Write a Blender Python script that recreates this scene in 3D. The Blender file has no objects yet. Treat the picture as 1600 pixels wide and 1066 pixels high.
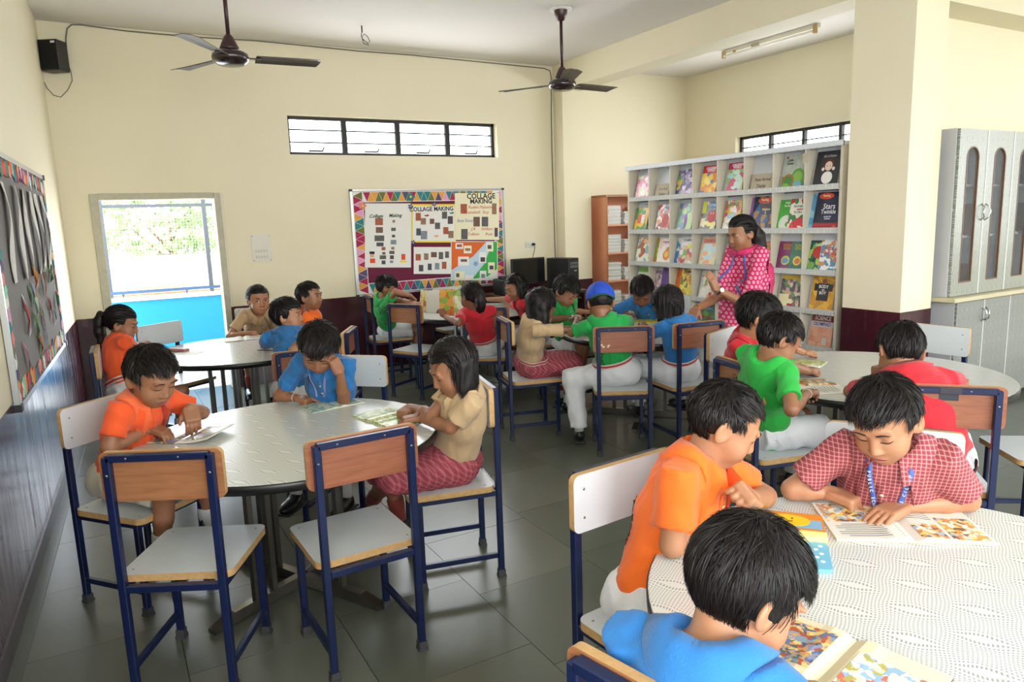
# School library reading room: round tables, children reading, a teacher, display shelf of books.
import bpy, bmesh, math, random
import numpy as np
from mathutils import Vector, Matrix
from mathutils.bvhtree import BVHTree

S = bpy.context.scene
COL = S.collection
PI = math.pi

# ------------------------------------------------------------------ camera
CAM_POS = (0.0, 0.0, 1.58)
YAW, PITCH, ROLL, FPX = 0.51595, 0.16624, -0.03421, 1120.0
def cam_axes():
    f = Vector((math.sin(YAW)*math.cos(PITCH), math.cos(YAW)*math.cos(PITCH), -math.sin(PITCH)))
    r0 = Vector((math.cos(YAW), -math.sin(YAW), 0)); u0 = r0.cross(f)
    r = r0*math.cos(ROLL)+u0*math.sin(ROLL); u = -r0*math.sin(ROLL)+u0*math.cos(ROLL)
    return r, u, f
cd = bpy.data.cameras.new('camera'); cam = bpy.data.objects.new('camera', cd); COL.objects.link(cam)
_r, _u, _f = cam_axes()
cam.matrix_world = Matrix(((_r.x, _u.x, -_f.x, CAM_POS[0]), (_r.y, _u.y, -_f.y, CAM_POS[1]), (_r.z, _u.z, -_f.z, CAM_POS[2]), (0, 0, 0, 1)))
cd.sensor_width = 36.0; cd.lens = FPX/1600.0*36.0; cd.clip_start = 0.02; cd.clip_end = 300
S.camera = cam

# ------------------------------------------------------------------ sky and light
W = bpy.data.worlds.new('sky'); S.world = W; W.use_nodes = True
_nt = W.node_tree; _nt.nodes.clear()
_o = _nt.nodes.new('ShaderNodeOutputWorld'); _b = _nt.nodes.new('ShaderNodeBackground'); _s = _nt.nodes.new('ShaderNodeTexSky')
try:
    _s.sky_type = 'NISHITA'; _s.sun_disc = False; _s.sun_elevation = math.radians(52); _s.sun_rotation = math.radians(200)
    _s.air_density = 1.0; _s.dust_density = 4.0; _s.ozone_density = 0.6
except Exception:
    pass
_mx = _nt.nodes.new('ShaderNodeMix'); _mx.data_type = 'RGBA'; _mx.inputs[0].default_value = 0.55
_mx.inputs[7].default_value = (6.2, 6.4, 6.6, 1)
_nt.links.new(_s.outputs[0], _mx.inputs[6]); _nt.links.new(_mx.outputs[2], _b.inputs[0]); _nt.links.new(_b.outputs[0], _o.inputs[0])
_b.inputs[1].default_value = 1.5

def area_light(name, loc, target, sx, sy, power, color=(1, 1, 1)):
    d = bpy.data.lights.new(name, 'AREA'); d.shape = 'RECTANGLE'; d.size = sx; d.size_y = sy; d.energy = power; d.color = color
    o = bpy.data.objects.new(name, d); COL.objects.link(o); o.location = loc
    o.rotation_euler = (Vector(target)-Vector(loc)).to_track_quat('-Z', 'Y').to_euler()
    return o
# fill lamps added behind the photographer, set in window openings added for them
COOL = (0.92, 0.96, 1.0)
for _y, _e in ((-0.75, 30), (-2.25, 62)):
    area_light('added_daylight', (-0.66+0.05*_y+0.02, _y, 1.85), (4.0, _y+2.6, 2.1), 1.3, 1.6, _e, COOL)
for _x, _e in ((1.0, 58), (3.3, 38), (5.6, 14)):
    area_light('added_daylight', (_x, -2.95, 1.95), (_x-0.1, 4.0, 2.3), 1.8, 1.5, _e, COOL)
area_light('added_daylight', (8.95, 0.4, 1.9), (4.0, 2.2, 2.3), 2.4, 1.4, 12, COOL)  # fill lamp added in the unseen far right wall
# the high window of the bay lets in the sky
area_light('added_daylight', (7.14, 5.5, 2.32), (5.6, 5.5, 2.2), 2.3, .38, 45, COOL)
# so do the doorway and the high window of the back wall
area_light('added_daylight', (0.54, 7.58, 1.15), (1.2, 3.0, 1.0), .95, 1.5, 18, COOL)
area_light('added_daylight', (3.0, 7.59, 2.52), (3.0, 4.0, 1.6), 2.3, .36, 34, COOL)
# sun on the corridor and the grounds, coming from beyond the door
_sd = bpy.data.lights.new('sun', 'SUN'); _sd.energy = 4.0; _sd.angle = math.radians(1.5); _sd.color = (1.0, 0.96, 0.9)
_so = bpy.data.objects.new('sun', _sd); COL.objects.link(_so); _so.rotation_euler = Vector((-0.12, -0.46, -0.88)).to_track_quat('-Z', 'Y').to_euler()

S.view_settings.view_transform = 'Standard'
S.view_settings.look = 'None'
S.view_settings.exposure = 0.1
S.view_settings.gamma = 1.0
try: S.view_settings.use_curve_mapping = False
except Exception: pass
S.cycles.max_bounces = 8
S.cycles.diffuse_bounces = 5
S.cycles.sample_clamp_indirect = 6.0
S.cycles.caustics_reflective = False; S.cycles.caustics_refractive = False

# ------------------------------------------------------------------ materials
MATS = {}
def srgb(c):
    if isinstance(c, str):
        c = c.lstrip('#'); c = [int(c[i:i+2], 16)/255 for i in (0, 2, 4)]
    return tuple((x/12.92 if x <= 0.04045 else ((x+0.055)/1.055)**2.4) for x in c[:3])
def new_mat(name):
    m = bpy.data.materials.new(name); m.use_nodes = True
    return m, m.node_tree, m.node_tree.nodes['Principled BSDF']
def node(nt, t, **kw):
    n = nt.nodes.new(t)
    for k, v in kw.items(): setattr(n, k, v)
    return n
def mat(name, col='#808080', rough=0.5, metal=0.0, bump=0.0, bscale=60.0, var=0.0, vscale=6.0, spec=0.5, emit=0.0, coat=0.0, trans=0.0, alpha=1.0, sheen=0.0, stretch=None):
    """plain principled material with optional noise colour variation and bump"""
    if name in MATS: return MATS[name]
    m, nt, p = new_mat(name); c = srgb(col)
    p.inputs['Base Color'].default_value = (*c, 1); p.inputs['Roughness'].default_value = rough; p.inputs['Metallic'].default_value = metal
    p.inputs['Specular IOR Level'].default_value = spec
    if coat: p.inputs['Coat Weight'].default_value = coat; p.inputs['Coat Roughness'].default_value = 0.12
    if trans: p.inputs['Transmission Weight'].default_value = trans
    if sheen: p.inputs['Sheen Weight'].default_value = sheen
    if alpha < 1: p.inputs['Alpha'].default_value = alpha
    if emit: p.inputs['Emission Color'].default_value = (*c, 1); p.inputs['Emission Strength'].default_value = emit
    if var or bump:
        tc = node(nt, 'ShaderNodeTexCoord'); src = tc.outputs['Object']
        if stretch:
            mp = node(nt, 'ShaderNodeMapping'); mp.inputs['Scale'].default_value = stretch; nt.links.new(src, mp.inputs[0]); src = mp.outputs[0]
    if var:
        nz = node(nt, 'ShaderNodeTexNoise'); nz.inputs['Scale'].default_value = vscale; nz.inputs['Detail'].default_value = 5
        nt.links.new(src, nz.inputs['Vector'])
        mx = node(nt, 'ShaderNodeMix', data_type='RGBA')
        mx.inputs[6].default_value = (*[max(0, x*(1-var)) for x in c], 1); mx.inputs[7].default_value = (*[min(1, x*(1+var)) for x in c], 1)
        nt.links.new(nz.outputs[0], mx.inputs[0]); nt.links.new(mx.outputs[2], p.inputs['Base Color'])
    if bump:
        nb = node(nt, 'ShaderNodeTexNoise'); nb.inputs['Scale'].default_value = bscale; nb.inputs['Detail'].default_value = 3
        nt.links.new(src, nb.inputs['Vector'])
        bp = node(nt, 'ShaderNodeBump'); bp.inputs['Strength'].default_value = bump; bp.inputs['Distance'].default_value = 0.01
        nt.links.new(nb.outputs[0], bp.inputs['Height']); nt.links.new(bp.outputs[0], p.inputs['Normal'])
    MATS[name] = m
    return m

def math_node(nt, op, a, b=None):
    n = node(nt, 'ShaderNodeMath', operation=op)
    for i, v in enumerate((a, b)):
        if v is None: continue
        if isinstance(v, (int, float)): n.inputs[i].default_value = v
        else: nt.links.new(v, n.inputs[i])
    return n.outputs[0]

def opart(name, L=0.16, N=14.0, base='#d0d3ce', ink='#979c99', rough=0.3, thr=0.56, axes=('X', 'Y'), soft=0.2):
    """white laminate printed with a warped lattice of small dots"""
    if name in MATS: return MATS[name]
    m, nt, p = new_mat(name)
    tc = node(nt, 'ShaderNodeTexCoord'); sp = node(nt, 'ShaderNodeSeparateXYZ'); nt.links.new(tc.outputs['Object'], sp.inputs[0])
    u = math_node(nt, 'MULTIPLY', sp.outputs[axes[0]], 1/L); v = math_node(nt, 'MULTIPLY', sp.outputs[axes[1]], 1/L)
    t = 2*PI
    su = math_node(nt, 'SINE', math_node(nt, 'MULTIPLY', u, t)); sv = math_node(nt, 'SINE', math_node(nt, 'MULTIPLY', v, t*0.5))
    cv = math_node(nt, 'COSINE', math_node(nt, 'MULTIPLY', v, t)); cu = math_node(nt, 'COSINE', math_node(nt, 'MULTIPLY', u, t))
    u2 = math_node(nt, 'ADD', u, math_node(nt, 'MULTIPLY', math_node(nt, 'MULTIPLY', su, sv), 0.14))
    v2 = math_node(nt, 'ADD', v, math_node(nt, 'MULTIPLY', math_node(nt, 'MULTIPLY', cu, cv), 0.02))
    a = math_node(nt, 'SINE', math_node(nt, 'MULTIPLY', u2, t*N*0.5)); b = math_node(nt, 'SINE', math_node(nt, 'MULTIPLY', v2, t*N*0.5*1.15))
    f = math_node(nt, 'ABSOLUTE', math_node(nt, 'MULTIPLY', a, b))
    g = node(nt, 'ShaderNodeMapRange'); g.inputs[1].default_value = thr; g.inputs[2].default_value = thr+soft
    nt.links.new(f, g.inputs[0])
    mx = node(nt, 'ShaderNodeMix', data_type='RGBA'); mx.inputs[6].default_value = (*srgb(base), 1); mx.inputs[7].default_value = (*srgb(ink), 1)
    nt.links.new(g.outputs[0], mx.inputs[0]); nt.links.new(mx.outputs[2], p.inputs['Base Color'])
    p.inputs['Roughness'].default_value = rough
    MATS[name] = m
    return m

# ------------------------------------------------------------------ mesh helpers
class MB:
    """collects primitives into one mesh"""
    def __init__(self): self.v = []; self.f = []; self.m = []; self.sm = []
    def add(self, vs, fs, mi=0, smooth=False):
        o = len(self.v); self.v += [tuple(x) for x in vs]; self.f += [tuple(i+o for i in f) for f in fs]
        self.m += [mi]*len(fs); self.sm += [smooth]*len(fs); return self
    def box(self, c, s, rot=None, mi=0, bev=0.0):
        hx, hy, hz = s[0]/2, s[1]/2, s[2]/2
        if bev > 0:
            b = min(bev, hx*.9, hy*.9, hz*.9)
            vs = []
            for sx in (-1, 1):
                for sy in (-1, 1):
                    for sz in (-1, 1):
                        vs += [(sx*hx, sy*(hy-b), sz*(hz-b)), (sx*(hx-b), sy*hy, sz*(hz-b)), (sx*(hx-b), sy*(hy-b), sz*hz)]
            bm = bmesh.new()
            for q in vs: bm.verts.new(q)
            bmesh.ops.convex_hull(bm, input=bm.verts)
            bmesh.ops.dissolve_limit(bm, angle_limit=0.01, verts=bm.verts, edges=bm.edges)
            bm.verts.index_update()
            vs = [tuple(q.co) for q in bm.verts]; fs = [tuple(x.index for x in f.verts) for f in bm.faces]; bm.free()
        else:
            vs = [(x*hx, y*hy, z*hz) for x in (-1, 1) for y in (-1, 1) for z in (-1, 1)]
            fs = [(0, 1, 3, 2), (4, 6, 7, 5), (0, 4, 5, 1), (2, 3, 7, 6), (0, 2, 6, 4), (1, 5, 7, 3)]
        c = Vector(c)
        vs = [(rot @ Vector(q) if rot else Vector(q))+c for q in vs]
        return self.add(vs, fs, mi)
    def bar(self, a, b, w, h=None, mi=0, up=(0, 0, 1), bev=0.0):
        """square tube from a to b"""
        a, b = Vector(a), Vector(b); d = b-a; L = d.length; d.normalize(); u = Vector(up)
        if abs(d.dot(u)) > 0.95: u = Vector((0, 1, 0))
        x = d.cross(u).normalized(); z = x.cross(d)
        R = Matrix((x, d, z)).transposed()
        return self.box((a+b)/2, (w, L, h or w), R, mi, bev)
    def tube(self, pts, r, n=8, mi=0, cap=True, smooth=True):
        pts = [Vector(p) for p in pts]; rs = r if isinstance(r, (list, tuple)) else [r]*len(pts)
        vs = []; fs = []; prev = None
        for i, p in enumerate(pts):
            t = (pts[min(i+1, len(pts)-1)]-pts[max(i-1, 0)]).normalized()
            if prev is None:
                a = Vector((0, 0, 1)) if abs(t.z) < .9 else Vector((1, 0, 0)); x = t.cross(a).normalized()
            else: x = (prev-t*prev.dot(t)).normalized()
            prev = x; y = t.cross(x)
            vs += [p+(x*math.cos(2*PI*k/n)+y*math.sin(2*PI*k/n))*rs[i] for k in range(n)]
        for i in range(len(pts)-1):
            for k in range(n):
                k2 = (k+1) % n; fs.append((i*n+k, i*n+k2, (i+1)*n+k2, (i+1)*n+k))
        if cap: fs += [tuple(range(n))[::-1], tuple(range((len(pts)-1)*n, len(pts)*n))]
        return self.add(vs, fs, mi, smooth)
    def lathe(self, prof, n=24, c=(0, 0, 0), mi=0, smooth=True, close=True):
        vs = []; fs = []
        for r, z in prof: vs += [(c[0]+r*math.cos(2*PI*k/n), c[1]+r*math.sin(2*PI*k/n), c[2]+z) for k in range(n)]
        for i in range(len(prof)-1):
            for k in range(n):
                k2 = (k+1) % n; fs.append((i*n+k, i*n+k2, (i+1)*n+k2, (i+1)*n+k))
        if close: fs += [tuple(range(n))[::-1], tuple(range((len(prof)-1)*n, len(prof)*n))]
        return self.add(vs, fs, mi, smooth)
    def prism(self, poly, z0, z1, mi=0, M=None, mi_top=None, mi_side=None, smooth_side=False):
        """extrude a 2D polygon (xy) from z0 to z1, optional matrix"""
        n = len(poly); vs = [(x, y, z0) for x, y in poly]+[(x, y, z1) for x, y in poly]
        if M is not None: vs = [M @ Vector(q) for q in vs]
        o = len(self.v); self.v += [tuple(q) for q in vs]
        self.f.append(tuple(o+i for i in range(n))[::-1]); self.m.append(mi); self.sm.append(False)
        self.f.append(tuple(o+n+i for i in range(n))); self.m.append(mi if mi_top is None else mi_top); self.sm.append(False)
        for i in range(n):
            j = (i+1) % n; self.f.append((o+i, o+j, o+n+j, o+n+i)); self.m.append(mi if mi_side is None else mi_side); self.sm.append(smooth_side)
        return self
    def build(self, name, mats, parent=None):
        me = bpy.data.meshes.new(name); me.from_pydata(self.v, [], self.f)
        for m in (mats if isinstance(mats, (list, tuple)) else [mats]): me.materials.append(m)
        me.polygons.foreach_set('material_index', self.m); me.polygons.foreach_set('use_smooth', self.sm); me.update()
        o = bpy.data.objects.new(name, me); COL.objects.link(o)
        if parent is not None: o.parent = parent
        return o

def tag(o, label=None, cat=None, group=None, kind=None):
    if label: o['label'] = label
    if cat: o['category'] = cat
    if group: o['group'] = group
    if kind: o['kind'] = kind
    return o
def thing(name, label, cat, loc=(0, 0, 0), rz=0.0, group=None):
    o = bpy.data.objects.new(name, None); COL.objects.link(o); o.location = loc; o.rotation_euler = (0, 0, rz)
    o.empty_display_size = 0.05
    return tag(o, label, cat, group)
def copy_tree(o, parent=None):
    c = o.copy(); COL.objects.link(c); c.parent = parent
    for ch in [x for x in COL.objects if x.parent == o]: copy_tree(ch, c)
    return c
def struct(o, label=None): o['kind'] = 'structure'; return tag(o, label)
def rrect(w, h, r, n=5, cx=0, cy=0):
    out = []
    for sx, sy, a0 in ((1, 1, 0), (-1, 1, 90), (-1, -1, 180), (1, -1, 270)):
        for k in range(n+1):
            a = math.radians(a0+90*k/n); out.append((cx+sx*(w/2-r)+r*math.cos(a), cy+sy*(h/2-r)+r*math.sin(a)))
    return out
def plate_hole(mb, outer, holes, y0, y1, M=None, mi=0):
    """flat plate with holes; outline in xz, thickness along y"""
    bm = bmesh.new(); loops = []
    for lp in [outer]+holes:
        vs = [bm.verts.new((x, 0, z)) for x, z in lp]; loops.append(len(vs))
        for i in range(len(vs)): bm.edges.new((vs[i], vs[(i+1) % len(vs)]))
    bmesh.ops.triangle_fill(bm, use_beauty=True, use_dissolve=False, edges=bm.edges)
    bm.verts.index_update()
    V = [q.co.copy() for q in bm.verts]; F = [tuple(x.index for x in f.verts) for f in bm.faces]; bm.free()
    n = len(V); vs = [(q.x, y0, q.z) for q in V]+[(q.x, y1, q.z) for q in V]
    fs = [f for f in F]+[tuple(i+n for i in f)[::-1] for f in F]
    # orient front (y0 side) towards -y
    k = 0
    for L in loops:
        for i in range(L):
            a, b = k+i, k+(i+1) % L; fs.append((a, b, b+n, a+n))
        k += L
    if M is not None: vs = [M @ Vector(q) for q in vs]
    mb.add(vs, fs, mi); return mb
FONT = bpy.data.fonts.load('<builtin>') if '<builtin>' not in bpy.data.fonts else bpy.data.fonts['<builtin>']
def text_mesh(txt, size, M, mat_, parent, name='lettering', thick=0.0006, align='CENTER', bold=0.0, shear=0.0, space=1.0):
    """flat lettering: text in local xy mapped by matrix M"""
    c = bpy.data.curves.new('t', 'FONT'); c.body = txt; c.size = size; c.align_x = align; c.align_y = 'CENTER'
    c.extrude = thick; c.offset = bold; c.shear = shear; c.resolution_u = 2; c.space_character = space; c.space_line = 0.85
    t = bpy.data.objects.new('t', c); COL.objects.link(t)
    me = bpy.data.meshes.new_from_object(t)
    bpy.data.objects.remove(t); bpy.data.curves.remove(c)
    me.name = name; me.transform(M); me.materials.clear(); me.materials.append(mat_)
    o = bpy.data.objects.new(name, me); COL.objects.link(o)
    if parent is not None: o.parent = parent
    return o
# ------------------------------------------------------------------ the room
CEIL, DADO, YB = 3.40, 0.825, 7.60
def lwx(y): return -0.62+0.05*y                      # the left wall runs slightly askew
M_CREAM = mat('cream_wall_paint', '#e4dcc0', 0.62, bump=0.12, bscale=35, var=0.05, vscale=1.3)
M_CEIL = mat('ceiling_whitewash', '#dedad4', 0.8, bump=0.05, bscale=30, var=0.03, vscale=1.0)
M_REVEAL = mat('reveal_paint', '#ddd6bd', 0.6)
def enamel():
    m, nt, p = new_mat('maroon_enamel')
    tc = node(nt, 'ShaderNodeTexCoord'); mp = node(nt, 'ShaderNodeMapping'); mp.inputs['Scale'].default_value = (3, 6, 0.8); nt.links.new(tc.outputs['Object'], mp.inputs[0])
    nz = node(nt, 'ShaderNodeTexNoise'); nz.inputs['Scale'].default_value = 3.0; nz.inputs['Detail'].default_value = 8; nt.links.new(mp.outputs[0], nz.inputs['Vector'])
    cr = node(nt, 'ShaderNodeMapRange'); cr.inputs[1].default_value = 0.35; cr.inputs[2].default_value = 0.7; cr.inputs[3].default_value = 0.14; cr.inputs[4].default_value = 0.30
    nt.links.new(nz.outputs[0], cr.inputs[0]); nt.links.new(cr.outputs[0], p.inputs['Roughness'])
    p.inputs['Base Color'].default_value = (*srgb('#3d1822'), 1)
    bp = node(nt, 'ShaderNodeBump'); bp.inputs['Strength'].default_value = 0.05; bp.inputs['Distance'].default_value = 0.01
    n2 = node(nt, 'ShaderNodeTexNoise'); n2.inputs['Scale'].default_value = 14.0; n2.inputs['Detail'].default_value = 6; nt.links.new(mp.outputs[0], n2.inputs['Vector'])
    nt.links.new(n2.outputs[0], bp.inputs['Height']); nt.links.new(bp.outputs[0], p.inputs['Normal'])
    return m
M_DADO = enamel()

# floor of polished grey-green stone slabs, each laid singly in staggered columns
M_STONE = []
for i, c in enumerate(('#5d6156', '#575c51', '#63665b', '#5a5f54')):
    M_STONE.append(mat('stone_slab_%d' % i, c, 0.28, var=0.16, vscale=2.2, bump=0.04, bscale=18))
M_JOINT = mat('stone_joint', '#4c4f47', 0.7)
fl = struct(MB().box((3.9, 2.2, -0.06), (9.9, 11.2, 0.08)).build('floor', M_JOINT), 'grey-green polished stone slab floor')
rnd = random.Random(5)
SW, SL = 0.572, 0.585
sm = [MB().box((0, 0, 0), (SW-0.0026, SL-0.0026, 0.02)).build('floor_slab', m) for m in M_STONE]
first = set()
cx = -1.03
k = 0
while cx < 7.4:
    off = rnd.uniform(0, SL); y = -1.2+off-SL
    while y < 7.75:
        i = rnd.randrange(4)
        if k < 290 and (cx < 5.4 or y < 3.2):
            o = sm[i] if i not in first else sm[i].copy()
            if i in first: COL.objects.link(o)
            first.add(i); o.parent = fl; o.location = (cx+SW/2, y+SL/2, -0.0100-rnd.random()*0.0006); k += 1
        y += SL
    cx += SW
rest = MB().box((6.3, 5.5, -0.012), (2.0, 4.3, 0.02)); rest.build('bay_paving', M_STONE[0], fl)

# ceiling, outer shell of the unseen part of the room
struct(MB().box((3.9, 2.2, CEIL+0.06), (9.9, 11.4, 0.12)).build('ceiling', M_CEIL), 'whitewashed flat ceiling')
def wall_rects(name, rects, mats, label, parent=None):
    b = MB()
    for (x0, x1, y0, y1, z0, z1, mi) in rects: b.box(((x0+x1)/2, (y0+y1)/2, (z0+z1)/2), (x1-x0, y1-y0, z1-z0), mi=mi)
    o = b.build(name, mats, parent)
    return struct(o, label) if parent is None else o
T = 0.23
DX0, DX1, DZ = 0.0, 1.08, 1.945                        # doorway
WX0, WX1, WZ0, WZ1 = 1.80, 4.205, 2.32, 2.71           # high window
wb = wall_rects('wall_back', [
    (-0.6, DX0, YB, YB+T, DADO, CEIL, 0), (DX1, WX0, YB, YB+T, DADO, CEIL, 0), (DX0, DX1, YB, YB+T, DZ, CEIL, 0),
    (WX0, WX1, YB, YB+T, DADO, WZ0, 0), (WX0, WX1, YB, YB+T, WZ1, CEIL, 0), (WX1, 7.5, YB, YB+T, DADO, CEIL, 0)],
    [M_CREAM], 'cream back wall with doorway and high window')
wall_rects('dado_paint', [(-0.6, DX0, YB-0.003, YB+T, 0, DADO, 0), (DX1, 7.5, YB-0.003, YB+T, 0, DADO, 0)], [M_DADO], None, wb)
# left wall
def lwall_box(b, y0, y1, z0, z1, dx=0.0, th=0.2):
    p = [(lwx(y0)+dx, y0), (lwx(y1)+dx, y1), (lwx(y1)-th, y1), (lwx(y0)-th, y0)]
    b.prism(p[::-1] if False else p, z0, z1)
b = MB(); lwall_box(b, 0.05, 7.8, DADO, CEIL); lwall_box(b, -3.2, 0.05, DADO, 1.05); lwall_box(b, -3.2, 0.05, 2.65, CEIL); lwall_box(b, -1.6, -1.4, 1.05, 2.65); lwall_box(b, -3.2, -2.9, 1.05, 2.65); wl = struct(b.build('wall_left', M_CREAM), 'cream left wall')  # openings at the camera end added for the side fill lamps
b = MB(); lwall_box(b, -3.2, 7.7, 0, DADO, 0.003); b.build('dado_paint', M_DADO, wl)
M_SKIRT = mat('skirting_stone', '#4a4143', 0.4, var=0.2, vscale=9, bump=0.1, bscale=30)
b = MB(); lwall_box(b, -3.2, 7.6, 0, 0.09, 0.014); sk = struct(b.build('baseboard_left', M_SKIRT), 'dark stone skirting along the left wall')
b = MB()
p = [(lwx(-3)+0.014, -3.0), (lwx(7.6)+0.014, 7.6), (lwx(7.6)+0.062, 7.6), (lwx(-3)+0.062, -3.0)]
b.prism(p[::-1], 0.0, 0.004); struct(b.build('trim_1', mat('border_strip_stone', '#565a50', 0.35, var=0.15, vscale=8)), 'dark stone border strip beside the skirting')
# right wall of the bay with its own high window
RX = 7.15
RY0, RY1, RZ0, RZ1 = 4.3, 6.70, 2.12, 2.525
wr = wall_rects('wall_right', [(RX, RX+T, 3.3, RY0, 0, CEIL, 0), (RX, RX+T, RY1, YB, 0, CEIL, 0), (RX, RX+T, RY0, RY1, 0, RZ0, 0), (RX, RX+T, RY0, RY1, RZ1, CEIL, 0)], [M_CREAM], 'cream wall of the bay behind the book display')
# wall behind the cabinets
wc = wall_rects('wall_cabinet', [(5.38, 9.0, 3.36, 3.55, 0, CEIL, 0)], [M_CREAM], 'cream wall behind the glass-door cabinets')
# unseen walls, rear and far right, with window openings added for the lamps
wall_rects('wall_front', [(-0.9, 0.0, -3.2, -3.0, 0, CEIL, 0), (6.6, 9.0, -3.2, -3.0, 0, CEIL, 0), (0.0, 6.6, -3.2, -3.0, 0, 1.1, 0), (0.0, 6.6, -3.2, -3.0, 2.8, CEIL, 0), (1.95, 2.3, -3.2, -3.0, 1.1, 2.8, 0), (4.3, 4.6, -3.2, -3.0, 1.1, 2.8, 0)], [M_CREAM], 'cream wall with wide windows behind the photographer')
wall_rects('wall_end', [(9.0, 9.2, -3.2, 3.5, 0, 1.1, 0), (9.0, 9.2, -3.2, 3.5, 2.75, CEIL, 0), (9.0, 9.2, -3.2, -0.9, 1.1, 2.75, 0), (9.0, 9.2, 1.7, 3.5, 1.1, 2.75, 0)], [M_CREAM], 'cream end wall with window')
# pillars and beams
def pillar(x0, x1, y0, y1, label):
    t = thing('pillar', label, None, (0, 0, 0)); t['kind'] = 'structure'
    wall_rects('shaft', [(x0, x1, y0, y1, DADO, 3.0999, 0)], [M_CREAM], None, t)
    wall_rects('dado_paint', [(x0-0.003, x1+0.003, y0-0.003, y1+0.003, 0, DADO, 0)], [M_DADO], None, t)
pillar(5.0, 5.40, 7.40, YB, 'cream pillar standing out of the back wall')
pillar(5.0, 5.38, 3.09, 3.56, 'large cream pillar with maroon foot beside the book display')
M_BEAM = mat('cream_beam_paint', '#ded6ba', 0.62, bump=0.1, bscale=35, var=0.05, vscale=1.3)
struct(MB().box((5.1365, 2.2, 3.25), (0.27, 10.79, 0.2999)).build('beam', M_BEAM), 'cream ceiling beam running from the back wall to the large pillar')
struct(MB().box((7.19, 3.24, 3.2), (3.62, 0.30, 0.402)).build('beam', M_BEAM), 'cream cross beam above the cabinets')

# door frame (steel, beige-grey) with the open leaf folded back against the outside
M_FRAME = mat('door_frame_paint', '#b5b09c', 0.5, var=0.2, vscale=25, bump=0.2, bscale=60)
df = thing('door_1', 'open doorway with grey-beige metal frame', None, (0, 0, 0)); df['kind'] = 'structure'
for nm, c, s in (('jamb', (DX0+0.02, YB+0.06, DZ/2), (0.075, 0.17, DZ-0.004)), ('jamb', (DX1-0.02, YB+0.06, DZ/2), (0.06, 0.17, DZ-0.004)), ('head', ((DX0+DX1)/2, YB+0.06, DZ-0.026), (DX1-DX0-0.1, 0.165, 0.058))):
    MB().box(c, s, bev=0.006).build(nm, M_FRAME, df)
# edge trims seen round the opening
MB().box((DX1+0.022, YB-0.006, (DZ+DADO)/2+0.0), (0.03, 0.02, DZ-DADO)).build('architrave', M_REVEAL, df)

# high windows: black steel frames, three horizontal bars, clear panes
M_BLACKSTEEL = mat('black_steel', '#1b1b1d', 0.5, bump=0.15, bscale=80)
M_PANE = mat('window_pane', '#f4f8f8', 0.05, alpha=0.16, spec=0.4)
def high_window(name, label, org, ax, width, height, ncol, catch=True):
    """org bottom-left of the opening, ax = direction along the wall"""
    t = thing(name, label, None, (0, 0, 0)); t['kind'] = 'structure'
    ax = Vector(ax); up = Vector((0, 0, 1)); o = Vector(org)
    def P(u, z): return o+ax*u+up*z
    f = MB(); w = 0.032
    for a, c in ((P(0, 0.016), P(width, 0.016)), (P(0, height-0.016), P(width, height-0.016))): f.bar(a, c, w, w)
    for u in (0.016, width-0.016): f.bar(P(u, 0), P(u, height), w, w)
    f.build('window_frame', M_BLACKSTEEL, t)
    for i in range(1, ncol):
        MB().bar(P(width*i/ncol, 0), P(width*i/ncol, height), 0.055, 0.035).build('mullion', M_BLACKSTEEL, t)
    for z in (0.34, 0.66):
        MB().tube([P(0, height*z)+Vector((0, 0, 0)), P(width, height*z)], 0.0075, 6).build('bar', M_BLACKSTEEL, t)
    nrm = ax.cross(up)
    for i in range(ncol):
        c = P(width*(i+.5)/ncol, height/2)-nrm*0.012
        R = Matrix((ax, up.cross(ax), up)).transposed()
        MB().box(c, (width/ncol-0.05, 0.004, height-0.05), R).build('pane', M_PANE, t)
        if catch:
            q = MB(); q.bar(P(width*(i+.5)/ncol-0.09, 0.045)+nrm*0.02, P(width*(i+.5)/ncol+0.06, 0.045)+nrm*0.02, 0.018, 0.016)
            q.bar(P(width*(i+.5)/ncol+0.05, 0.04)+nrm*0.02, P(width*(i+.5)/ncol+0.075, 0.085)+nrm*0.02, 0.012, 0.012)
            q.build('window_stay', M_BLACKSTEEL, t)
    return t
high_window('window_1', 'high black steel window above the notice board', (WX0, YB+0.10, WZ0), (1, 0, 0), WX1-WX0, WZ1-WZ0, 4)
high_window('window_2', 'high black steel window above the book display', (RX+0.10, RY1, RZ0), (0, -1, 0), RY1-RY0, RZ1-RZ0, 5, False)

# ------------------------------------------------------------------ corridor and grounds beyond the door
M_BLUE = mat('sky_blue_paint', '#1d8ed0', 0.55, var=0.03)
M_CORR = mat('corridor_floor', '#d9d8d2', 0.4)
struct(MB().box((0.9, 8.9, -0.04), (6.0, 2.2, 0.08)).build('corridor_floor', M_CORR), 'pale corridor floor outside the doorway')
pw = struct(MB().box((0.9, 9.06, 0.42), (6.0, 0.12, 0.84)).build('wall_parapet', M_BLUE), 'sky-blue parapet wall outside the doorway')
MB().box((0.9, 9.06, 0.86), (6.0, 0.16, 0.04)).build('coping', mat('white_coping', '#e8e8e4', 0.5), pw)
M_GRILL = mat('grille_steel', '#4a5360', 0.45)
M_RAIL = mat('blue_rail', '#3f5f86', 0.4)
g = thing('window_grille', 'dark steel grille with wire mesh standing on the blue parapet', 'grille', (0, 9.06, 0.88))
for x in (0.07, 1.11): MB().bar((x, 0, 0), (x, 0, 2.0), 0.045, 0.045).build('post', M_GRILL, g)
MB().bar((-0.5, 0, 1.0), (2.2, 0, 1.0), 0.035, 0.035).build('crossbar', M_GRILL, g)
MB().bar((-1.5, 0, 0.055), (2.6, 0, 0.055), 0.05, 0.035).build('handrail', M_RAIL, g)
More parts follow.
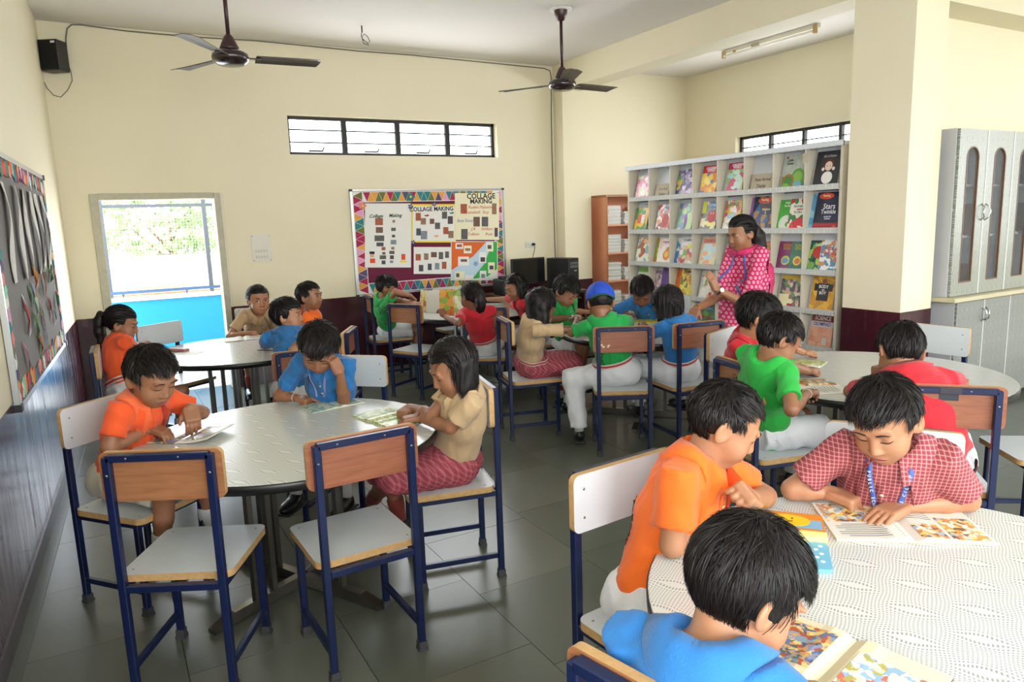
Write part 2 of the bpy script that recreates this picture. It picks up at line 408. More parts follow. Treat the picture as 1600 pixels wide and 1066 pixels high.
for x in (0.19, 0.84): MB().bar((x, 0, 0), (x, 0, 0.05), 0.02, 0.02).build('bracket', M_RAIL, g)
wm = MB()
for i in range(72): wm.bar((-0.5+i*0.033, 0.012, 0.06), (-0.5+i*0.033, 0.012, 1.9), 0.0022, 0.0022)
for i in range(56): wm.bar((-0.5, 0.014, 0.07+i*0.033), (1.9, 0.014, 0.07+i*0.033), 0.0022, 0.0022)
o = wm.build('wire_mesh', mat('galvanised_wire', '#c9cfcf', 0.4, metal=0.6), g); o['kind'] = 'stuff'
# grounds
struct(MB().box((0, 40, -3.1), (90, 62, 0.2)).build('ground', mat('sandy_ground', '#d8d0bd', 0.9, var=0.08, vscale=0.3)), 'pale sunlit school ground beyond the parapet')
M_BRICKRED = mat('terracotta_brick', '#b9634a', 0.8, var=0.25, vscale=2.0)
bwl = thing('boundary_wall', 'low red brick boundary wall across the grounds', 'wall', (0, 24, -3.0))
M_BR2 = [mat('brick_red_%d' % i, c, 0.85) for i, c in enumerate(('#b5654c', '#c07a5c', '#a9573f'))]
MB().box((0, 0.06, 1.5), (16, 0.2, 3.0)).build('mortar_core', mat('brick_mortar', '#cbb9a6', 0.9), bwl)
proto = [MB().box((0, -0.06, 0), (0.62, 0.12, 0.2)).build('brick', m, bwl) for m in M_BR2]; used = set()
for r in range(5):
    for c in range(-6, 12):
        i = rnd.randrange(3); o = proto[i] if i not in used else proto[i].copy()
        if i in used: COL.objects.link(o); o.parent = bwl
        used.add(i); o.location = (c*0.65+(r % 2)*0.32, 0, 2.02+r*0.22)
bd = thing('white_building', 'bright white low building across the school ground', 'building', (1.5, 29, -3.0))
MB().box((0, 0, 1.75), (26, 5, 3.5)).build('wall', mat('white_render', '#f1efe9', 0.8), bd)
MB().box((0, -0.3, 3.6), (26.8, 5.8, 0.2)).build('roof_slab', mat('pale_concrete', '#d9d5ca', 0.8), bd)
M_WOOD = mat('tree_bark', '#6d5a45', 0.9, bump=0.3, bscale=20)
def tree(loc, h, rad, label, seed, col):
    t = thing('tree', label, 'tree', loc, 0, 'trees beyond the school ground'); r = random.Random(seed)
    b = MB(); b.tube([(0, 0, 0), (0.05, 0, h*.35), (0, 0.05, h*.75)], [0.22, 0.17, 0.06], 8)
    for i in range(5):
        a = i*1.3; b.tube([(0, 0, h*(.3+.07*i)), (math.cos(a)*rad*.6, math.sin(a)*rad*.6, h*(.55+.06*i))], [0.09, 0.03], 6)
    b.build('trunk', M_WOOD, t)
    f = MB()
    for i in range(4200):
        a = r.uniform(0, 2*PI); u = r.uniform(-1, 1); q = r.uniform(.55, 1)**.5
        lob = 1+.22*math.sin(3*a+seed)+.18*math.sin(5*u*2+seed*2)
        c = Vector((math.cos(a)*math.sqrt(1-u*u)*rad*q*lob, math.sin(a)*math.sqrt(1-u*u)*rad*q*lob, h*.68+u*h*.34*q*lob))
        n = Vector((r.gauss(0, 1), r.gauss(0, 1), r.gauss(0, 1))).normalized(); x = n.orthogonal().normalized(); y = n.cross(x); s = r.uniform(.2, .42)
        f.add([c-x*s*.5, c+y*s*.25, c+x*s*.5, c-y*s*.25], [(0, 1, 2, 3)])
    o = f.build('foliage', mat('leaves_%s' % col[1:], col, 0.7, var=0.2, vscale=2), t); o['kind'] = 'stuff'
tree((-4.4, 36, -3.0), 7.4, 2.9, 'pale green leafy tree at the left of the doorway view', 1, '#75905e')
tree((2.9, 36, -3.0), 7.2, 2.9, 'pale green leafy tree at the middle of the doorway view', 2, '#7f9a66')
tree((11.2, 36, -3.0), 7.2, 2.9, 'pale green leafy tree at the right of the doorway view', 3, '#6f8a5a')
# ------------------------------------------------------------------ chairs
M_NAVY = mat('navy_blue_enamel', '#111d40', 0.3, var=0.25, vscale=18, bump=0.06, bscale=50, spec=0.5)
M_RUBBER = mat('grey_rubber', '#3b3c3f', 0.7)
M_SEATW = mat('pale_laminate', '#c3c9cb', 0.33, var=0.04, vscale=10, bump=0.03, bscale=150)
M_SCREW = mat('screw_steel', '#8d8d8a', 0.35, metal=0.9)
def ply_mat():
    m, nt, p = new_mat('plywood_edge')
    tc = node(nt, 'ShaderNodeTexCoord'); sp = node(nt, 'ShaderNodeSeparateXYZ'); nt.links.new(tc.outputs['Object'], sp.inputs[0])
    wv = node(nt, 'ShaderNodeTexNoise'); wv.inputs['Scale'].default_value = 60; nt.links.new(tc.outputs['Object'], wv.inputs['Vector'])
    mx = node(nt, 'ShaderNodeMix', data_type='RGBA'); mx.inputs[6].default_value = (*srgb('#c9a673'), 1); mx.inputs[7].default_value = (*srgb('#a57e4c'), 1)
    nt.links.new(wv.outputs[0], mx.inputs[0]); nt.links.new(mx.outputs[2], p.inputs['Base Color']); p.inputs['Roughness'].default_value = 0.6
    return m
M_PLY = ply_mat()
def wood_mat(name, c1, c2, rough=0.45, scale=(3, 40, 40), axis=None):
    if name in MATS: return MATS[name]
    m, nt, p = new_mat(name)
    tc = node(nt, 'ShaderNodeTexCoord'); mp = node(nt, 'ShaderNodeMapping'); mp.inputs['Scale'].default_value = scale; nt.links.new(tc.outputs['Object'], mp.inputs[0])
    nz = node(nt, 'ShaderNodeTexNoise'); nz.inputs['Scale'].default_value = 2.2; nz.inputs['Detail'].default_value = 6; nz.inputs['Distortion'].default_value = 0.6; nt.links.new(mp.outputs[0], nz.inputs['Vector'])
    cr = node(nt, 'ShaderNodeMapRange'); cr.inputs[1].default_value = 0.3; cr.inputs[2].default_value = 0.7; nt.links.new(nz.outputs[0], cr.inputs[0])
    mx = node(nt, 'ShaderNodeMix', data_type='RGBA'); mx.inputs[6].default_value = (*srgb(c1), 1); mx.inputs[7].default_value = (*srgb(c2), 1)
    nt.links.new(cr.outputs[0], mx.inputs[0]); nt.links.new(mx.outputs[2], p.inputs['Base Color']); p.inputs['Roughness'].default_value = rough
    MATS[name] = m
    return m
M_BACKA = wood_mat('brown_back_laminate', '#8a5a3a', '#9f6e4a')
M_BACKB = wood_mat('red_brown_back_laminate', '#7e4a32', '#955c40')

CW, TS = 0.336, 0.026         # spacing of the tubes, tube size
SEAT_Z = 0.437
def make_chair(backmat, label):
    t = thing('library_chair', label, 'chair')
    for s in (-1, 1):
        x = s*CW/2
        MB().bar((x, -0.19, 0.02), (x, -0.19, 0.862), TS, TS, bev=0.003).build('back_post', M_NAVY, t)
        MB().bar((x, 0.165, 0.02), (x, 0.165, 0.41), TS, TS, bev=0.003).build('front_leg', M_NAVY, t)
        MB().bar((x, -0.177, 0.105), (x, 0.152, 0.105), TS-0.004, TS-0.002, bev=0.003).build('stretcher', M_NAVY, t)
        MB().bar((x, -0.177, 0.397), (x, 0.152, 0.397), TS-0.004, TS-0.002, bev=0.003).build('side_rail', M_NAVY, t)
        for y in (-0.19, 0.165):
            f = MB(); f.prism([(x-0.018, y-0.018), (x+0.018, y-0.018), (x+0.018, y+0.018), (x-0.018, y+0.018)], 0.0, 0.012)
            f.prism([(x-0.0155, y-0.0155), (x+0.0155, y-0.0155), (x+0.0155, y+0.0155), (x-0.0155, y+0.0155)], 0.012, 0.036)
            f.build('rubber_foot', M_RUBBER, t)
    MB().bar((-CW/2, -0.19, 0.857), (CW/2, -0.19, 0.857), TS, TS-0.001, bev=0.003).build('top_rail', M_NAVY, t)
    MB().bar((-CW/2+TS/2, -0.19, 0.397), (CW/2-TS/2, -0.19, 0.397), TS-0.002, TS, bev=0.003).build('rear_rail', M_NAVY, t)
    MB().bar((-CW/2+TS/2, 0.165, 0.397), (CW/2-TS/2, 0.165, 0.397), TS-0.002, TS, bev=0.003).build('front_rail', M_NAVY, t)
    b = MB(); b.prism(rrect(0.384, 0.385, 0.035, 5, 0, 0.022), 0.411, SEAT_Z, mi=0, mi_top=1, mi_side=0)
    st = b.build('seat', [M_PLY, M_SEATW], t)
    sc = MB()
    for sx in (-.16, .16):
        for sy in (-.13, .175): sc.lathe([(0.0042, 0), (0.0035, 0.001)], 8, (sx, sy, SEAT_Z))
    sc.build('screws', M_SCREW, st)['kind'] = 'stuff'
    # backrest: brown laminate at the back, pale laminate at the front, plywood core between
    M = Matrix(((1, 0, 0, 0), (0, 0, -1, -0.1545), (0, 1, 0, 0.787), (0, 0, 0, 1)))
    b = MB(); b.prism(rrect(0.404, 0.172, 0.022, 5), 0.0, 0.0215, mi=1, mi_top=2, mi_side=0, M=M)
    br = b.build('backrest', [M_PLY, M_SEATW, backmat], t)
    sc = MB()
    for sx in (-.165, .165): sc.lathe([(0.0065, 0), (0.005, 0.0015)], 8, (0, 0, 0)); 
    sc.v = []; sc.f = []; sc.m = []; sc.sm = []
    for sx in (-.165, .165):
        for sz in (.745, .83): sc.tube([(sx, -0.156, sz), (sx, -0.1533, sz)], 0.004, 8)
    sc.build('screws', M_SCREW, br)['kind'] = 'stuff'
    sc = MB()
    for sx in (-.10, .07): sc.tube([(sx, -0.2035, .857), (sx, -0.202, .857)], 0.004, 8)
    for sx in (-CW/2, CW/2): sc.tube([(sx, -0.2035, .80), (sx, -0.202, .80)], 0.005, 8)
    sc.build('bolts', M_SCREW, t)['kind'] = 'stuff'
    return t
def dirang(fx, fy): return math.atan2(fy, fx)-PI/2
protoA = make_chair(M_BACKA, ''); protoB = make_chair(M_BACKB, '')
_used = {}
def chair(cx, cy, fx, fy, label, kind='A', group='blue-framed library chairs', rear=True):
    """cx,cy: middle of the backrest (rear) on plan, (fx,fy): facing direction"""
    pr_ = protoA if kind == 'A' else protoB
    L = math.hypot(fx, fy); fx, fy = fx/L, fy/L
    o = pr_ if kind not in _used else copy_tree(pr_)
    _used[kind] = 1
    o.rotation_euler = (0, 0, dirang(fx, fy)); o.location = (cx+fx*0.19, cy+fy*0.19, 0.0)
    tag(o, label, 'chair', group)
    return o
CH = {}
CH[1] = chair(0.095, 2.545, .48, .876, 'empty chair nearest the left wall, light brown back towards the viewer')
CH[2] = chair(0.725, 2.335, -.03, 1, 'empty chair with red-brown back in the middle foreground', 'B')
CH[3] = chair(-0.075, 3.575, .62, -.78, 'white-backed chair of the orange-shirted boy reading by the left wall')
CH[4] = chair(1.175, 3.86, -.69, -.72, 'white-backed chair of the boy in blue who props his cheek')
CH[5] = chair(1.455, 2.83, -.97, .22, 'chair of the girl in beige shirt and plaid skirt at the near left table')
CH[6] = chair(-0.10, 5.20, 1, -.03, 'chair of the ponytailed girl in orange beside the left wall')
CH[7] = chair(0.34, 6.30, .55, -.83, 'empty chair at the far side of the table by the open door')
CH[8] = chair(1.00, 4.20, .1, 1, 'scribbled brown-backed chair of the boy in blue at the table by the door', 'B')
CH[9] = chair(1.47, 4.86, -.88, .47, 'brown chair seen edge-on behind the boy in blue who props his cheek', 'B')
CH[10] = chair(1.22, 6.90, -.15, -1, 'chair of the girl in beige facing the viewer by the door')
CH[11] = chair(2.32, 6.06, .87, .49, 'empty chair left of the red-shirted girl with an upright book')
CH[12] = chair(2.75, 5.29, .52, .86, 'chair of the red-shirted girl holding an upright book', 'B')
CH[13] = chair(2.33, 7.05, 1, -.1, 'chair of the boy in green beneath the notice board')
CH[14] = chair(3.33, 7.28, 0, -1, 'white-backed empty chair below the notice board')
CH[15] = chair(3.70, 5.62, -.8, .6, 'chair of the girl in red near the computer', 'B')
CH[16] = chair(2.51, 4.55, .96, -.27, 'chair of the long-haired girl in beige and plaid skirt at the middle table', 'A')
CH[17] = chair(2.92, 3.66, .51, .86, 'chair of the child in the blue cap', 'B')
CH[18] = chair(3.425, 3.48, .17, .98, 'chair of the short-haired girl in blue with back turned', 'B')
CH[19] = chair(3.44, 5.32, .15, -1, 'chair of the boy in green at the middle table')
CH[20] = chair(4.45, 4.93, -.8, -.6, 'chair of the boy in blue before the display shelf')
CH[21] = chair(3.285, 3.19, .35, -.94, 'white-backed chair of the boy in red beside the teacher')
CH[22] = chair(2.595, 2.405, .97, -.23, 'chair with scribbled brown back behind the boy in green at the right')
CH[23] = chair(2.87, 1.55, .74, .67, 'worn brown-backed chair of the boy in red with his back turned', 'B')
CH[24] = chair(4.36, 2.46, -1, -.08, 'white-backed empty chair in front of the cabinets')
CH[25] = chair(2.215, 1.37, -.86, -.51, 'white-backed chair of the boy in the checked shirt')
CH[26] = chair(1.27, 1.625, .09, -1, 'white-backed chair of the boy in orange at the nearest table')
CH[27] = chair(0.645, 0.73, .97, .22, 'chair of the boy in blue in the bottom foreground')
CH[28] = chair(3.93, 1.47, -.8, .6, 'empty chair cut off by the right edge of the picture')
# pencil scribbles on two chair backs, tape and chipped veneer on others
M_INK = mat('black_marker', '#1a1412', 0.6)
def scribble(ch, seed, n=3, w=0.05):
    r = random.Random(seed); b = MB()
    for k in range(n):
        cx0 = r.uniform(-.03, .07); cz = .79+r.uniform(-.015, .02); pts = []
        for i in range(14):
            a = i*2*PI/13*1.1; rr = .018+.007*math.sin(a*3+k)
            pts.append((cx0+math.cos(a)*rr*(1+.3*k*.3), -0.1771, cz+math.sin(a)*rr))
        b.tube(pts, 0.0012, 5)
    for k in range(6):
        x0 = .10+r.uniform(-.02, .02); z0 = .76+.012*k; b.tube([(x0, -0.1771, z0), (x0+.008, -0.1771, z0+.006), (x0+.012, -0.1771, z0-.002)], 0.001, 5)
    b.build('marker_scribble', M_INK, ch)['kind'] = 'stuff'
scribble(CH[22], 4); scribble(CH[8], 9, 5)
M_TAPE = mat('dark_tape', '#23252e', 0.4)
b = MB(); b.box((-0.0, -0.1765, .826), (0.07, 0.0014, .028)); b.box((-.0, -0.2036, .858), (.075, .0014, .024)); b.build('tape_patch', M_TAPE, CH[23])['kind'] = 'stuff'
M_CHIP = mat('chipped_veneer', '#d5c19a', 0.8)
b = MB(); r_ = random.Random(3)
for x, z, s in ((-.15, .755, .016), (-.135, .742, .012), (-.155, .775, .01), (-.10, .748, .011), (-.105, .738, .008)):
    b.prism([(x+s*math.cos(a)*r_.uniform(.6, 1), z+s*.7*math.sin(a)*r_.uniform(.6, 1)) for a in [i*PI/4 for i in range(8)]], 0, .0006, M=Matrix(((1, 0, 0, 0), (0, 0, -1, -.1763), (0, 1, 0, 0), (0, 0, 0, 1))))
b.build('veneer_chips', M_CHIP, CH[17])['kind'] = 'stuff'

# ------------------------------------------------------------------ tables
TZ = 0.70
M_TOP = opart('dotted_table_laminate', L=0.125, N=14, rough=0.24)
M_EDGE = mat('black_edge_band', '#141416', 0.35)
M_UNDER = mat('table_underside', '#5c4a3a', 0.7)
M_STEEL = mat('stainless_steel', '#8f8d86', 0.28, metal=0.95, var=0.1, vscale=20)
M_TUBE = mat('table_tube_steel', '#77756f', 0.35, metal=0.85)
def make_table(x, y, r, rot, label):
    t = thing('round_table', label, 'table', (x, y, 0), rot, 'round reading tables')
    n = 72
    MB().lathe([(r-0.004, TZ-0.022), (r-0.003, TZ-0.001), (r-0.006, TZ)], n, mi=0, smooth=False).build('table_top', [M_TOP], t)
    MB().lathe([(r-0.02, TZ-0.040), (r, TZ-0.036), (r+0.001, TZ-0.004), (r-0.003, TZ-0.0006), (r-0.006, TZ-0.006), (r-0.02, TZ-0.024), (r-0.02, TZ-0.040)], n, smooth=True, close=False).build('edge_band', M_EDGE, t)
    MB().lathe([(r-0.02, TZ-0.026), (r-0.02, TZ-0.0225)], n, smooth=False).build('underside', M_UNDER, t)
    for k in range(4):
        a = k*PI/2; d = Vector((math.cos(a), math.sin(a), 0)); s = Vector((-d.y, d.x, 0))
        b = MB()                                             # floor foot with chamfered toe
        p0, p1 = 0.02, 0.47
        sec = [(p0, 0.004), (p1, 0.004), (p1, 0.022), (p1-0.10, 0.052), (p0, 0.052)]
        M = Matrix(((d.x, 0, s.x, 0), (d.y, 0, s.y, 0), (0, 1, 0, 0), (0, 0, 0, 1)))
        b.prism(sec, -0.02, 0.02, M=M); b.build('foot', M_STEEL, t)
        for q in (0.16, 0.25):
            MB().bar(d*q+Vector((0, 0, 0.045)), d*q+Vector((0, 0, TZ-0.06)), 0.025, 0.025).build('upright', M_TUBE, t)
        MB().bar(d*0.03+Vector((0, 0, TZ-0.045)), d*(r*0.8)+Vector((0, 0, TZ-0.045)), 0.03, 0.028).build('top_bearer', M_TUBE, t)
    return t
make_table(0.637, 3.104, 0.635, math.radians(28), 'round dotted table in the left foreground with three children reading')
make_table(0.86, 5.64, 0.66, math.radians(10), 'round table by the open door, its top glaring with daylight')
make_table(3.20, 6.42, 0.66, math.radians(20), 'round table farthest back, below the notice board')
make_table(3.66, 4.33, 0.665, math.radians(40), 'round table in the middle of the room with five children crowding round it')
make_table(3.53, 2.34, 0.675, math.radians(15), 'round dotted table at the right in front of the cabinets')
make_table(1.56, 0.82, 0.66, math.radians(30), 'round dotted table nearest the viewer at bottom right')

# ------------------------------------------------------------------ ceiling fans
M_FANB = mat('dark_brown_fan_enamel', '#2b1d1e', 0.25, coat=0.4)
M_BLADE = mat('fan_blade_brown', '#4c4339', 0.45)
M_ROD = mat('maroon_rod_enamel', '#3b2024', 0.35)
def fan(x, y, zh, rot, label):
    t = thing('ceiling_fan', label, 'fan', (x, y, zh), rot, 'three-blade ceiling fans')
    MB().lathe([(0.03, -0.055), (0.085, -0.05), (0.118, -0.025), (0.124, 0.0), (0.118, 0.022), (0.09, 0.04), (0.04, 0.05)], 28).build('motor', M_FANB, t)
    MB().lathe([(0.062, 0.048), (0.066, 0.06), (0.048, 0.10), (0.034, 0.13), (0.02, 0.15)], 20).build('lower_cup', M_ROD, t)
    MB().tube([(0, 0, 0.14), (0, 0, CEIL-zh-0.10)], 0.014, 12).build('down_rod', M_ROD, t)
    MB().lathe([(0.018, 0), (0.035, 0.01), (0.055, 0.06), (0.06, 0.09), (0.062, 0.10)], 20, (0, 0, CEIL-zh-0.102)).build('canopy_cup', M_ROD, t)
    MB().lathe([(0.10, 0), (0.10, 0.012)], 16, (0, 0, CEIL-zh-0.0125)).build('ceiling_plate', M_CEIL, t)
    for k in range(3):
        a = k*2*PI/3; d = Vector((math.cos(a), math.sin(a), 0)); s = Vector((-d.y, d.x, 0)); b = MB(); vs = []; th = 0.004
        N = 8
        for i in range(N+1):
            q = i/N; L = 0.17+q*0.43; w = 0.056+0.02*q; tw = math.radians(-13+6*q); cam_ = 0.010
            for j, v in enumerate((-1, -.3, .4, 1)):
                zz = math.sin(tw)*v*w+cam_*(1-v*v)
                sweep = -0.012*math.sin(q*PI/2)
                vs.append(d*(L+(0.02*(1-v*v) if i == N else 0))+s*(v*w*math.cos(tw)+sweep)+Vector((0, 0, zz)))
        n4 = 4; top = len(vs); vs = vs+[v+Vector((0, 0, -th)) for v in vs]; fs = []
        for i in range(N):
            for j in range(3):
                q0 = i*n4+j; fs.append((q0, q0+n4, q0+n4+1, q0+1)); fs.append((top+q0, top+q0+1, top+q0+n4+1, top+q0+n4))
            fs.append((i*n4, top+i*n4, top+(i+1)*n4, (i+1)*n4)); fs.append((i*n4+3, (i+1)*n4+3, top+(i+1)*n4+3, top+i*n4+3))
        for i in (0, N):
            for j in range(3): fs.append((i*n4+j, i*n4+j+1, top+i*n4+j+1, top+i*n4+j))
        b.add(vs, fs, smooth=False); bl = b.build('blade', M_BLADE, t)
        MB().box(d*0.145+Vector((0, 0, 0.0)), (0.11, 0.045, 0.006), Matrix((d, s, Vector((0, 0, 1)))).transposed()).build('blade_iron', M_FANB, bl)
fan(0.944, 5.481, 2.76, math.radians(118), 'ceiling fan hanging at the left over the tables')
fan(3.76, 5.56, 2.765, math.radians(6), 'ceiling fan hanging near the beam above the middle table')
# ------------------------------------------------------------------ wall fixtures
def ray_dir(px, py): return _r*((px-800)/FPX)-_u*((py-533)/FPX)+_f
def on_back(px, py, y=YB):
    d = ray_dir(px, py); return Vector(CAM_POS)+d*(y/d.y)
def on_left(px, py):
    d = ray_dir(px, py); return Vector(CAM_POS)+d*(-0.62/(d.x-0.05*d.y))
M_WHITE = mat('white_paper', '#e6e6e2', 0.8)
M_CREAMP = mat('cream_paper', '#e9e4c6', 0.8)
M_ALU = mat('aluminium', '#b4b6b6', 0.35, metal=0.8)
M_MAROONF = mat('maroon_felt', '#6a2340', 0.95, bump=0.2, bscale=200)
M_BLK = mat('black_plastic', '#17181a', 0.4)
M_GREYP = mat('grey_plastic', '#55585a', 0.5)
def flat(b, quad, d=0.0, mi=0):
    """thin sheet from 4 world corners on the back wall facing -y; d = distance in front of the wall"""
    q = [Vector(p) for p in quad]; th = 0.0012
    vs = [(p.x, YB-d-th, p.z) for p in q]+[(p.x, YB-d, p.z) for p in q]
    b.add(vs, [(0, 1, 2, 3), (4, 7, 6, 5), (0, 4, 5, 1), (1, 5, 6, 2), (2, 6, 7, 3), (3, 7, 4, 0)], mi)
def pxrect(x0, y0, x1, y1): return [on_back(x0, y0), on_back(x0, y1), on_back(x1, y1), on_back(x1, y0)]
def back_M(x, z, d): return Matrix(((1, 0, 0, x), (0, 0, -1, YB-d), (0, 1, 0, z), (0, 0, 0, 1)))
# notice board on the back wall
BX0, BX1, BZ0, BZ1 = 2.395, 4.24, 0.83, 1.955
nb = thing('notice_board', 'large notice board with maroon felt and triangle-patterned border on the back wall', 'notice board', (0, 0, 0))
b = MB(); b.box(((BX0+BX1)/2, YB-0.010, (BZ0+BZ1)/2), (BX1-BX0, 0.018, BZ1-BZ0)); b.build('felt_panel', M_MAROONF, nb)
for a, c in (((BX0, BZ0), (BX1, BZ0)), ((BX0, BZ1), (BX1, BZ1)), ((BX0, BZ0), (BX0, BZ1)), ((BX1, BZ0), (BX1, BZ1))):
    MB().bar((a[0], YB-0.014, a[1]), (c[0], YB-0.014, c[1]), 0.026, 0.018).build('frame_rail', M_ALU, nb)
for x, z in ((BX0, BZ1), (BX1, BZ1), (BX0, BZ0), (BX1, BZ0)): MB().box((x, YB-0.016, z), (0.03, 0.032, 0.024)).build('corner_cap', M_BLK, nb)
TRI = [mat('paper_'+n, c, 0.8) for n, c in (('crimson', '#a8254f'), ('teal', '#2f7f83'), ('ochre', '#e0a04a'), ('pink', '#dda0c2'), ('plum', '#5a4a72'), ('olive', '#6d7238'), ('mint', '#8fd0b0'), ('rose', '#e58a83'))]
BW = 0.115
def border(name, x0, z0, x1, z1, vert):
    s = MB(); s.box(((x0+x1)/2, YB-0.0215, (z0+z1)/2), (abs(x1-x0), 0.002, abs(z1-z0))); o = s.build(name, M_WHITE, nb)
    r = random.Random(name+str(x0)+str(z0)); L = (z1-z0) if vert else (x1-x0); n = int(L/0.085)
    for i in range(n*2-1):
        c = (i+1)*L/(2*n); h = BW*0.43; w = L/n*0.46; up = 1 if i % 2 else -1; tri = []
        for dx, dz in ((-w, -h*up), (w, -h*up), (0, h*up)):
            tri.append(((x0+x1)/2+dz, z0+c+dx) if vert else (x0+c+dx, (z0+z1)/2+dz))
        if (tri[1][0]-tri[0][0])*(tri[2][1]-tri[0][1])-(tri[1][1]-tri[0][1])*(tri[2][0]-tri[0][0]) < 0: tri = tri[::-1]
        MB().prism(tri, 0.0226, 0.0236, M=back_M(0, 0, 0)).build('paper_triangle', r.choice(TRI[:6]+TRI[:3]), o)
g_ = 0.013
border('border_strip', BX0+g_, BZ0+g_, BX0+g_+BW, BZ1-g_, True); border('border_strip', BX1-g_-BW, BZ0+g_, BX1-g_, BZ1-g_, True)
border('border_strip', BX0+g_+BW, BZ1-g_-BW, BX1-g_-BW, BZ1-g_, False); border('border_strip', BX0+g_+BW, BZ0+g_, BX1-g_-BW, BZ0+g_+BW, False)
def photo_mat(i):
    r = random.Random(i); base = r.choice(['#6b4a3c', '#3e4450', '#8a6a52', '#545454', '#4a3a44', '#7c8894', '#a0522d', '#39424a'])
    return mat('print_%d' % i, base, 0.5, var=0.7, vscale=60)
PH = [photo_mat(i) for i in range(8)]
def poster(name, label, px, sheet, d=0.024):
    t = thing(name, label, 'poster', (0, 0, 0), 0, 'posters on the notice board')
    b = MB(); flat(b, pxrect(*px), d); b.build('sheet', sheet, t); t['d'] = d
    return t
def prints(t, rects, d=0.0256, mats=None, name='photo_print'):
    for i, r in enumerate(rects):
        b = MB(); flat(b, pxrect(*r), d); b.build(name, (mats or PH)[i % len(mats or PH)], t)
def wtext(t, txt, px, py, size, m, d=0.0268, shear=0.0, bold=0.0, sx=1.0):
    p = on_back(px, py); M = back_M(p.x, p.z, d) @ Matrix.Diagonal((sx, 1, 1, 1)); return text_mesh(txt, size, M, m, t, bold=bold, shear=shear)
M_BLKINK = mat('black_ink', '#17151a', 0.7); M_GRNINK = mat('dark_green_ink', '#20402f', 0.7); M_REDINK = mat('red_ink', '#c0392f', 0.7); M_BLUINK = mat('blue_ink', '#3f6fae', 0.7)
pA = poster('collage_poster', 'tall white collage poster with two cartoon figures at its foot', (569, 318, 641, 418), M_WHITE)
wtext(pA, 'Collage', 586, 338, 0.052, M_GRNINK, shear=0.3, bold=0.001); wtext(pA, 'Making', 616, 337, 0.052, M_GRNINK, shear=0.3, bold=0.001)
prints(pA, [(585, 341, 597, 352), (612, 344, 616, 348), (586, 355, 597, 364), (610, 356, 617, 361), (584, 368, 599, 377), (611, 367, 616, 371), (587, 379, 598, 385), (609, 375, 618, 382), (595, 386, 601, 391), (610, 386, 615, 390), (596, 394, 601, 398), (607, 392, 615, 397), (592, 399, 602, 405), (608, 399, 614, 405), (595, 407, 601, 413), (608, 407, 613, 411)])
M_ORG = mat('orange_paper', '#e0522a', 0.8); M_SKINP = mat('paper_skin', '#d9a58a', 0.8); M_YEL = mat('yellow_paper', '#edd23f', 0.8)
prints(pA, [(577, 404, 585, 411)], mats=[M_ORG], name='cut_out'); prints(pA, [(576, 393, 584, 397)], mats=[M_BLKINK], name='cut_out', d=0.0266); prints(pA, [(577, 397, 583, 402)], mats=[M_SKINP], name='cut_out'); prints(pA, [(626, 397, 632, 406)], mats=[M_ORG], name='cut_out'); prints(pA, [(624, 407, 634, 410)], mats=[M_YEL], name='cut_out')
pB = poster('collage_poster', 'poster with gold edge headed by black capitals in the middle of the board', (641, 319, 711, 379), M_YEL, 0.0245)
b = MB(); flat(b, pxrect(643.5, 322, 708.5, 376.5), 0.026); b.build('white_sheet', M_WHITE, pB)
wtext(pB, 'COLLAGE MAKING', 673, 327, 0.068, M_BLKINK, 0.0285, bold=0.0015, sx=0.92)
prints(pB, [(648, 333, 656, 345), (656, 341, 664, 351), (670, 342, 677, 350), (678, 348, 686, 358), (689, 331, 697, 342), (698, 338, 706, 350), (649, 357, 656, 368), (656, 361, 666, 374), (691, 355, 699, 366), (699, 361, 707, 372)], 0.0276)
for i, (px_, py_, c) in enumerate(((665, 336, TRI[0]), (704, 332, TRI[1]), (680, 368, TRI[2]))):
    p = on_back(px_, py_); b = MB(); b.prism([(0.03*math.cos(a), 0.018*math.sin(a)) for a in [PI+k*PI/8 for k in range(9)]]+[(0.012, 0.006), (-0.005, -0.002)], 0, 0.002, M=back_M(p.x, p.z, 0.0275)); b.build('paper_bird', c, pB)
pC = poster('collage_poster', 'poster with large black capitals and red handwriting at the top right of the board', (709, 302, 778, 375), M_CREAMP, 0.0265)
wtext(pC, 'COLLAGE', 750, 307, 0.085, M_BLKINK, 0.0285, bold=0.002); wtext(pC, 'MAKING', 750, 315, 0.075, M_BLKINK, 0.0285, bold=0.002)
for s_, x_, y_, m_ in (('Ruskin', 738, 324, M_REDINK), ('Mahatma', 758, 324, M_REDINK), ('Kamalesh', 737, 332, M_REDINK), ('Roy', 757, 332, M_REDINK), ('Best Essay', 725, 345, M_BLUINK), ('J K', 738, 358, M_REDINK), ('Tolkien', 738, 366, M_REDINK), ('William', 759, 358, M_REDINK), ('Poet', 762, 366, M_REDINK)): wtext(pC, s_, x_, y_, 0.05, m_, 0.0285, shear=0.2)
prints(pC, [(718, 319, 728, 334), (767, 318, 774, 335), (738, 339, 748, 354), (751, 339, 761, 354), (719, 358, 729, 374), (771, 356, 776, 370)], 0.0278)
pD = poster('collage_poster', 'white sheet with nine small portraits below the gold-edged poster', (645, 386, 704, 428), M_WHITE, 0.025)
prints(pD, [(648, 397, 656, 407), (661, 396, 668, 406), (672, 394, 681, 402), (684, 394, 691, 405), (694, 393, 700, 403), (653, 414, 660, 424), (667, 412, 673, 422), (678, 411, 685, 421), (689, 409, 696, 420)], 0.0266)
pE = poster('collage_poster', 'orange, white and green diagonal poster with a small blue wheel at the board corner', (703, 377, 776, 438), M_WHITE, 0.0255)
M_SAF = mat('saffron_paper', '#d9672c', 0.8); M_GRN = mat('green_paper', '#3aa94b', 0.8); M_PBL = mat('pale_blue_paper', '#bcd3e2', 0.8)
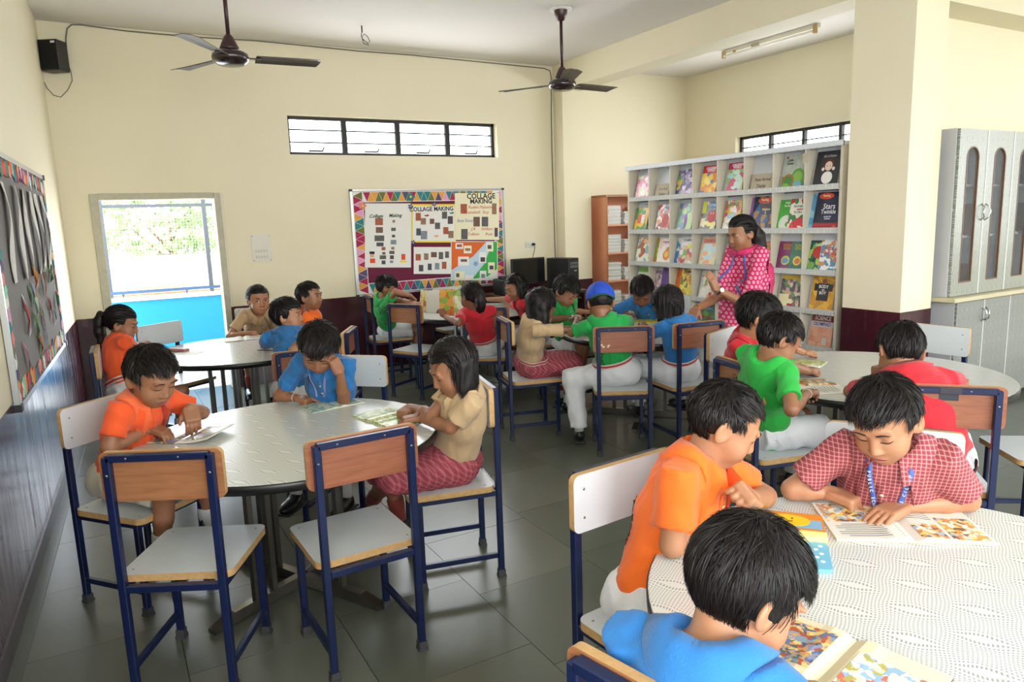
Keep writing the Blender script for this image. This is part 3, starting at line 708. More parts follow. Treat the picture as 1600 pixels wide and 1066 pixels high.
def polypx(t, pts, m, d, name):
    w = [on_back(*p) for p in pts]; b = MB(); b.prism([(p.x, p.z) for p in w][::-1], d, d+0.0012, M=back_M(0, 0, 0)); b.build(name, m, t)
polypx(pE, [(704, 378), (758, 378), (738, 400), (704, 422)], M_SAF, 0.027, 'saffron_band')
polypx(pE, [(768, 378), (775, 378), (775, 420), (760, 432), (736, 436), (755, 412)], M_GRN, 0.027, 'green_band')
polypx(pE, [(758, 378), (768, 378), (755, 412), (736, 436), (704, 437), (704, 422), (738, 400)], M_PBL, 0.027, 'pale_band')
prints(pE, [(710, 380, 722, 389), (723, 384, 735, 396), (714, 401, 731, 415), (709, 424, 724, 436), (725, 430, 738, 437), (758, 379, 769, 393), (747, 394, 758, 411), (761, 410, 771, 427), (748, 423, 758, 436)], 0.0284, mats=[M_WHITE, M_CREAMP])
prints(pE, [(712, 382, 720, 386), (725, 388, 733, 392), (718, 405, 728, 409), (711, 427, 716, 433), (760, 383, 766, 389), (749, 402, 756, 409), (763, 415, 769, 421), (750, 428, 756, 434)], 0.0298)
p = on_back(741.5, 412); MB().lathe([(0.022, 0), (0.026, 0), (0.026, 0.002), (0.022, 0.002), (0.022, 0)], 20, close=False).build('wheel_ring', M_BLUINK, pE).matrix_local = back_M(p.x, p.z, 0.0285)
b = MB()
for k in range(6): b.bar((-.022*math.cos(k*PI/6), -.022*math.sin(k*PI/6), .0005), (.022*math.cos(k*PI/6), .022*math.sin(k*PI/6), .0005), .002, .0008)
o = b.build('wheel_spokes', M_BLUINK, pE); o.matrix_local = back_M(p.x, p.z, 0.0285); o['kind'] = 'stuff'
for px_, py_, m_, s_ in ((640, 308, TRI[1], .055), (565, 322, TRI[7], .05), (640, 323, mat('royal_blue_paper', '#2a4c9a', .8), .034), (677, 319, MATS['royal_blue_paper'], .032), (644, 379, MATS['royal_blue_paper'], .032)):
    p = on_back(px_, py_); pts = []
    for k in range(25):
        a = k*2*PI/25; q = s_*(0.72+0.28*math.cos(5*a)); pts.append((q*math.cos(a), q*math.sin(a)))
    t = thing('paper_flower', 'cut paper flower pinned on the notice board, '+{1: '', }.get(0, '')+{640: 'teal' if py_ == 308 else 'blue, left of the gold-edged poster', 565: 'pink, at the upper left corner', 677: 'blue, over the black capitals', 644: 'blue, lower corner of gold-edged poster'}[px_], 'flower', (p.x, YB-0.031, p.z), 0, 'cut paper flowers')
    MB().prism(pts, 0, 0.002, M=Matrix(((1, 0, 0, 0), (0, 0, -1, 0), (0, 1, 0, 0), (0, 0, 0, 1)))).build('petals', m_, t)
    MB().lathe([(s_*.25, 0), (s_*.2, .004)], 10).build('centre', M_YEL, t).matrix_local = Matrix(((1, 0, 0, 0), (0, 0, -1, -0.002), (0, 1, 0, 0), (0, 0, 0, 1)))

# notice board on the left wall (seen very obliquely)
ang = math.atan(0.05)                                  # wall leans 2.9 degrees off the room axis
lb = thing('notice_board', 'grey notice board with scrap-paper border on the left wall', 'notice board', (lwx(5.1), 5.1, 1.395), -ang)
HY, HZ = 1.12, 0.60
MB().box((0.011, 0, 0), (0.02, 2*HY, 2*HZ)).build('grey_panel', mat('grey_felt', '#7d7a78', 0.9, bump=.2, bscale=150), lb)
for a, c in (((-HY, -HZ), (HY, -HZ)), ((-HY, HZ), (HY, HZ)), ((-HY, -HZ), (-HY, HZ)), ((HY, -HZ), (HY, HZ))):
    MB().bar((0.016, a[0], a[1]), (0.016, c[0], c[1]), 0.024, 0.028).build('frame_rail', M_ALU, lb)
for y, z in ((-HY, -HZ), (HY, -HZ), (-HY, HZ), (HY, HZ)): MB().box((0.018, y, z), (0.034, 0.05, 0.035)).build('corner_cap', M_BLK, lb)
r = random.Random(11); k = 0
def scrap(y, z, s, m):
    n = 5; pts = [(y+s*math.cos(a)*r.uniform(.6, 1.1), z+s*math.sin(a)*r.uniform(.7, 1.3)) for a in [i*2*PI/n+r.uniform(-.3, .3) for i in range(n)]]
    MB().prism(pts, 0.022+r.uniform(0, .004), 0.0275, M=Matrix(((0, 0, 1, 0), (1, 0, 0, 0), (0, 1, 0, 0), (0, 0, 0, 1)))).build('paper_scrap', m, lb)
for z in (-HZ+.06, HZ-.06):
    y = -HY+.04
    while y < HY-.02: scrap(y, z+r.uniform(-.02, .02), .045, r.choice(TRI+[M_WHITE, M_ORG])); y += .052
for y in (-HY+.06, HY-.06):
    z = -HZ+.09
    while z < HZ-.08: scrap(y+r.uniform(-.02, .02), z, .045, r.choice(TRI+[M_WHITE, M_ORG])); z += .056
for i, y in enumerate((-.72, -.40, -.08, .24, .55, .82)):   # hanging white paper strips, bowed away from the board
    vs = []; fs = []; N = 8
    for q in range(N+1):
        z = .46-.5*q/N; bow = .03+.014*math.sin(q/N*PI)+.006*(i % 2); tw = .03*math.sin(q*.8+i)
        vs += [(bow+tw*.3, y-.065+tw, z), (bow-.006, y+.065+tw, z)]
    vs += [(a-.0015, b_, c) for a, b_, c in vs]; o2 = 2*(N+1)
    for q in range(N): fs += [(2*q, 2*q+2, 2*q+3, 2*q+1), (o2+2*q, o2+2*q+1, o2+2*q+3, o2+2*q+2), (2*q, o2+2*q, o2+2*q+2, 2*q+2), (2*q+1, 2*q+3, o2+2*q+3, o2+2*q+1)]
    t = tag(MB().add(vs, fs, smooth=True).build('paper_strip', mat('dull_white_paper', '#c4c2bb', .7)), 'curled white paper strip on the left wall board, number %s counted from the viewer' % ('one', 'two', 'three', 'four', 'five', 'six')[i], 'paper', 'curled white paper strips')
    t.matrix_world = Matrix.Translation((lwx(5.1), 5.1, 1.395)) @ Matrix.Rotation(-ang, 4, 'Z')
LEAFM = [mat('leaf_paper_%d' % i, c, .8) for i, c in enumerate(('#d98fae', '#7fae6a', '#c9d8cf', '#e0913e', '#5b8f63', '#b9c7cf', '#c46b6b'))]
for i in range(26):
    y, z = r.uniform(-.8, .85), r.uniform(-.42, -.05); a = r.uniform(.6, 2.4); L = r.uniform(.06, .12); w = L*.28; d = Vector((0, math.cos(a), math.sin(a))); s = Vector((0, -d.z, d.y)); c = Vector((.026, y, z)); h = r.uniform(.006, .03)
    vs = [c-d*L, c-d*L*.3+s*w+Vector((h, 0, 0)), c+d*L*.4+s*w*.8+Vector((h, 0, 0)), c+d*L, c+d*L*.4-s*w*.8+Vector((h*.4, 0, 0)), c-d*L*.3-s*w+Vector((h*.4, 0, 0))]
    vs += [v-Vector((.001, 0, 0)) for v in vs]
    MB().add(vs, [(0, 5, 4, 3, 2, 1), (6, 7, 8, 9, 10, 11)]+[(q, (q+1) % 6, 6+(q+1) % 6, 6+q) for q in range(6)]).build('paper_leaf', LEAFM[i % 7], lb)

# loudspeaker in the corner, its cable, the cable run, socket, card, ceiling hook
sp_ = thing('wall_speaker', 'small black loudspeaker box mounted high in the left corner', 'speaker', (-0.14, 7.48, 2.98), math.radians(-32))
MB().box((0, 0, 0.11), (0.17, 0.14, 0.25), bev=.008).build('cabinet', M_BLK, sp_)
MB().box((0, -0.073, 0.11), (0.15, 0.006, 0.23)).build('grille', mat('speaker_cloth', '#0d0d0e', .9, bump=.3, bscale=300), sp_)
MB().box((.052, -.077, 0.21), (.035, .003, .016)).build('badge', M_WHITE, sp_)
for z in (0, .22): MB().box((-.06, .075, z), (.03, .05, .02)).build('bracket', M_ALU, sp_)
def cable(name, label, pts, rad, m): return tag(MB().tube(pts, rad, 6).build(name, m), label, 'cable')
M_CABLE = mat('grey_cable', '#6c6a60', .6); M_BCABLE = mat('black_cable', '#1c1b1a', .5)
def bk(L, d=.006): return [on_back(x, y)-Vector((0, d, 0)) for x, y in L]
cable('speaker_cable', 'thin looped cable hanging below the corner loudspeaker', bk([(66, 112), (67, 125), (74, 138), (84, 149), (95, 152), (106, 141), (113, 126), (111, 112), (106, 100)]), .0035, M_CABLE)
cable('wall_cable', 'long grey cable running along the top of the back wall and down beside the pillar', bk([(106, 100), (104, 80), (103, 60), (105, 45), (112, 39), (125, 39), (200, 49), (300, 58), (400, 64), (480, 72), (560, 80), (640, 86), (700, 92), (780, 100), (850, 107), (859, 111), (861, 122), (861, 180), (862, 240), (864, 300), (866, 360), (868, 425)], .008), .006, M_CABLE)
sk_ = thing('wall_socket', 'white wall socket with black plug beside the computer', 'socket', on_back(828, 382))
MB().box((0, -.006, 0), (.13, .012, .075), bev=.004).build('face_plate', mat('white_plastic', '#d8d8d2', .4), sk_)
MB().box((-.035, -.0125, .005), (.025, .004, .04)).build('rocker_switch', mat('white_plastic_b', '#c9c9c4', .4), sk_)
MB().lathe([(.018, 0), (.018, .03), (.012, .045)], 12).build('plug', M_BLK, sk_).matrix_local = Matrix.Translation((.035, -.012, 0)) @ Matrix.Rotation(PI/2, 4, 'X')
cable('plug_cable', 'black mains cable hanging from the wall socket', bk([(834, 384), (833, 392), (831, 400), (829, 410), (826, 425)], .03), .004, M_BCABLE)
cd_ = thing('wall_card', 'small white printed card fixed to the wall right of the doorway', 'card', on_back(408.5, 388))
MB().box((0, -.003, 0), (.185, .005, .27)).build('card_sheet', mat('milky_acrylic', '#cfcdbf', .35), cd_)
for z in (-.09, -.03):
    for i in range(5):
        b = MB(); b.tube([(-.055+i*.026+.007*math.cos(a), -.0062, z+.010*math.sin(a)) for a in [q*2*PI/10 for q in range(11)]], .0011, 5); b.tube([(-.055+i*.026, -.0062, z+.01), (-.055+i*.026, -.0062, z+.022)], .001, 5); b.build('ink_mark', M_GREYP, cd_)
for x in (-.08, .08):
    for z in (-.12, .12): MB().tube([(x, -.0055, z), (x, -.008, z)], .005, 8).build('fixing', M_SCREW, cd_)
p = on_back(565, 40); hk = thing('ceiling_hook_wire', 'loop of bare wire hanging from a ceiling hook', 'wire', (2.337, 6.728, CEIL))
MB().tube([(0, 0, 0), (0, 0, -.04), (.0, 0, -.06)], .006, 6).build('hook', M_BLACKSTEEL, hk)
MB().tube([(.0, 0, -.05), (-.01, 0, -.09), (.005, 0, -.12), (.05, 0, -.15), (.07, 0, -.13), (.05, 0, -.09), (.02, 0, -.07), (-.005, 0, -.1), (.01, 0, -.155), (.06, 0, -.165)], .0035, 6).build('wire_loop', M_BCABLE, hk)
# tube light on the bay ceiling
tl = thing('tube_light', 'unlit fluorescent batten with bare tube on the ceiling of the bay', 'light', (6.39, 5.57, CEIL))
MB().box((0.02, 0, -.022), (.045, 1.24, .044)).build('batten', mat('batten_enamel', '#dcd8c8', .4), tl)
MB().tube([(-.03, -.58, -.075), (-.03, .58, -.075)], .013, 12).build('glass_tube', mat('tube_glass', '#f2f0e6', .2), tl)
M_TAN = mat('yellowed_plastic', '#b39a6c', .5)
for y in (-.6, .6): MB().box((-.012, y, -.055), (.045, .03, .08), bev=.004).build('tube_holder', M_TAN, tl)
MB().box((-.005, .45, -.045), (.02, .03, .03)).build('starter', M_TAN, tl); MB().box((0.0, .16, -.04), (.03, .10, .035), bev=.004).build('choke_cover', mat('choke_grey', '#b0a68e', .5), tl)

# ------------------------------------------------------------------ computer corner
M_DKWOOD = wood_mat('dark_desk_wood', '#3a241c', '#54362a', .4)
dk = thing('computer_desk', 'dark wooden desk below the computer against the back wall', 'desk', (4.42, 7.2, 0))
MB().box((0, 0, .735), (1.10, .62, .03), bev=.004).build('desk_top', M_DKWOOD, dk)
for x in (-.52, .52): MB().box((x, 0, .36), (.03, .58, .72)).build('side_panel', M_DKWOOD, dk)
MB().box((0, .24, .45), (1.0, .02, .5)).build('modesty_panel', M_DKWOOD, dk)
MB().box((.15, -.12, .66), (.6, .36, .02)).build('keyboard_tray', M_DKWOOD, dk)
mo = thing('monitor', 'black flat computer monitor on the desk', 'monitor', (4.38, 7.28, .75), math.radians(8))
MB().box((0, 0, .235), (.50, .035, .31), bev=.006).build('screen_housing', M_BLK, mo)
MB().box((0, -.0185, .238), (.465, .002, .272)).build('screen_glass', mat('dark_screen', '#0b0c0e', .12, coat=.3), mo)
MB().bar((0, .03, .01), (0, .03, .2), .05, .02).build('stand_neck', M_BLK, mo); MB().prism(rrect(.24, .18, .04, 4), 0, .014).build('stand_foot', M_BLK, mo)
ct = thing('computer_tower', 'black computer tower standing beside the monitor', 'computer', (4.83, 7.22, .75), math.radians(14))
MB().box((0, 0, .185), (.18, .36, .37), bev=.006).build('case', mat('matt_black_case', '#1b1c1e', .5), ct)
MB().box((0, -.182, .19), (.165, .006, .34), bev=.002).build('front_bezel', M_BLK, ct)
for z in (.31, .27): MB().box((0, -.186, z), (.14, .004, .03)).build('drive_bay', M_GREYP, ct)
MB().box((0.02, -.187, .22), (.045, .003, .012)).build('badge', M_ALU, ct)
kb = thing('keyboard', 'black keyboard lying before the monitor', 'keyboard', (4.44, 7.02, .75), math.radians(6))
MB().box((0, 0, .01), (.44, .14, .018), bev=.004).build('base', M_BLK, kb)
for r_i in range(5):
    for c_i in range(14):
        if r_i == 0 and c_i == 0: key = MB().box((0, 0, 0), (.024, .02, .008), bev=.002).build('key', M_GREYP, kb); o = key
        else: o = key.copy(); COL.objects.link(o)
        o.location = (-.197+c_i*.0302, -.05+r_i*.025, .022)
pn = thing('printer', 'low black printer on the desk left of the monitor', 'printer', (3.99, 7.12, .75), math.radians(-6))
MB().box((0, 0, .09), (.22, .3, .18), bev=.015).build('body', M_BLK, pn); MB().box((0, -.155, .055), (.18, .02, .035)).build('paper_slot', M_GREYP, pn); MB().box((0, .05, .195), (.12, .1, .03), bev=.006).build('lid', M_BLK, pn)
# orange rack with paper bundles
M_ORANGE = mat('orange_enamel', '#e79f7c', .5, var=.05); M_RACKTRIM = wood_mat('rack_trim_wood', '#a06b3e', '#b98455', .5)
rk = thing('paper_rack', 'orange open rack with stacks of paper between pillar and display shelf', 'rack', (5.51, 7.24, 0))
RWD, RDP, RHT = .80, .31, 1.83
for x in (.009, RWD-.009): MB().box((x, RDP/2, RHT/2), (.018, RDP, RHT)).build('side_panel', M_ORANGE, rk)
MB().box((RWD/2, RDP-.006, RHT/2), (RWD-.036, .012, RHT)).build('back_panel', M_ORANGE, rk)
for z in (.06, .42, .78, 1.13, 1.48): MB().box((RWD/2, RDP/2-.006, z), (RWD-.036, RDP-.012, .02)).build('shelf', M_ORANGE, rk)
MB().box((RWD/2, RDP/2, RHT+.013), (RWD+.02, RDP+.02, .026)).build('top_board', M_RACKTRIM, rk)
for x in (.009, RWD-.009): MB().box((x, -.004, RHT/2), (.02, .008, RHT)).build('edge_strip', M_RACKTRIM, rk)
lvl = {.43: 'bottom', .79: 'second lowest', 1.14: 'middle', 1.49: 'top'}
for z in lvl:
    for j, (x, n) in enumerate(((.135, 16), (.40, 13), (.665, 15))):
        t = thing('paper_stack', 'white paper stack, orange rack, %s shelf, %s' % (lvl[z], ('left', 'middle', 'right')[j]), 'paper stack', (5.51+x, 7.24+.15, z), 0, 'paper stacks on the rack')
        r = random.Random(int(z*100)+j); zz = 0
        for i in range(n-2*(j == 1)):
            h = r.uniform(.012, .017); MB().box((r.uniform(-.006, .006), r.uniform(-.006, .006), zz+h/2), (.205, .27, h-.0015), Matrix.Rotation(r.uniform(-.05, .05), 3, 'Z')).build('paper_bundle', M_WHITE if i % 3 else mat('offwhite_paper', '#d5d6d2', .85), t); zz += h
# ------------------------------------------------------------------ display shelf for books and magazines
M_SHELFW = mat('pale_grey_board', '#d3d7de', .5, var=.03)
M_SHELFE = mat('cream_edge_board', '#d0cab8', .55, var=.06, vscale=12)
M_FASC = opart('dotted_fascia_laminate', L=.06, N=9, axes=('Y', 'Z'), rough=.35, base='#d2d4d0', ink='#6f7472')
SX, SY0, SY1 = 5.05, 3.665, 6.225           # front plane, near end, far end
NC = 8; CWD = (SY1-SY0)/NC
LEDGE = [1.757, 1.415, 1.078, 0.757, 0.452, 0.14]
ds = thing('display_shelf', 'tall grey display shelf with eight columns of face-out books', 'shelf', (0, 0, 0))
D = .30
for y in (SY0-.012, SY1+.012): MB().box((SX+D/2, y, 1.05), (D, .024, 2.10)).build('side_panel', M_SHELFE, ds)
MB().box((SX+D-.008, (SY0+SY1)/2, 1.05), (.016, SY1-SY0, 2.10)).build('back_panel', M_SHELFW, ds)
MB().box((SX+D/2-.01, (SY0+SY1)/2, 2.087), (D+.02, SY1-SY0+.07, .03)).build('top_board', M_SHELFW, ds)
MB().box((SX-.013, (SY0+SY1)/2, 2.087), (.012, SY1-SY0+.07, .044)).build('top_fascia', M_FASC, ds)
MB().box((SX+D/2, (SY0+SY1)/2, .06), (D-.01, SY1-SY0, .12)).build('plinth', M_SHELFE, ds)
for i in range(1, NC): MB().box((SX+.07, SY0+i*CWD, 1.09), (.14, .014, 1.96)).build('divider', M_SHELFE, ds)
LEAN = math.radians(13)
for z in LEDGE:
    MB().box((SX+.13, (SY0+SY1)/2, z-.006), (.26, SY1-SY0-.004, .012)).build('ledge', M_SHELFW, ds)
    MB().box((SX-.004, (SY0+SY1)/2, z+.004), (.010, SY1-SY0-.002, .046)).build('fascia', M_FASC, ds)
    for c in range(NC):
        yc = SY0+(c+.5)*CWD; h = .325
        R = Matrix.Rotation(LEAN, 3, 'Y')
        MB().box((SX+.066+.5*h*math.sin(LEAN), yc, z+.5*h*math.cos(LEAN)), (.006, CWD-.018, h), R).build('slanted_back', M_SHELFW, ds)
M_PAGES = mat('book_pages', '#e4dcc4', .85)
def cover_mat(key, cols, scale=22.0, vig=0):
    """printed cover: patches of a few inks"""
    name = 'cover_'+key
    if name in MATS: return MATS[name]
    m, nt, p = new_mat(name); tc = node(nt, 'ShaderNodeTexCoord')
    mp = node(nt, 'ShaderNodeMapping'); sd = random.Random(key); mp.inputs['Location'].default_value = (sd.uniform(0, 9), sd.uniform(0, 9), 0); nt.links.new(tc.outputs['Object'], mp.inputs[0])
    nz = node(nt, 'ShaderNodeTexNoise'); nz.inputs['Scale'].default_value = scale*.8; nt.links.new(mp.outputs[0], nz.inputs['Vector'])
    ad = node(nt, 'ShaderNodeVectorMath', operation='MULTIPLY_ADD'); ad.inputs[1].default_value = (.03, .03, .03); nt.links.new(nz.outputs['Color'], ad.inputs[0]); nt.links.new(mp.outputs[0], ad.inputs[2])
    vo = node(nt, 'ShaderNodeTexVoronoi'); vo.inputs['Scale'].default_value = scale; nt.links.new(ad.outputs[0], vo.inputs['Vector'])
    sp = node(nt, 'ShaderNodeSeparateColor'); nt.links.new(vo.outputs['Color'], sp.inputs[0])
    cr = node(nt, 'ShaderNodeValToRGB'); cr.color_ramp.interpolation = 'CONSTANT'; el = cr.color_ramp.elements
    while len(el) < len(cols): el.new(.5)
    for i, c in enumerate(cols): el[i].position = i/len(cols); el[i].color = (*srgb(c), 1)
    nt.links.new(sp.outputs[0], cr.inputs[0]); nt.links.new(cr.outputs[0], p.inputs['Base Color']); p.inputs['Roughness'].default_value = .32
    MATS[name] = m; return m
def flat_mat(c): return mat('ink_'+c[1:], c, .45)
def disc(rx, ry, n=20): return [(rx*math.cos(2*PI*k/n), ry*math.sin(2*PI*k/n)) for k in range(n)]
ROWN = ('top', 'second', 'third', 'fourth', 'fifth', 'lowest'); COLN = ('first', 'second', 'third', 'fourth', 'fifth', 'sixth', 'seventh', 'eighth')
BK = 0
def book(row, col, look, cols, w=.2, h=.265, dy=0.0, th=.006, shapes=(), texts=(), off=0, name='display_book', cat='book', scale=22.0, cm=None):
    """row 0 = top, col 0 = farthest (left in view). shapes: (poly, (u,v), colour); texts: (txt,u,v,size,colour,bold)"""
    global BK; BK += 1
    z = LEDGE[row]+.001; yc = SY1-(col+.5)*CWD+dy
    right = Vector((0, -1, 0)); a = LEAN; up = Vector((math.sin(a), 0, math.cos(a))); nrm = right.cross(up)
    base = Vector((SX+.030+off*.012, yc, z+.002))+up*0.001
    Mx = Matrix(((right.x, up.x, nrm.x, base.x), (right.y, up.y, nrm.y, base.y), (right.z, up.z, nrm.z, base.z), (0, 0, 0, 1)))
    t = thing(name, look, cat, (0, 0, 0), 0, 'books on the display shelf'); t.matrix_world = Mx
    if name == 'display_card':
        MB().box((0, h/2, 0), (w, h, .003)).build('card_sheet', cm or flat_mat(cols[0]), t)
    else:
        MB().box((.001, h/2, -th/2), (w-.006, h-.004, th-.002)).build('pages', M_PAGES, t)
        MB().box((0, h/2, 0), (w, h, .0016)).build('front_cover', cm or cover_mat('%d_%d_%d' % (row, col, BK), cols, scale), t)
        MB().box((0, h/2, -th), (w, h, .0016)).build('back_cover', flat_mat(cols[0]), t)
        MB().box((-w/2-.0006, h/2, -th/2), (.0016, h, th+.0016)).build('spine', flat_mat(cols[0]), t)
    d = .0012
    for poly, (u, v), c in shapes:
        d += .0003; q = [(x*w+u*w, y*h+v*h) for x, y in poly]
        MB().prism(q, d-.0006, d, M=None).build('printed_shape', flat_mat(c), t)
    for tx in texts:
        txt, u, v, sz, c = tx[:5]; d += .0004
        text_mesh(txt, sz, Matrix.Translation((u*w, v*h, d)) @ Matrix.Diagonal((tx[5] if len(tx) > 5 else .8, 1, 1, 1)), flat_mat(c), t, 'title_lettering', thick=.0003, bold=.0006)
    return t
R4 = lambda x0, y0, x1, y1: [(x0, y0), (x1, y0), (x1, y1), (x0, y1)]
O = (0, 0)
# ---- top row
book(0, 0, 'pink and white magazine at the far left of the top row', ['#e9b8c4', '#f2e4e2', '#d98aa0', '#c9657f', '#b9c48a', '#f0d2cc'], .2, .25)
card_m = mat('buff_card', '#b9ad97', .85, var=.15, vscale=20)
book(0, 1, 'buff card in the second slot of the top row', ['#b9ad97'], .2, .145, name='display_card', cat='card', cm=card_m, texts=[('Periodical', .05, .62, .04, '#2a2524'), ('Section', .0, .27, .04, '#2a2524')])
book(0, 2, 'sky-blue magazine partly behind the violet one in the top row', ['#7ea6cc', '#d9c25a', '#b26a9a', '#6f9a58', '#54407c'], .19, .265, .035, off=1, texts=[('YOU', -.2, .83, .04, '#ffffff')])
book(0, 2, 'violet magazine in front in the third slot of the top row', ['#8a7fa6', '#4b3d66', '#c9b7c9', '#2f2838', '#a489ae'], .16, .27, -.045, texts=[('CAN DO', 0, .84, .038, '#3b4a8c')])
book(0, 3, 'yellow magazine with red title band in the fourth slot of the top row', ['#e8a91e', '#f1c63a', '#d98a1a', '#3f72ae', '#f4dc7a'], .2, .28, shapes=[(R4(-.5, .74, .5, 1), O, '#c0212c')], texts=[("CHILDREN'S", .05, .9, .032, '#ffffff', .8), ('WORLD', .05, .82, .034, '#ffffff', .8)])
book(0, 4, 'pale blue-green magazine with crimson title band in the top row', ['#a9d3d6', '#c9e3d8', '#93b36a', '#e0b86a', '#c9587a', '#a8c770'], .2, .28, shapes=[(R4(-.5, .78, .5, 1), O, '#b81f4e')], texts=[("CHILDREN'S", .04, .92, .03, '#ffffff', .8), ('WORLD', .04, .84, .032, '#ffffff', .8)])
book(0, 5, 'wide buff card in the sixth slot of the top row', ['#b9ad97'], .24, .155, name='display_card', cat='card', cm=card_m, texts=[('New Arrival', .03, .66, .043, '#2a2524'), ('Display', .0, .3, .043, '#2a2524')])
book(0, 6, 'grey-sky book with round green hills in the top row', ['#b7bfb4', '#bcc4b9', '#aeb8ac'], .215, .29, shapes=[(R4(-.5, 0, .5, .38), O, '#4f8f32'), (disc(.30, .24), (.22, .36), '#5f9d38'), (disc(.21, .17), (.22, .34), '#7fb348'), (disc(.27, .2), (-.2, .25), '#a8672e'), (disc(.2, .145), (-.2, .24), '#3f7f34'), (disc(.2, .12), (.25, .12), '#6fa3b0'), (disc(.2, .12), (-.3, .06), '#6fae3e'), (disc(.05, .035), (-.38, .93), '#a83a5a')], texts=[('Little\nGreen', -.22, .8, .032, '#3a3f44'), ])
book(0, 7, 'black book showing a girl in a white dress in the top row', ['#2e2f33', '#303136', '#2b2c30'], .225, .29, th=.016, shapes=[(disc(.21, .16), (.04, .62), '#5a2d22'), (disc(.15, .13), (.04, .58), '#e8cdbd'), (disc(.06, .05), (-.17, .5), '#e6d6cc'), (disc(.06, .05), (.25, .5), '#e6d6cc'), (disc(.22, .17), (.04, .26), '#e9e4df'), (disc(.016, .014), (-.02, .58), '#241a18'), (disc(.016, .014), (.1, .58), '#241a18')], texts=[('Girl of Fiction', .04, .85, .026, '#b9b4b0')])
st_ = thing('shelf_tag', 'small buff tag stuck on the divider beside the black book', 'tag', (SX-.001, SY0+CWD, 2.0)); MB().box((-.002, 0, 0), (.003, .05, .075)).build('tag_sheet', card_m, st_)
# ---- second row
book(1, 0, 'dark magazine partly behind the orange-faced one, second row far left', ['#3a2a38', '#7a4a5a', '#4a3a2a', '#a08a5a'], .16, .25, -.05, off=1)
book(1, 0, 'green and yellow magazine with half-orange face, second row far left', ['#5f9a4e', '#7aa860', '#e2b62a', '#4f8a7a'], .2, .255, .03, shapes=[(disc(.3, .26), (.0, .45), '#e3b51e'), (R4(-.3, .35, .0, .72), O, '#d9562a'), (R4(.0, .35, .26, .72), O, '#eee6da')], texts=[])
book(1, 1, 'white and red magazine with light blue title, second slot of the second row', ['#e9e6e4', '#c9453e', '#8a4a3a', '#efe9e2', '#d88a6a'], .2, .28, shapes=[(disc(.25, .23), (.15, .42), '#b8342f')], texts=[('TIMP', .12, .86, .05, '#4aa3d8'), ('WISDOM', .1, .06, .026, '#2a9a8a')])
book(1, 2, 'green magazine with violet figure, third slot of the second row', ['#4f8f6a', '#8fb84e', '#3f7f8a', '#d9c9a6', '#7a5a9a', '#a9c96a'], .2, .28, shapes=[(disc(.1, .26), (.05, .36), '#7d4f96')], texts=[])
book(1, 3, 'yellow magazine with red creature and blue title, fourth slot of the second row', ['#3a3a34', '#e0d23a', '#4a4a3a', '#d6c2a0', '#7a5a3a'], .2, .285, shapes=[(R4(-.5, .6, -.25, 1), O, '#dfe04a'), (disc(.27, .2), (.18, .48), '#c2241f'), (disc(.3, .1), (.18, .87), '#2f87c0'), (disc(.03, .03), (.1, .6), '#f4f0e6'), (disc(.03, .03), (.25, .6), '#f4f0e6')], texts=[('JATAKA', .18, .87, .032, '#e9f2f6')])
book(1, 4, 'yellow-edged magazine behind in the fifth slot of the second row', ['#e6c84a', '#d98a3a', '#6a8fc0', '#e9e0c0'], .17, .27, -.06, off=1)
book(1, 4, 'white magazine with purple title above the head of the teacher', ['#e9e4d8', '#d9b04a', '#7fb06a', '#c9645a', '#8ac0d0'], .19, .285, .03, texts=[('TINKLE', .02, .87, .046, '#7a2a4a', .75)])
book(1, 5, 'violet-edged book behind in the sixth slot of the second row', ['#a86aae', '#6a5ab0'], .16, .30, .09, off=1)
book(1, 5, 'dark blue storybook with orange oval in the sixth slot of the second row', ['#2a3f6a', '#1f2f4a', '#a8824a', '#4a3a2a', '#2f5fa0'], .235, .305, -.005, shapes=[(disc(.32, .09), (.0, .88), '#d9562a')], texts=[('Reading', .0, .9, .03, '#f4e9c0'), ('Mahabharat', .12, .62, .03, '#d9c9a0', .6), ('&', .12, .52, .03, '#d9c9a0')])
book(1, 6, 'green frog book behind the red one in the seventh slot of the second row', ['#4fae4a', '#56b450', '#49a645'], .2, .265, .055, off=1, shapes=[(disc(.36, .28), (-.05, .22), '#dfe9df'), (disc(.12, .08), (.05, .2), '#5f9f2a')], texts=[('Under', -.1, .9, .026, '#e8f4e0'), ('the Sea', -.1, .8, .026, '#e8f4e0')])
book(1, 6, 'red and white flowered book in the seventh slot of the second row', ['#c9242c', '#e9e2d6', '#d23a3a', '#2f7a3a', '#c11f26'], .165, .27, -.05, shapes=[(R4(-.4, .68, .45, .82), O, '#e9ece0'), (R4(-.35, .5, .4, .64), O, '#e9ece0')], texts=[('FEATHERS', .02, .75, .026, '#2a5f3a', .85), ('FLORA', .02, .57, .03, '#2a5f3a', .9)])
book(1, 7, 'light blue book edge behind the night-sky book', ['#8fc4dc', '#5f9fc9'], .18, .30, .07, off=1)
book(1, 7, 'night-sky book with red foot in the last slot of the second row', ['#20243f', '#262a48', '#1b1f38'], .225, .31, -.012, shapes=[(R4(-.5, 0, .5, .2), O, '#8f2330'), (R4(-.5, .12, .5, .16), O, '#b52a2e'), (disc(.3, .085), (-.12, .9), '#d9502c'), (disc(.08, .05), (.38, .08), '#d24a4a')], texts=[('Reading', -.12, .91, .026, '#f4e6b0', .8), ('Stars', .06, .62, .062, '#e6e6ec', .9), ('Twinkle', .06, .48, .05, '#e6e6ec', .85), ('stories for\nbedtime', .06, .33, .02, '#c9c9d6')])
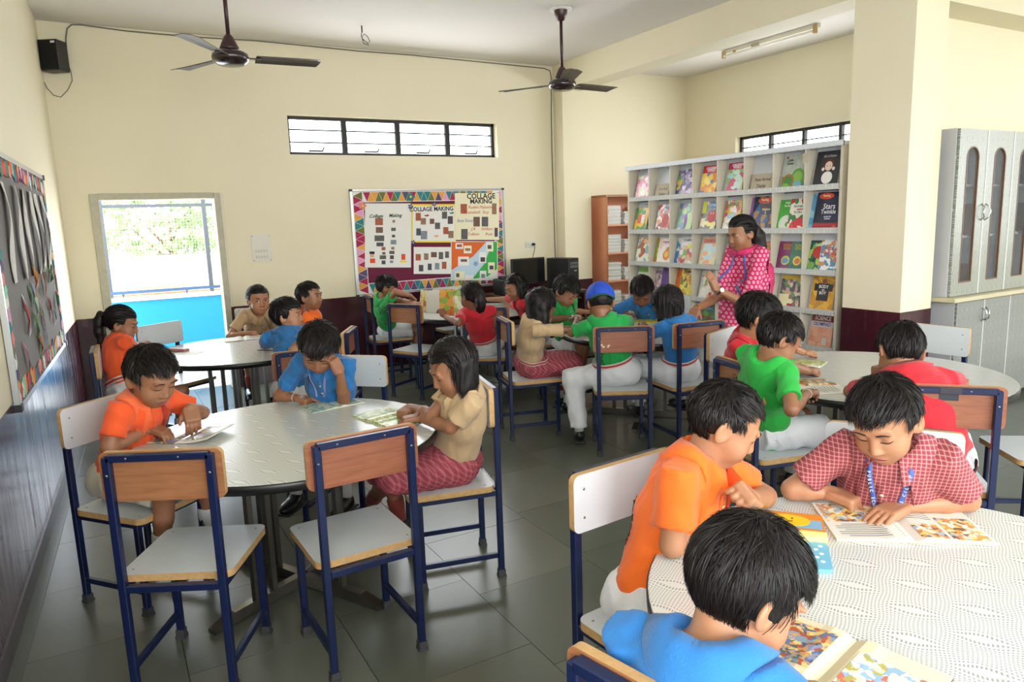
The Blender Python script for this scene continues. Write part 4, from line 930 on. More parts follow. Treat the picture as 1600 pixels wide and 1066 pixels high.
# ---- third row
book(2, 0, 'white magazine with orange title oval, third row far left', ['#e6e2d4', '#d9a24a', '#8fb8c9', '#a86a4a', '#dfe6d0'], .21, .275, shapes=[(disc(.38, .1), (.12, .87), '#e07a24')], texts=[('JUNGLE', .15, .9, .03, '#f8eed8'), ('WORLD', .15, .82, .028, '#f8eed8')])
book(2, 1, 'yellow-green magazine edge behind the dinosaur one in the third row', ['#d6d84a', '#8fae4a', '#c98a3a'], .15, .27, .06, off=1)
book(2, 1, 'white magazine with orange curled dinosaur in the third row', ['#efe9e0', '#e9e2da', '#f0ece4', '#e9c9c0'], .2, .275, -.02, shapes=[(disc(.26, .2), (.16, .35), '#dd8a2a'), (disc(.15, .11), (.16, .37), '#f0c04a'), (disc(.12, .08), (.22, .58), '#d97a24')], texts=[('magical', .0, .85, .04, '#b03a8a', .8)])
book(2, 2, 'blue magazine edge behind in the third slot of the third row', ['#3f86c9', '#5a9ad6', '#e9eef2'], .17, .28, .06, off=1)
book(2, 2, 'white magazine with crowd of cartoon children in the third row', ['#e9e6e0', '#d6cfc0', '#c9564a', '#7fae5a', '#d9b08a', '#8a4a6a'], .2, .285, -.02, shapes=[(R4(-.5, .7, .5, 1), O, '#e6e8e6'), (disc(.15, .07), (.15, .68), '#e6dc3a')], texts=[('CHAMPAK', .02, .88, .036, '#2a2a2e', .85)])
book(2, 3, 'pale orange magazine in the fourth slot of the third row', ['#eebf96', '#f0c8a2', '#b9d3d6', '#e8a87a', '#c9dcae'], .21, .285, shapes=[(R4(-.4, .78, .45, .95), O, '#d98a6a')], texts=[('CHAMPAK', .02, .86, .036, '#c0483a', .85)])
book(2, 4, 'teal magazine half hidden by the shoulder of the teacher', ['#4aa39a', '#6fb8ae', '#e6e0d0'], .2, .27)
RB = lambda c1, c2: [(disc(.26, .16), (0, .34), c2), (disc(.18, .1), (0, .33), c1)]
book(2, 5, 'green story book behind the orange-red one in the third row', ['#3f7f5a', '#458560'], .17, .25, .06, off=1)
book(2, 5, 'orange-red story book with yellow disc in the third row', ['#c2452a', '#c94c2e', '#bb3f26'], .17, .25, -.05, shapes=RB('#2f6a7a', '#e0b83a'), texts=[('RUSKIN', 0, .86, .034, '#e6b04a', .75), ('BOND', 0, .75, .034, '#e6b04a', .75)])
book(2, 6, 'purple story book with round picture in the third row', ['#7f2f6a', '#853370', '#792b64'], .17, .25, .06, off=1, shapes=RB('#6f8fc0', '#b9d05a'), texts=[('RUSKIN', 0, .86, .034, '#d0a03a', .75), ('BOND', 0, .75, .034, '#d0a03a', .75)])
book(2, 6, 'green story book with yellow disc in the seventh slot of the third row', ['#2f6f56', '#33755b', '#2b6950'], .155, .25, -.07, shapes=RB('#c9784a', '#e8c840'), texts=[('RUSKIN', 0, .86, .034, '#b8c03a', .7), ('BOND', 0, .75, .034, '#b8c03a', .7)])
book(2, 7, 'green science magazine behind the white one in the third row', ['#2f6f5a', '#7fae5a', '#3f9aae', '#1f4f4a', '#a9c95a'], .18, .26, .06, off=1, shapes=[(disc(.35, .2), (.02, .62), '#c23a3a')], texts=[('Science', .0, .86, .036, '#f0efe0', .8)])
book(2, 7, 'white science book with small pictures in the last slot of the third row', ['#e9eaea', '#e6e8e8', '#ececec', '#c98a5a', '#5a8fae'], .19, .265, -.06, texts=[('FUN with', .0, .72, .036, '#c0304a', .8), ('SCIENCE', .0, .58, .036, '#c0304a', .8)], scale=30)
# ---- fourth row
book(3, 0, 'white magazine with green title band in the fourth row behind the boy in blue', ['#e6e8e2', '#dfe2da', '#c9d3c0'], .2, .275, shapes=[(R4(-.5, .82, .5, 1), O, '#7fb04a')])
book(3, 1, 'pale magazine with pink flecks behind the violet one in the fourth row', ['#dcd6d0', '#c9a0b0', '#d9c9a0', '#9a7aa0'], .19, .25, .06, off=1)
book(3, 1, 'violet book with silver title in the fourth row', ['#5a3a86', '#60408c', '#54357e'], .17, .285, -.05, shapes=[(disc(.25, .16), (.05, .3), '#7a5aa6')], texts=[])
book(3, 2, 'orange magazine edge behind in the third slot of the fourth row', ['#e07a2a', '#e68a3a'], .17, .28, .06, off=1)
book(3, 2, 'yellow magazine with red numerals in the fourth row', ['#e6d65a', '#e9dc70', '#d9a04a', '#6a8a4a', '#e2d25a'], .19, .285, -.03, texts=[('CHAMPAK', .02, .9, .034, '#2a2f4a', .8), ('2  0', -.02, .66, .07, '#c9302a', .9)])
book(3, 3, 'white magazine with red discs in the fourth slot of the fourth row', ['#e6e2da', '#ece8e0', '#c9d6c0', '#d9a08a'], .2, .275, shapes=[(disc(.1, .07), (.2, .2), '#c23a2f'), (disc(.09, .12), (-.15, .6), '#9ab05a')])
book(3, 5, 'dark green book behind the red one in the fourth row', ['#2f5f46', '#356a4e'], .17, .26, -.07, off=1)
book(3, 5, 'plain red book in the sixth slot of the fourth row', ['#b5382a', '#bc3e2f'], .16, .265, .03)
book(3, 6, 'yellow-topped book with photo collage in the fourth row', ['#8a5a6a', '#6a7a5a', '#c9a08a', '#4a4a5a', '#d9c9b0', '#5a8f4a'], .21, .285, shapes=[(R4(-.5, .88, .5, 1), O, '#d8b83a'), (R4(-.5, 0, -.02, .42), O, '#e6dcae'), (R4(-.02, .06, .16, .28), O, '#e6dcae'), (R4(-.05, 0, .2, .14), O, '#9a2a3a')], scale=34)
book(3, 7, 'yellow book with a black T-shirt in the last slot of the fourth row', ['#d9a426', '#e0b03a', '#c98f1e', '#b8862a'], .215, .29, th=.014, shapes=[(R4(-.25, .3, .25, .8), O, '#1c1b1c'), (R4(-.4, .58, .4, .78), O, '#1c1b1c'), (disc(.1, .08), (0, .84), '#7a4a2e')], texts=[('BODY', 0, .7, .036, '#e8e8e8', .9), ('of a', 0, .61, .022, '#e8e8e8'), ('BOY', 0, .52, .036, '#e8e8e8', .9)])
# ---- fifth row
book(4, 3, 'green magazine with blue title low beside the teacher', ['#4a7f4a', '#5f9a3a', '#3f6a8a', '#8a4a3a'], .21, .27, texts=[('ANIMAL', 0, .8, .04, '#6ab0e0', .8)])
book(4, 6, 'white book with a black dog in the fifth row behind the boy in green', ['#e2e2e0', '#e8e8e6', '#dcdcda'], .2, .28, shapes=[(disc(.25, .12), (-.15, .85), '#1e1c1d'), (disc(.08, .05), (.2, .5), '#2a2829')])
book(4, 7, 'salmon science book low at the near end of the display shelf', ['#dba284', '#d99a7a', '#e0ac90', '#cf8f70'], .215, .29, shapes=[(R4(-.5, .76, .5, .94), O, '#8a4636'), (R4(-.5, .6, .5, .76), O, '#cfc4c8'), (R4(.1, .1, .3, .3), O, '#c9c4c0')], texts=[('SCIENCE', .0, .85, .046, '#f0efec', .85), ('OLYMPIAD', .0, .68, .040, '#2a2f8a', .8)])
for c in (0, 1, 2, 4, 5): book(4, c, 'magazine in the fifth row of the display shelf, %s slot' % COLN[c], [['#c9a06a', '#8a6a9a', '#e0d6c0'], ['#6a9ac0', '#e6e0d6', '#c06a5a'], ['#d9b04a', '#6a8a4a', '#e6dcc0'], ['#b05a6a', '#e6e0d6', '#6a7a9a'], ['#8ab05a', '#e0d0a0', '#a05a4a']][(c*2) % 5], .2, .27)

# ------------------------------------------------------------------ cabinets with arched glass doors
M_CABL = opart('dotted_cabinet_laminate', L=.07, N=11, axes=('X', 'Z'), rough=.35, base='#a3a79b', ink='#5a5e56', thr=.42)
M_CABLD = opart('dotted_lower_laminate', L=.07, N=11, axes=('X', 'Z'), rough=.35, base='#969994', ink='#50544f', thr=.4)
M_CABW = mat('white_cabinet_side', '#b4b6ba', .5, var=.05, vscale=5)
M_CABIN = mat('cabinet_interior', '#9599a0', .6)
M_GLASS = mat('cabinet_glass', '#dfe6e4', .0, alpha=.05, spec=.2)
M_CHROME = mat('chrome', '#c9c9c8', .15, metal=1.0)
M_ARCHED = mat('brown_glass_beading', '#6a4a34', .5)
CX0, CYF = 5.445, 3.02
uw, nd = .372, 5
uc = thing('glass_cabinet', 'tall upper cabinet with arched glass doors over the counter', 'cabinet', (CX0, CYF, .905))
UW, UH, UD = uw*nd+.03, 1.225, .32
MB().box((.008, UD/2, UH/2), (.016, UD, UH)).build('side_panel', M_CABW, uc); MB().box((UW-.008, UD/2, UH/2), (.016, UD, UH)).build('side_panel', M_CABW, uc)
MB().box((UW/2, UD-.006, UH/2), (UW-.032, .012, UH)).build('back_panel', M_CABIN, uc)
MB().box((UW/2, UD/2, UH-.009), (UW-.032, UD-.02, .018)).build('top_board', M_CABW, uc); MB().box((UW/2, UD/2, .009), (UW-.032, UD-.02, .018)).build('bottom_board', M_CABW, uc)
SHZ = (.44, .82)
for z in SHZ: MB().box((UW/2, UD/2+.01, z), (UW-.032, UD-.05, .018)).build('shelf', M_CABIN, uc)
for i in (2, 4): MB().box((.015+i*uw, UD/2, UH/2), (.014, UD-.03, UH-.04)).build('partition', M_CABIN, uc)
arch = lambda w, z0, z1, n=12: [(-w/2, z0), (w/2, z0)]+[(w/2*math.cos(a), z1-w/2+w/2*math.sin(a)) for a in [PI*k/n for k in range(n+1)]]
for i in range(nd):
    dx = .015+(i+.5)*uw; hi = [(x, z) for x, z in arch(.165, .10, 1.10)]
    M = Matrix.Translation((dx, 0, 0)); b = MB(); plate_hole(b, R4(-uw/2+.003, .004, uw/2-.003, UH-.004), [hi], -.020, -.002, M); dr = b.build('door', M_CABL, uc)
    b = MB(); inner = arch(.145, .11, 1.09); plate_hole(b, hi, [inner], -.0225, -.001, M); b.build('glass_beading', M_ARCHED, dr)
    b = MB(); b.prism([(x, z) for x, z in inner], .009, .012, M=M @ Matrix(((1, 0, 0, 0), (0, 0, -1, 0), (0, 1, 0, 0), (0, 0, 0, 1)))); b.build('glass_pane', M_GLASS, dr)
    sx = 1 if i % 2 == 0 else -1
    b = MB(); b.tube([(dx+sx*(uw/2-.03), -.02, .56), (dx+sx*(uw/2-.028), -.045, .58), (dx+sx*(uw/2-.05), -.05, .62), (dx+sx*(uw/2-.028), -.045, .66), (dx+sx*(uw/2-.03), -.02, .68)], .005, 8); b.build('handle', M_CHROME, dr)
    MB().box((dx+uw/2, -.0215, UH/2), (.012, .003, UH-.01)).build('door_edging', mat('silver_edging', '#cfd1cd', .35), dr)
cn = tag(MB().box((CX0+UW/2-.02, 3.135, .887), (UW+.05, .42, .034), bev=.006).build('counter_top', mat('cream_counter_edge', '#bdb596', .5, var=.1, vscale=15)), 'cream worktop ledge between upper and lower cabinets', 'worktop')
lc = thing('base_cabinet', 'grey dotted base cabinet with double doors under the ledge', 'cabinet', (CX0+.03, 2.97, 0))
LW, LH, LD = uw*nd, .869, .38
MB().box((.008, LD/2, LH/2), (.016, LD, LH)).build('side_panel', M_CABW, lc)
b = MB(); b.box((LW/2, LD/2, LH/2+.03), (LW-.034, LD-.004, LH-.062)); b.build('carcass', M_CABIN, lc); MB().box((LW/2, LD/2+.02, .03), (LW-.04, LD-.06, .06)).build('plinth', M_BLK, lc)
for i in range(nd):
    dx = (i+.5)*uw+.004; dr = MB().box((dx, -.010, LH/2+.03), (uw-.005, .018, LH-.07), bev=.002).build('door', M_CABLD, lc)
    sx = 1 if i % 2 == 0 else -1; x = dx+sx*(uw/2-.03)
    MB().tube([(x, -.018, .70), (x+sx*.01, -.045, .72), (x+sx*.012, -.052, .75), (x+sx*.01, -.045, .78), (x, -.018, .80)], .0055, 8).build('handle', M_CHROME, dr)
    MB().box((dx+uw/2, -.0205, LH/2+.03), (.01, .003, LH-.07)).build('door_edging', MATS['silver_edging'], dr)
rb = random.Random(21)
SPC = ['#3f7a52', '#4a8f6a', '#35604a', '#7a3a2e', '#2f3f5a', '#a8824a', '#8a2a2a', '#4a4a52', '#c9b48a', '#5a6a7a', '#9a3f4a', '#223a34', '#b0a890', '#6a4a3a']
cnt = {}
def cab_book(x, z, w, h, d, c, tilt, sh, look):
    t = thing('shelved_book', look, 'book', (CX0+x, CYF+.075, .905+z), 0, 'books behind the cabinet glass')
    R = Matrix.Rotation(tilt, 3, 'Y')
    MB().box(R @ Vector((0, d/2, h/2)), (w, d, h), R, bev=.002).build('book_block', flat_mat(c), t); MB().box(R @ Vector((0, -.0012, h*.78)), (w*.98, .0022, h*.09), R).build('spine_label', M_CREAMP, t)
ORD = ('first', 'second', 'third', 'fourth', 'fifth', 'sixth', 'seventh', 'eighth')
def cab_row(door, z, cols, h, w, tilt, lvlname):
    for q, c in enumerate(cols): cab_book(.015+(door+.5)*uw-.075+q*(w+.004)+tilt*.02, z, w, h*rb.uniform(.92, 1.0), .17, c, tilt, 0, '%s book, %s shelf of the %s glass door' % (ORD[q], lvlname, ORD[door]))
cab_row(0, .83, ['#2f7a4e', '#3a8a5a', '#4a9a72', '#2f6f52', '#c9b48a'], .26, .026, 0, 'top'); cab_row(0, .45, ['#7a3a2e', '#2f3f4a', '#35504a', '#3a3f46', '#26313a'], .25, .026, 0, 'middle'); cab_row(0, .019, ['#5a4a4a', '#b9b4a6', '#8fa0ae', '#c9b48a', '#6a7a8a'], .24, .022, .12, 'bottom')
cab_row(1, .45, ['#7a2a26', '#b0824a', '#8a6a3a'], .25, .022, .1, 'middle'); cab_row(1, .019, ['#8a5a4a', '#9aa6b0'], .2, .02, .1, 'bottom')
cab_row(2, .83, ['#8a5a3e', '#6a4a3a', '#a8824a', '#7a4a32'], .25, .026, .12, 'top'); cab_row(2, .45, ['#8a2a32', '#96323a', '#7a242c', '#a03a40'], .22, .034, 0, 'middle'); cab_row(2, .019, ['#2f4a3e', '#3a4a52', '#26403a', '#4a5a62'], .24, .026, .1, 'bottom')
cab_row(3, .83, ['#4a5a7a', '#7a4a4a', '#5a7a5a'], .25, .026, 0, 'top'); cab_row(3, .45, ['#3a4a5a', '#9a7a4a', '#6a3a3a'], .24, .026, 0, 'middle')
# ------------------------------------------------------------------ people: continuous surfaces grown from a distance field
V3 = lambda *a: np.array(a, float)
def unit(v): v = np.asarray(v, float); return v/max(1e-9, np.linalg.norm(v))
def at_z(px, py, z):
    d = ray_dir(px, py); p = Vector(CAM_POS)+d*((z-CAM_POS[2])/d.z); return V3(p.x, p.y, p.z)
def at_d(px, py, t): p = Vector(CAM_POS)+ray_dir(px, py)*t; return V3(p.x, p.y, p.z)
class Field:
    def __init__(s, lo, hi, h):
        s.h = h; s.lo = np.asarray(lo, float); n = np.ceil((np.asarray(hi)-s.lo)/h).astype(int)+1
        s.A = np.full(n, 0.05, np.float32); s.ax = [(s.lo[i]+h*np.arange(n[i])).astype(np.float32) for i in range(3)]
    def put(s, lo, hi, fn, k=0.0, op='u', pad=None):
        m = (pad if pad is not None else k+3*s.h); sl = []
        for i in range(3):
            a = int(max(0, math.floor((lo[i]-m-s.lo[i])/s.h))); b = int(min(s.A.shape[i], math.ceil((hi[i]+m-s.lo[i])/s.h)+1))
            if b <= a: return
            sl.append(slice(a, b))
        sl = tuple(sl); X = s.ax[0][sl[0]][:, None, None]; Y = s.ax[1][sl[1]][None, :, None]; Z = s.ax[2][sl[2]][None, None, :]
        d = fn(X, Y, Z); a = s.A[sl]
        if op == 's': d = -d
        if k > 0:
            sg = 1 if op == 'u' else -1
            hh = np.clip(0.5+0.5*sg*(d-a)/k, 0, 1); r = d*(1-hh)+a*hh-sg*k*hh*(1-hh)
        else: r = np.minimum(a, d) if op == 'u' else np.maximum(a, d)
        s.A[sl] = r
    def cone(s, a, b, ra, rb, k=0.0, op='u', cap=False, flat=None, nz=None):
        a = np.asarray(a, float); b = np.asarray(b, float); ab = b-a; L = np.linalg.norm(ab)+1e-9; u = ab/L; R = max(ra, rb)
        def fn(X, Y, Z):
            x = X-a[0]; y = Y-a[1]; z = Z-a[2]; t = (x*u[0]+y*u[1]+z*u[2])
            tc = np.clip(t, 0 if not cap else -R, L if not cap else L+R); q = tc/L
            d = np.sqrt((x-u[0]*tc)**2+(y-u[1]*tc)**2+(z-u[2]*tc)**2)-(ra+(rb-ra)*np.clip(q, 0, 1))
            if cap: d = np.maximum(d, np.maximum(t-L, -t-R))
            if nz: d = d+nz(X, Y, Z)
            return d.astype(np.float32)
        s.put(np.minimum(a, b)-R, np.maximum(a, b)+R, fn, k, op)
    def ell(s, c, Rm, r, k=0.0, op='u', nz=None):
        """ellipsoid: Rm columns are its axes"""
        c = np.asarray(c, float); Rm = np.asarray(Rm, float); r = np.asarray(r, float); e = np.sqrt(((Rm*r)**2).sum(1))
        def fn(X, Y, Z):
            x = X-c[0]; y = Y-c[1]; z = Z-c[2]
            q = [x*Rm[0, i]+y*Rm[1, i]+z*Rm[2, i] for i in range(3)]
            k0 = np.sqrt(sum((q[i]/r[i])**2 for i in range(3))); k1 = np.sqrt(sum((q[i]/r[i]**2)**2 for i in range(3)))+1e-6
            d = k0*(k0-1)/k1
            if nz: d = d+nz(X, Y, Z)
            return d.astype(np.float32)
        s.put(c-e, c+e, fn, k, op)
    def rbox(s, c, Rm, hsz, rd, k=0.0, op='u'):
        c = np.asarray(c, float); Rm = np.asarray(Rm, float); hsz = np.asarray(hsz, float); e = np.abs(Rm) @ hsz+rd
        def fn(X, Y, Z):
            x = X-c[0]; y = Y-c[1]; z = Z-c[2]
            q = [np.abs(x*Rm[0, i]+y*Rm[1, i]+z*Rm[2, i])-hsz[i] for i in range(3)]
            o = np.sqrt(sum(np.maximum(v, 0)**2 for v in q))
            return (o+np.minimum(np.maximum(q[0], np.maximum(q[1], q[2])), 0)-rd).astype(np.float32)
        s.put(c-e, c+e, fn, k, op)
    def cut(s, p, n, region_lo, region_hi, k=0.0):
        """remove what lies beyond the plane (p, n) inside a region"""
        p = np.asarray(p, float); n = np.asarray(n, float)
        s.put(region_lo, region_hi, lambda X, Y, Z: (-((X-p[0])*n[0]+(Y-p[1])*n[1]+(Z-p[2])*n[2])).astype(np.float32), k, 's', pad=0)
    def mesh(s):
        A = s.A; S_ = A < 0; c = np.zeros(tuple(n-1 for n in A.shape), np.uint8)
        for i in (0, 1):
            for j in (0, 1):
                for l in (0, 1): c += S_[i:A.shape[0]-1+i, j:A.shape[1]-1+j, l:A.shape[2]-1+l]
        act = (c > 0) & (c < 8); idx = np.argwhere(act); ids = np.full(act.shape, -1, np.int32); ids[act] = np.arange(len(idx))
        offs = [(i, j, l) for i in (0, 1) for j in (0, 1) for l in (0, 1)]
        Vv = np.stack([A[idx[:, 0]+o[0], idx[:, 1]+o[1], idx[:, 2]+o[2]] for o in offs], 1); P = np.zeros((len(idx), 3)); Wt = np.zeros(len(idx))
        for a in range(8):
            for b in range(a+1, 8):
                if sum(abs(offs[a][q]-offs[b][q]) for q in range(3)) != 1: continue
                v0, v1 = Vv[:, a], Vv[:, b]; m = (v0 < 0) != (v1 < 0); t = np.where(m, v0/np.where(m, v0-v1, 1), 0)
                P[m] += (np.array(offs[a])+(np.array(offs[b])-np.array(offs[a]))*t[:, None])[m]; Wt[m] += 1
        verts = s.lo+s.h*(idx+P/Wt[:, None]); F = []
        for ax in range(3):
            o1, o2 = [(1, 2), (2, 0), (0, 1)][ax]
            sl0 = [slice(1, -1)]*3; sl1 = [slice(1, -1)]*3; sl0[ax] = slice(0, -1); sl1[ax] = slice(1, None)
            s0, s1 = S_[tuple(sl0)], S_[tuple(sl1)]
            for flip in (0, 1):
                e = np.argwhere((s0 & ~s1) if not flip else (~s0 & s1))
                if not len(e): continue
                base = e.copy(); base[:, o1] += 1; base[:, o2] += 1
                def cell(d1, d2):
                    q = base.copy(); q[:, o1] -= d1; q[:, o2] -= d2; return ids[q[:, 0], q[:, 1], q[:, 2]]
                quad = np.stack([cell(1, 1), cell(0, 1), cell(0, 0), cell(1, 0)], 1); F.append(quad[:, ::-1] if flip else quad)
        return verts, np.concatenate(F)
def np_obj(name, verts, faces, mats, parent, smooth=True, midx=None):
    me = bpy.data.meshes.new(name); nv, nf = len(verts), len(faces); k = faces.shape[1]
    me.vertices.add(nv); me.vertices.foreach_set('co', np.ascontiguousarray(verts, np.float32).ravel())
    me.loops.add(nf*k); me.loops.foreach_set('vertex_index', np.ascontiguousarray(faces, np.int32).ravel())
    me.polygons.add(nf); me.polygons.foreach_set('loop_start', np.arange(0, nf*k, k, dtype=np.int32)); me.polygons.foreach_set('loop_total', np.full(nf, k, np.int32))
    for m in (mats if isinstance(mats, (list, tuple)) else [mats]): me.materials.append(m)
    if midx is not None: me.polygons.foreach_set('material_index', np.asarray(midx, np.int32))
    me.polygons.foreach_set('use_smooth', np.full(nf, smooth)); me.update(calc_edges=True); me.validate()
    o = bpy.data.objects.new(name, me); COL.objects.link(o)
    if parent is not None: o.parent = parent
    return o
def thin_out(verts, faces, keep, cell):
    """merge vertices outside the finely modelled zones (face, hands) on a coarser grid"""
    key = np.floor((verts-verts.min(0))/cell).astype(np.int64); key = (key[:, 0]*4096+key[:, 1])*4096+key[:, 2]
    key = np.where(keep, -1-np.arange(len(verts)), key); _, inv = np.unique(key, return_inverse=True); inv = inv.ravel(); n = inv.max()+1
    cnt = np.bincount(inv, minlength=n); nv = np.stack([np.bincount(inv, weights=verts[:, i], minlength=n)/cnt for i in range(3)], 1)
    f = inv[faces]; tri = np.concatenate([f[:, [0, 1, 2]], f[:, [0, 2, 3]]]); ok = (tri[:, 0] != tri[:, 1]) & (tri[:, 1] != tri[:, 2]) & (tri[:, 0] != tri[:, 2]); tri = tri[ok]
    _, u = np.unique(np.sort(tri, 1), axis=0, return_index=True); return nv, tri[np.sort(u)]
def bvh_of(ob):
    bm = bmesh.new(); bm.from_mesh(ob.data); t_ = BVHTree.FromBMesh(bm); bm.free(); return t_
def wrinkle(seed, amp, f=70.0):
    r = np.random.RandomState(seed); K = [(r.randn(3)*f*np.array([1, 1, .55]), r.rand()*6.28) for _ in range(4)]
    return lambda X, Y, Z: amp*sum(np.sin(k[0]*X+k[1]*Y+k[2]*Z+p+1.3*np.sin(k[2]*.6*X+k[0]*.5*Y+k[1]*.4*Z)) for k, p in K)/2.5

# materials of skin, hair and cloth
def skin_mat(name, c):
    m, nt, p = new_mat('skin_'+name); p.inputs['Base Color'].default_value = (*srgb(c), 1); p.inputs['Roughness'].default_value = .48
    p.inputs['Subsurface Weight'].default_value = .12; p.inputs['Subsurface Radius'].default_value = (.012, .005, .003); p.inputs['Subsurface Scale'].default_value = .6
    tc = node(nt, 'ShaderNodeTexCoord'); nz = node(nt, 'ShaderNodeTexNoise'); nz.inputs['Scale'].default_value = 25; nt.links.new(tc.outputs['Object'], nz.inputs['Vector'])
    mx = node(nt, 'ShaderNodeMix', data_type='RGBA'); s_ = srgb(c); mx.inputs[6].default_value = (*[v*.9 for v in s_], 1); mx.inputs[7].default_value = (*[min(1, v*1.1) for v in s_], 1); nt.links.new(nz.outputs[0], mx.inputs[0]); nt.links.new(mx.outputs[2], p.inputs['Base Color'])
    return m
SK = {'a': skin_mat('light', '#a87757'), 'b': skin_mat('medium', '#94664a'), 'c': skin_mat('deep', '#7d533d')}
LIP = {'a': mat('lips_light', '#a8655a', .4), 'b': mat('lips_medium', '#8f5048', .4), 'c': mat('lips_deep', '#7a443c', .4)}
def hair_mat():
    m, nt, p = new_mat('black_hair'); p.inputs['Base Color'].default_value = (*srgb('#120f0e'), 1); p.inputs['Roughness'].default_value = .5; p.inputs['Specular IOR Level'].default_value = .35
    tc = node(nt, 'ShaderNodeTexCoord'); mp = node(nt, 'ShaderNodeMapping'); mp.inputs['Scale'].default_value = (260, 260, 18); nt.links.new(tc.outputs['Object'], mp.inputs[0]); nz = node(nt, 'ShaderNodeTexNoise'); nz.inputs['Scale'].default_value = 1; nt.links.new(mp.outputs[0], nz.inputs['Vector'])
    bp = node(nt, 'ShaderNodeBump'); bp.inputs['Strength'].default_value = .35; bp.inputs['Distance'].default_value = .004; nt.links.new(nz.outputs[0], bp.inputs['Height']); nt.links.new(bp.outputs[0], p.inputs['Normal']); return m
def strand_mat():
    m, nt, p = new_mat('hair_strands'); g = node(nt, 'ShaderNodeNewGeometry'); mx = node(nt, 'ShaderNodeMix', data_type='RGBA'); mx.inputs[6].default_value = (*srgb('#080706'), 1); mx.inputs[7].default_value = (*srgb('#1f1916'), 1)
    nt.links.new(g.outputs['Random Per Island'], mx.inputs[0]); nt.links.new(mx.outputs[2], p.inputs['Base Color']); p.inputs['Roughness'].default_value = .45; p.inputs['Specular IOR Level'].default_value = .28; return m
M_HAIR = hair_mat(); M_STRAND = strand_mat()
M_EYEW = mat('eye_white', '#d9d4cd', .25); M_IRIS = mat('dark_iris', '#1d120d', .12); M_BROW = mat('brow_hair', '#231a17', .7)
def cloth(name, c, bump=.25, scale=260): return mat('cloth_'+name, c, .85, bump=bump, bscale=scale, var=.07, vscale=14, sheen=.15)
ORANGE = cloth('orange', '#ee6a14'); ORANGE2 = cloth('orange_red', '#e2541f'); BLUE = cloth('blue', '#1f6aa8'); BLUE2 = cloth('mid_blue', '#1f6cae'); GREEN = cloth('green', '#159a45'); GREEN2 = cloth('bright_green', '#1fa63a'); RED = cloth('red', '#c4202e'); BEIGE = cloth('beige', '#b99d77'); WHITEC = cloth('white', '#d4d6d9'); GREYW = cloth('stone', '#b9b3a4')
def plaid(name, base, dark, light, f1=0.011, f2=0.023, ax=(1, 0, 0), az=(0, 0, 1), lam=.5):
    m, nt, p = new_mat('cloth_'+name); tc = node(nt, 'ShaderNodeTexCoord'); p.inputs['Roughness'].default_value = .85; col = None
    def stripe(v, per, w, ph=0.0):
        d = node(nt, 'ShaderNodeVectorMath', operation='DOT_PRODUCT'); d.inputs[1].default_value = v; nt.links.new(tc.outputs['Object'], d.inputs[0])
        f = math_node(nt, 'FRACT', math_node(nt, 'ADD', math_node(nt, 'MULTIPLY', d.outputs['Value'], 1/per), ph+50.0)); return math_node(nt, 'LESS_THAN', f, w)
    cur = None
    def mix(fac, prev, c, amt=1.0):
        mx = node(nt, 'ShaderNodeMix', data_type='RGBA'); nt.links.new(math_node(nt, 'MULTIPLY', fac, amt), mx.inputs[0])
        if isinstance(prev, str): mx.inputs[6].default_value = (*srgb(prev), 1)
        else: nt.links.new(prev, mx.inputs[6])
        mx.inputs[7].default_value = (*srgb(c), 1); return mx.outputs[2]
    cur = mix(stripe(ax, f2, .5), base, dark, .55); cur = mix(stripe(az, f2, .5), cur, dark, .55)
    cur = mix(stripe(ax, f1*2, .15, .3), cur, light, lam); cur = mix(stripe(az, f1*2, .15, .3), cur, light, lam)
    nt.links.new(cur, p.inputs['Base Color']); return m
CHECK = plaid('red_check', '#a2484c', '#7a2e38', '#c4a8a2', .0058, .0116, (.75, -.66, 0)); SKIRT = plaid('plaid_skirt', '#a04650', '#7c2f3c', '#b98084', .010, .020, (.7, .7, 0), (.5, -.5, .7), .3)
BELTW = mat('white_belt', '#d6cfc6', .6); BELTR = mat('red_belt_stripe', '#b5322e', .6); SHOE = mat('black_shoe_leather', '#151517', .3); SOCKW = cloth('sock_white', '#cfcfcc'); SOCKR = cloth('sock_red', '#8f3a30'); SOLE = mat('shoe_sole', '#2a2a2c', .7)

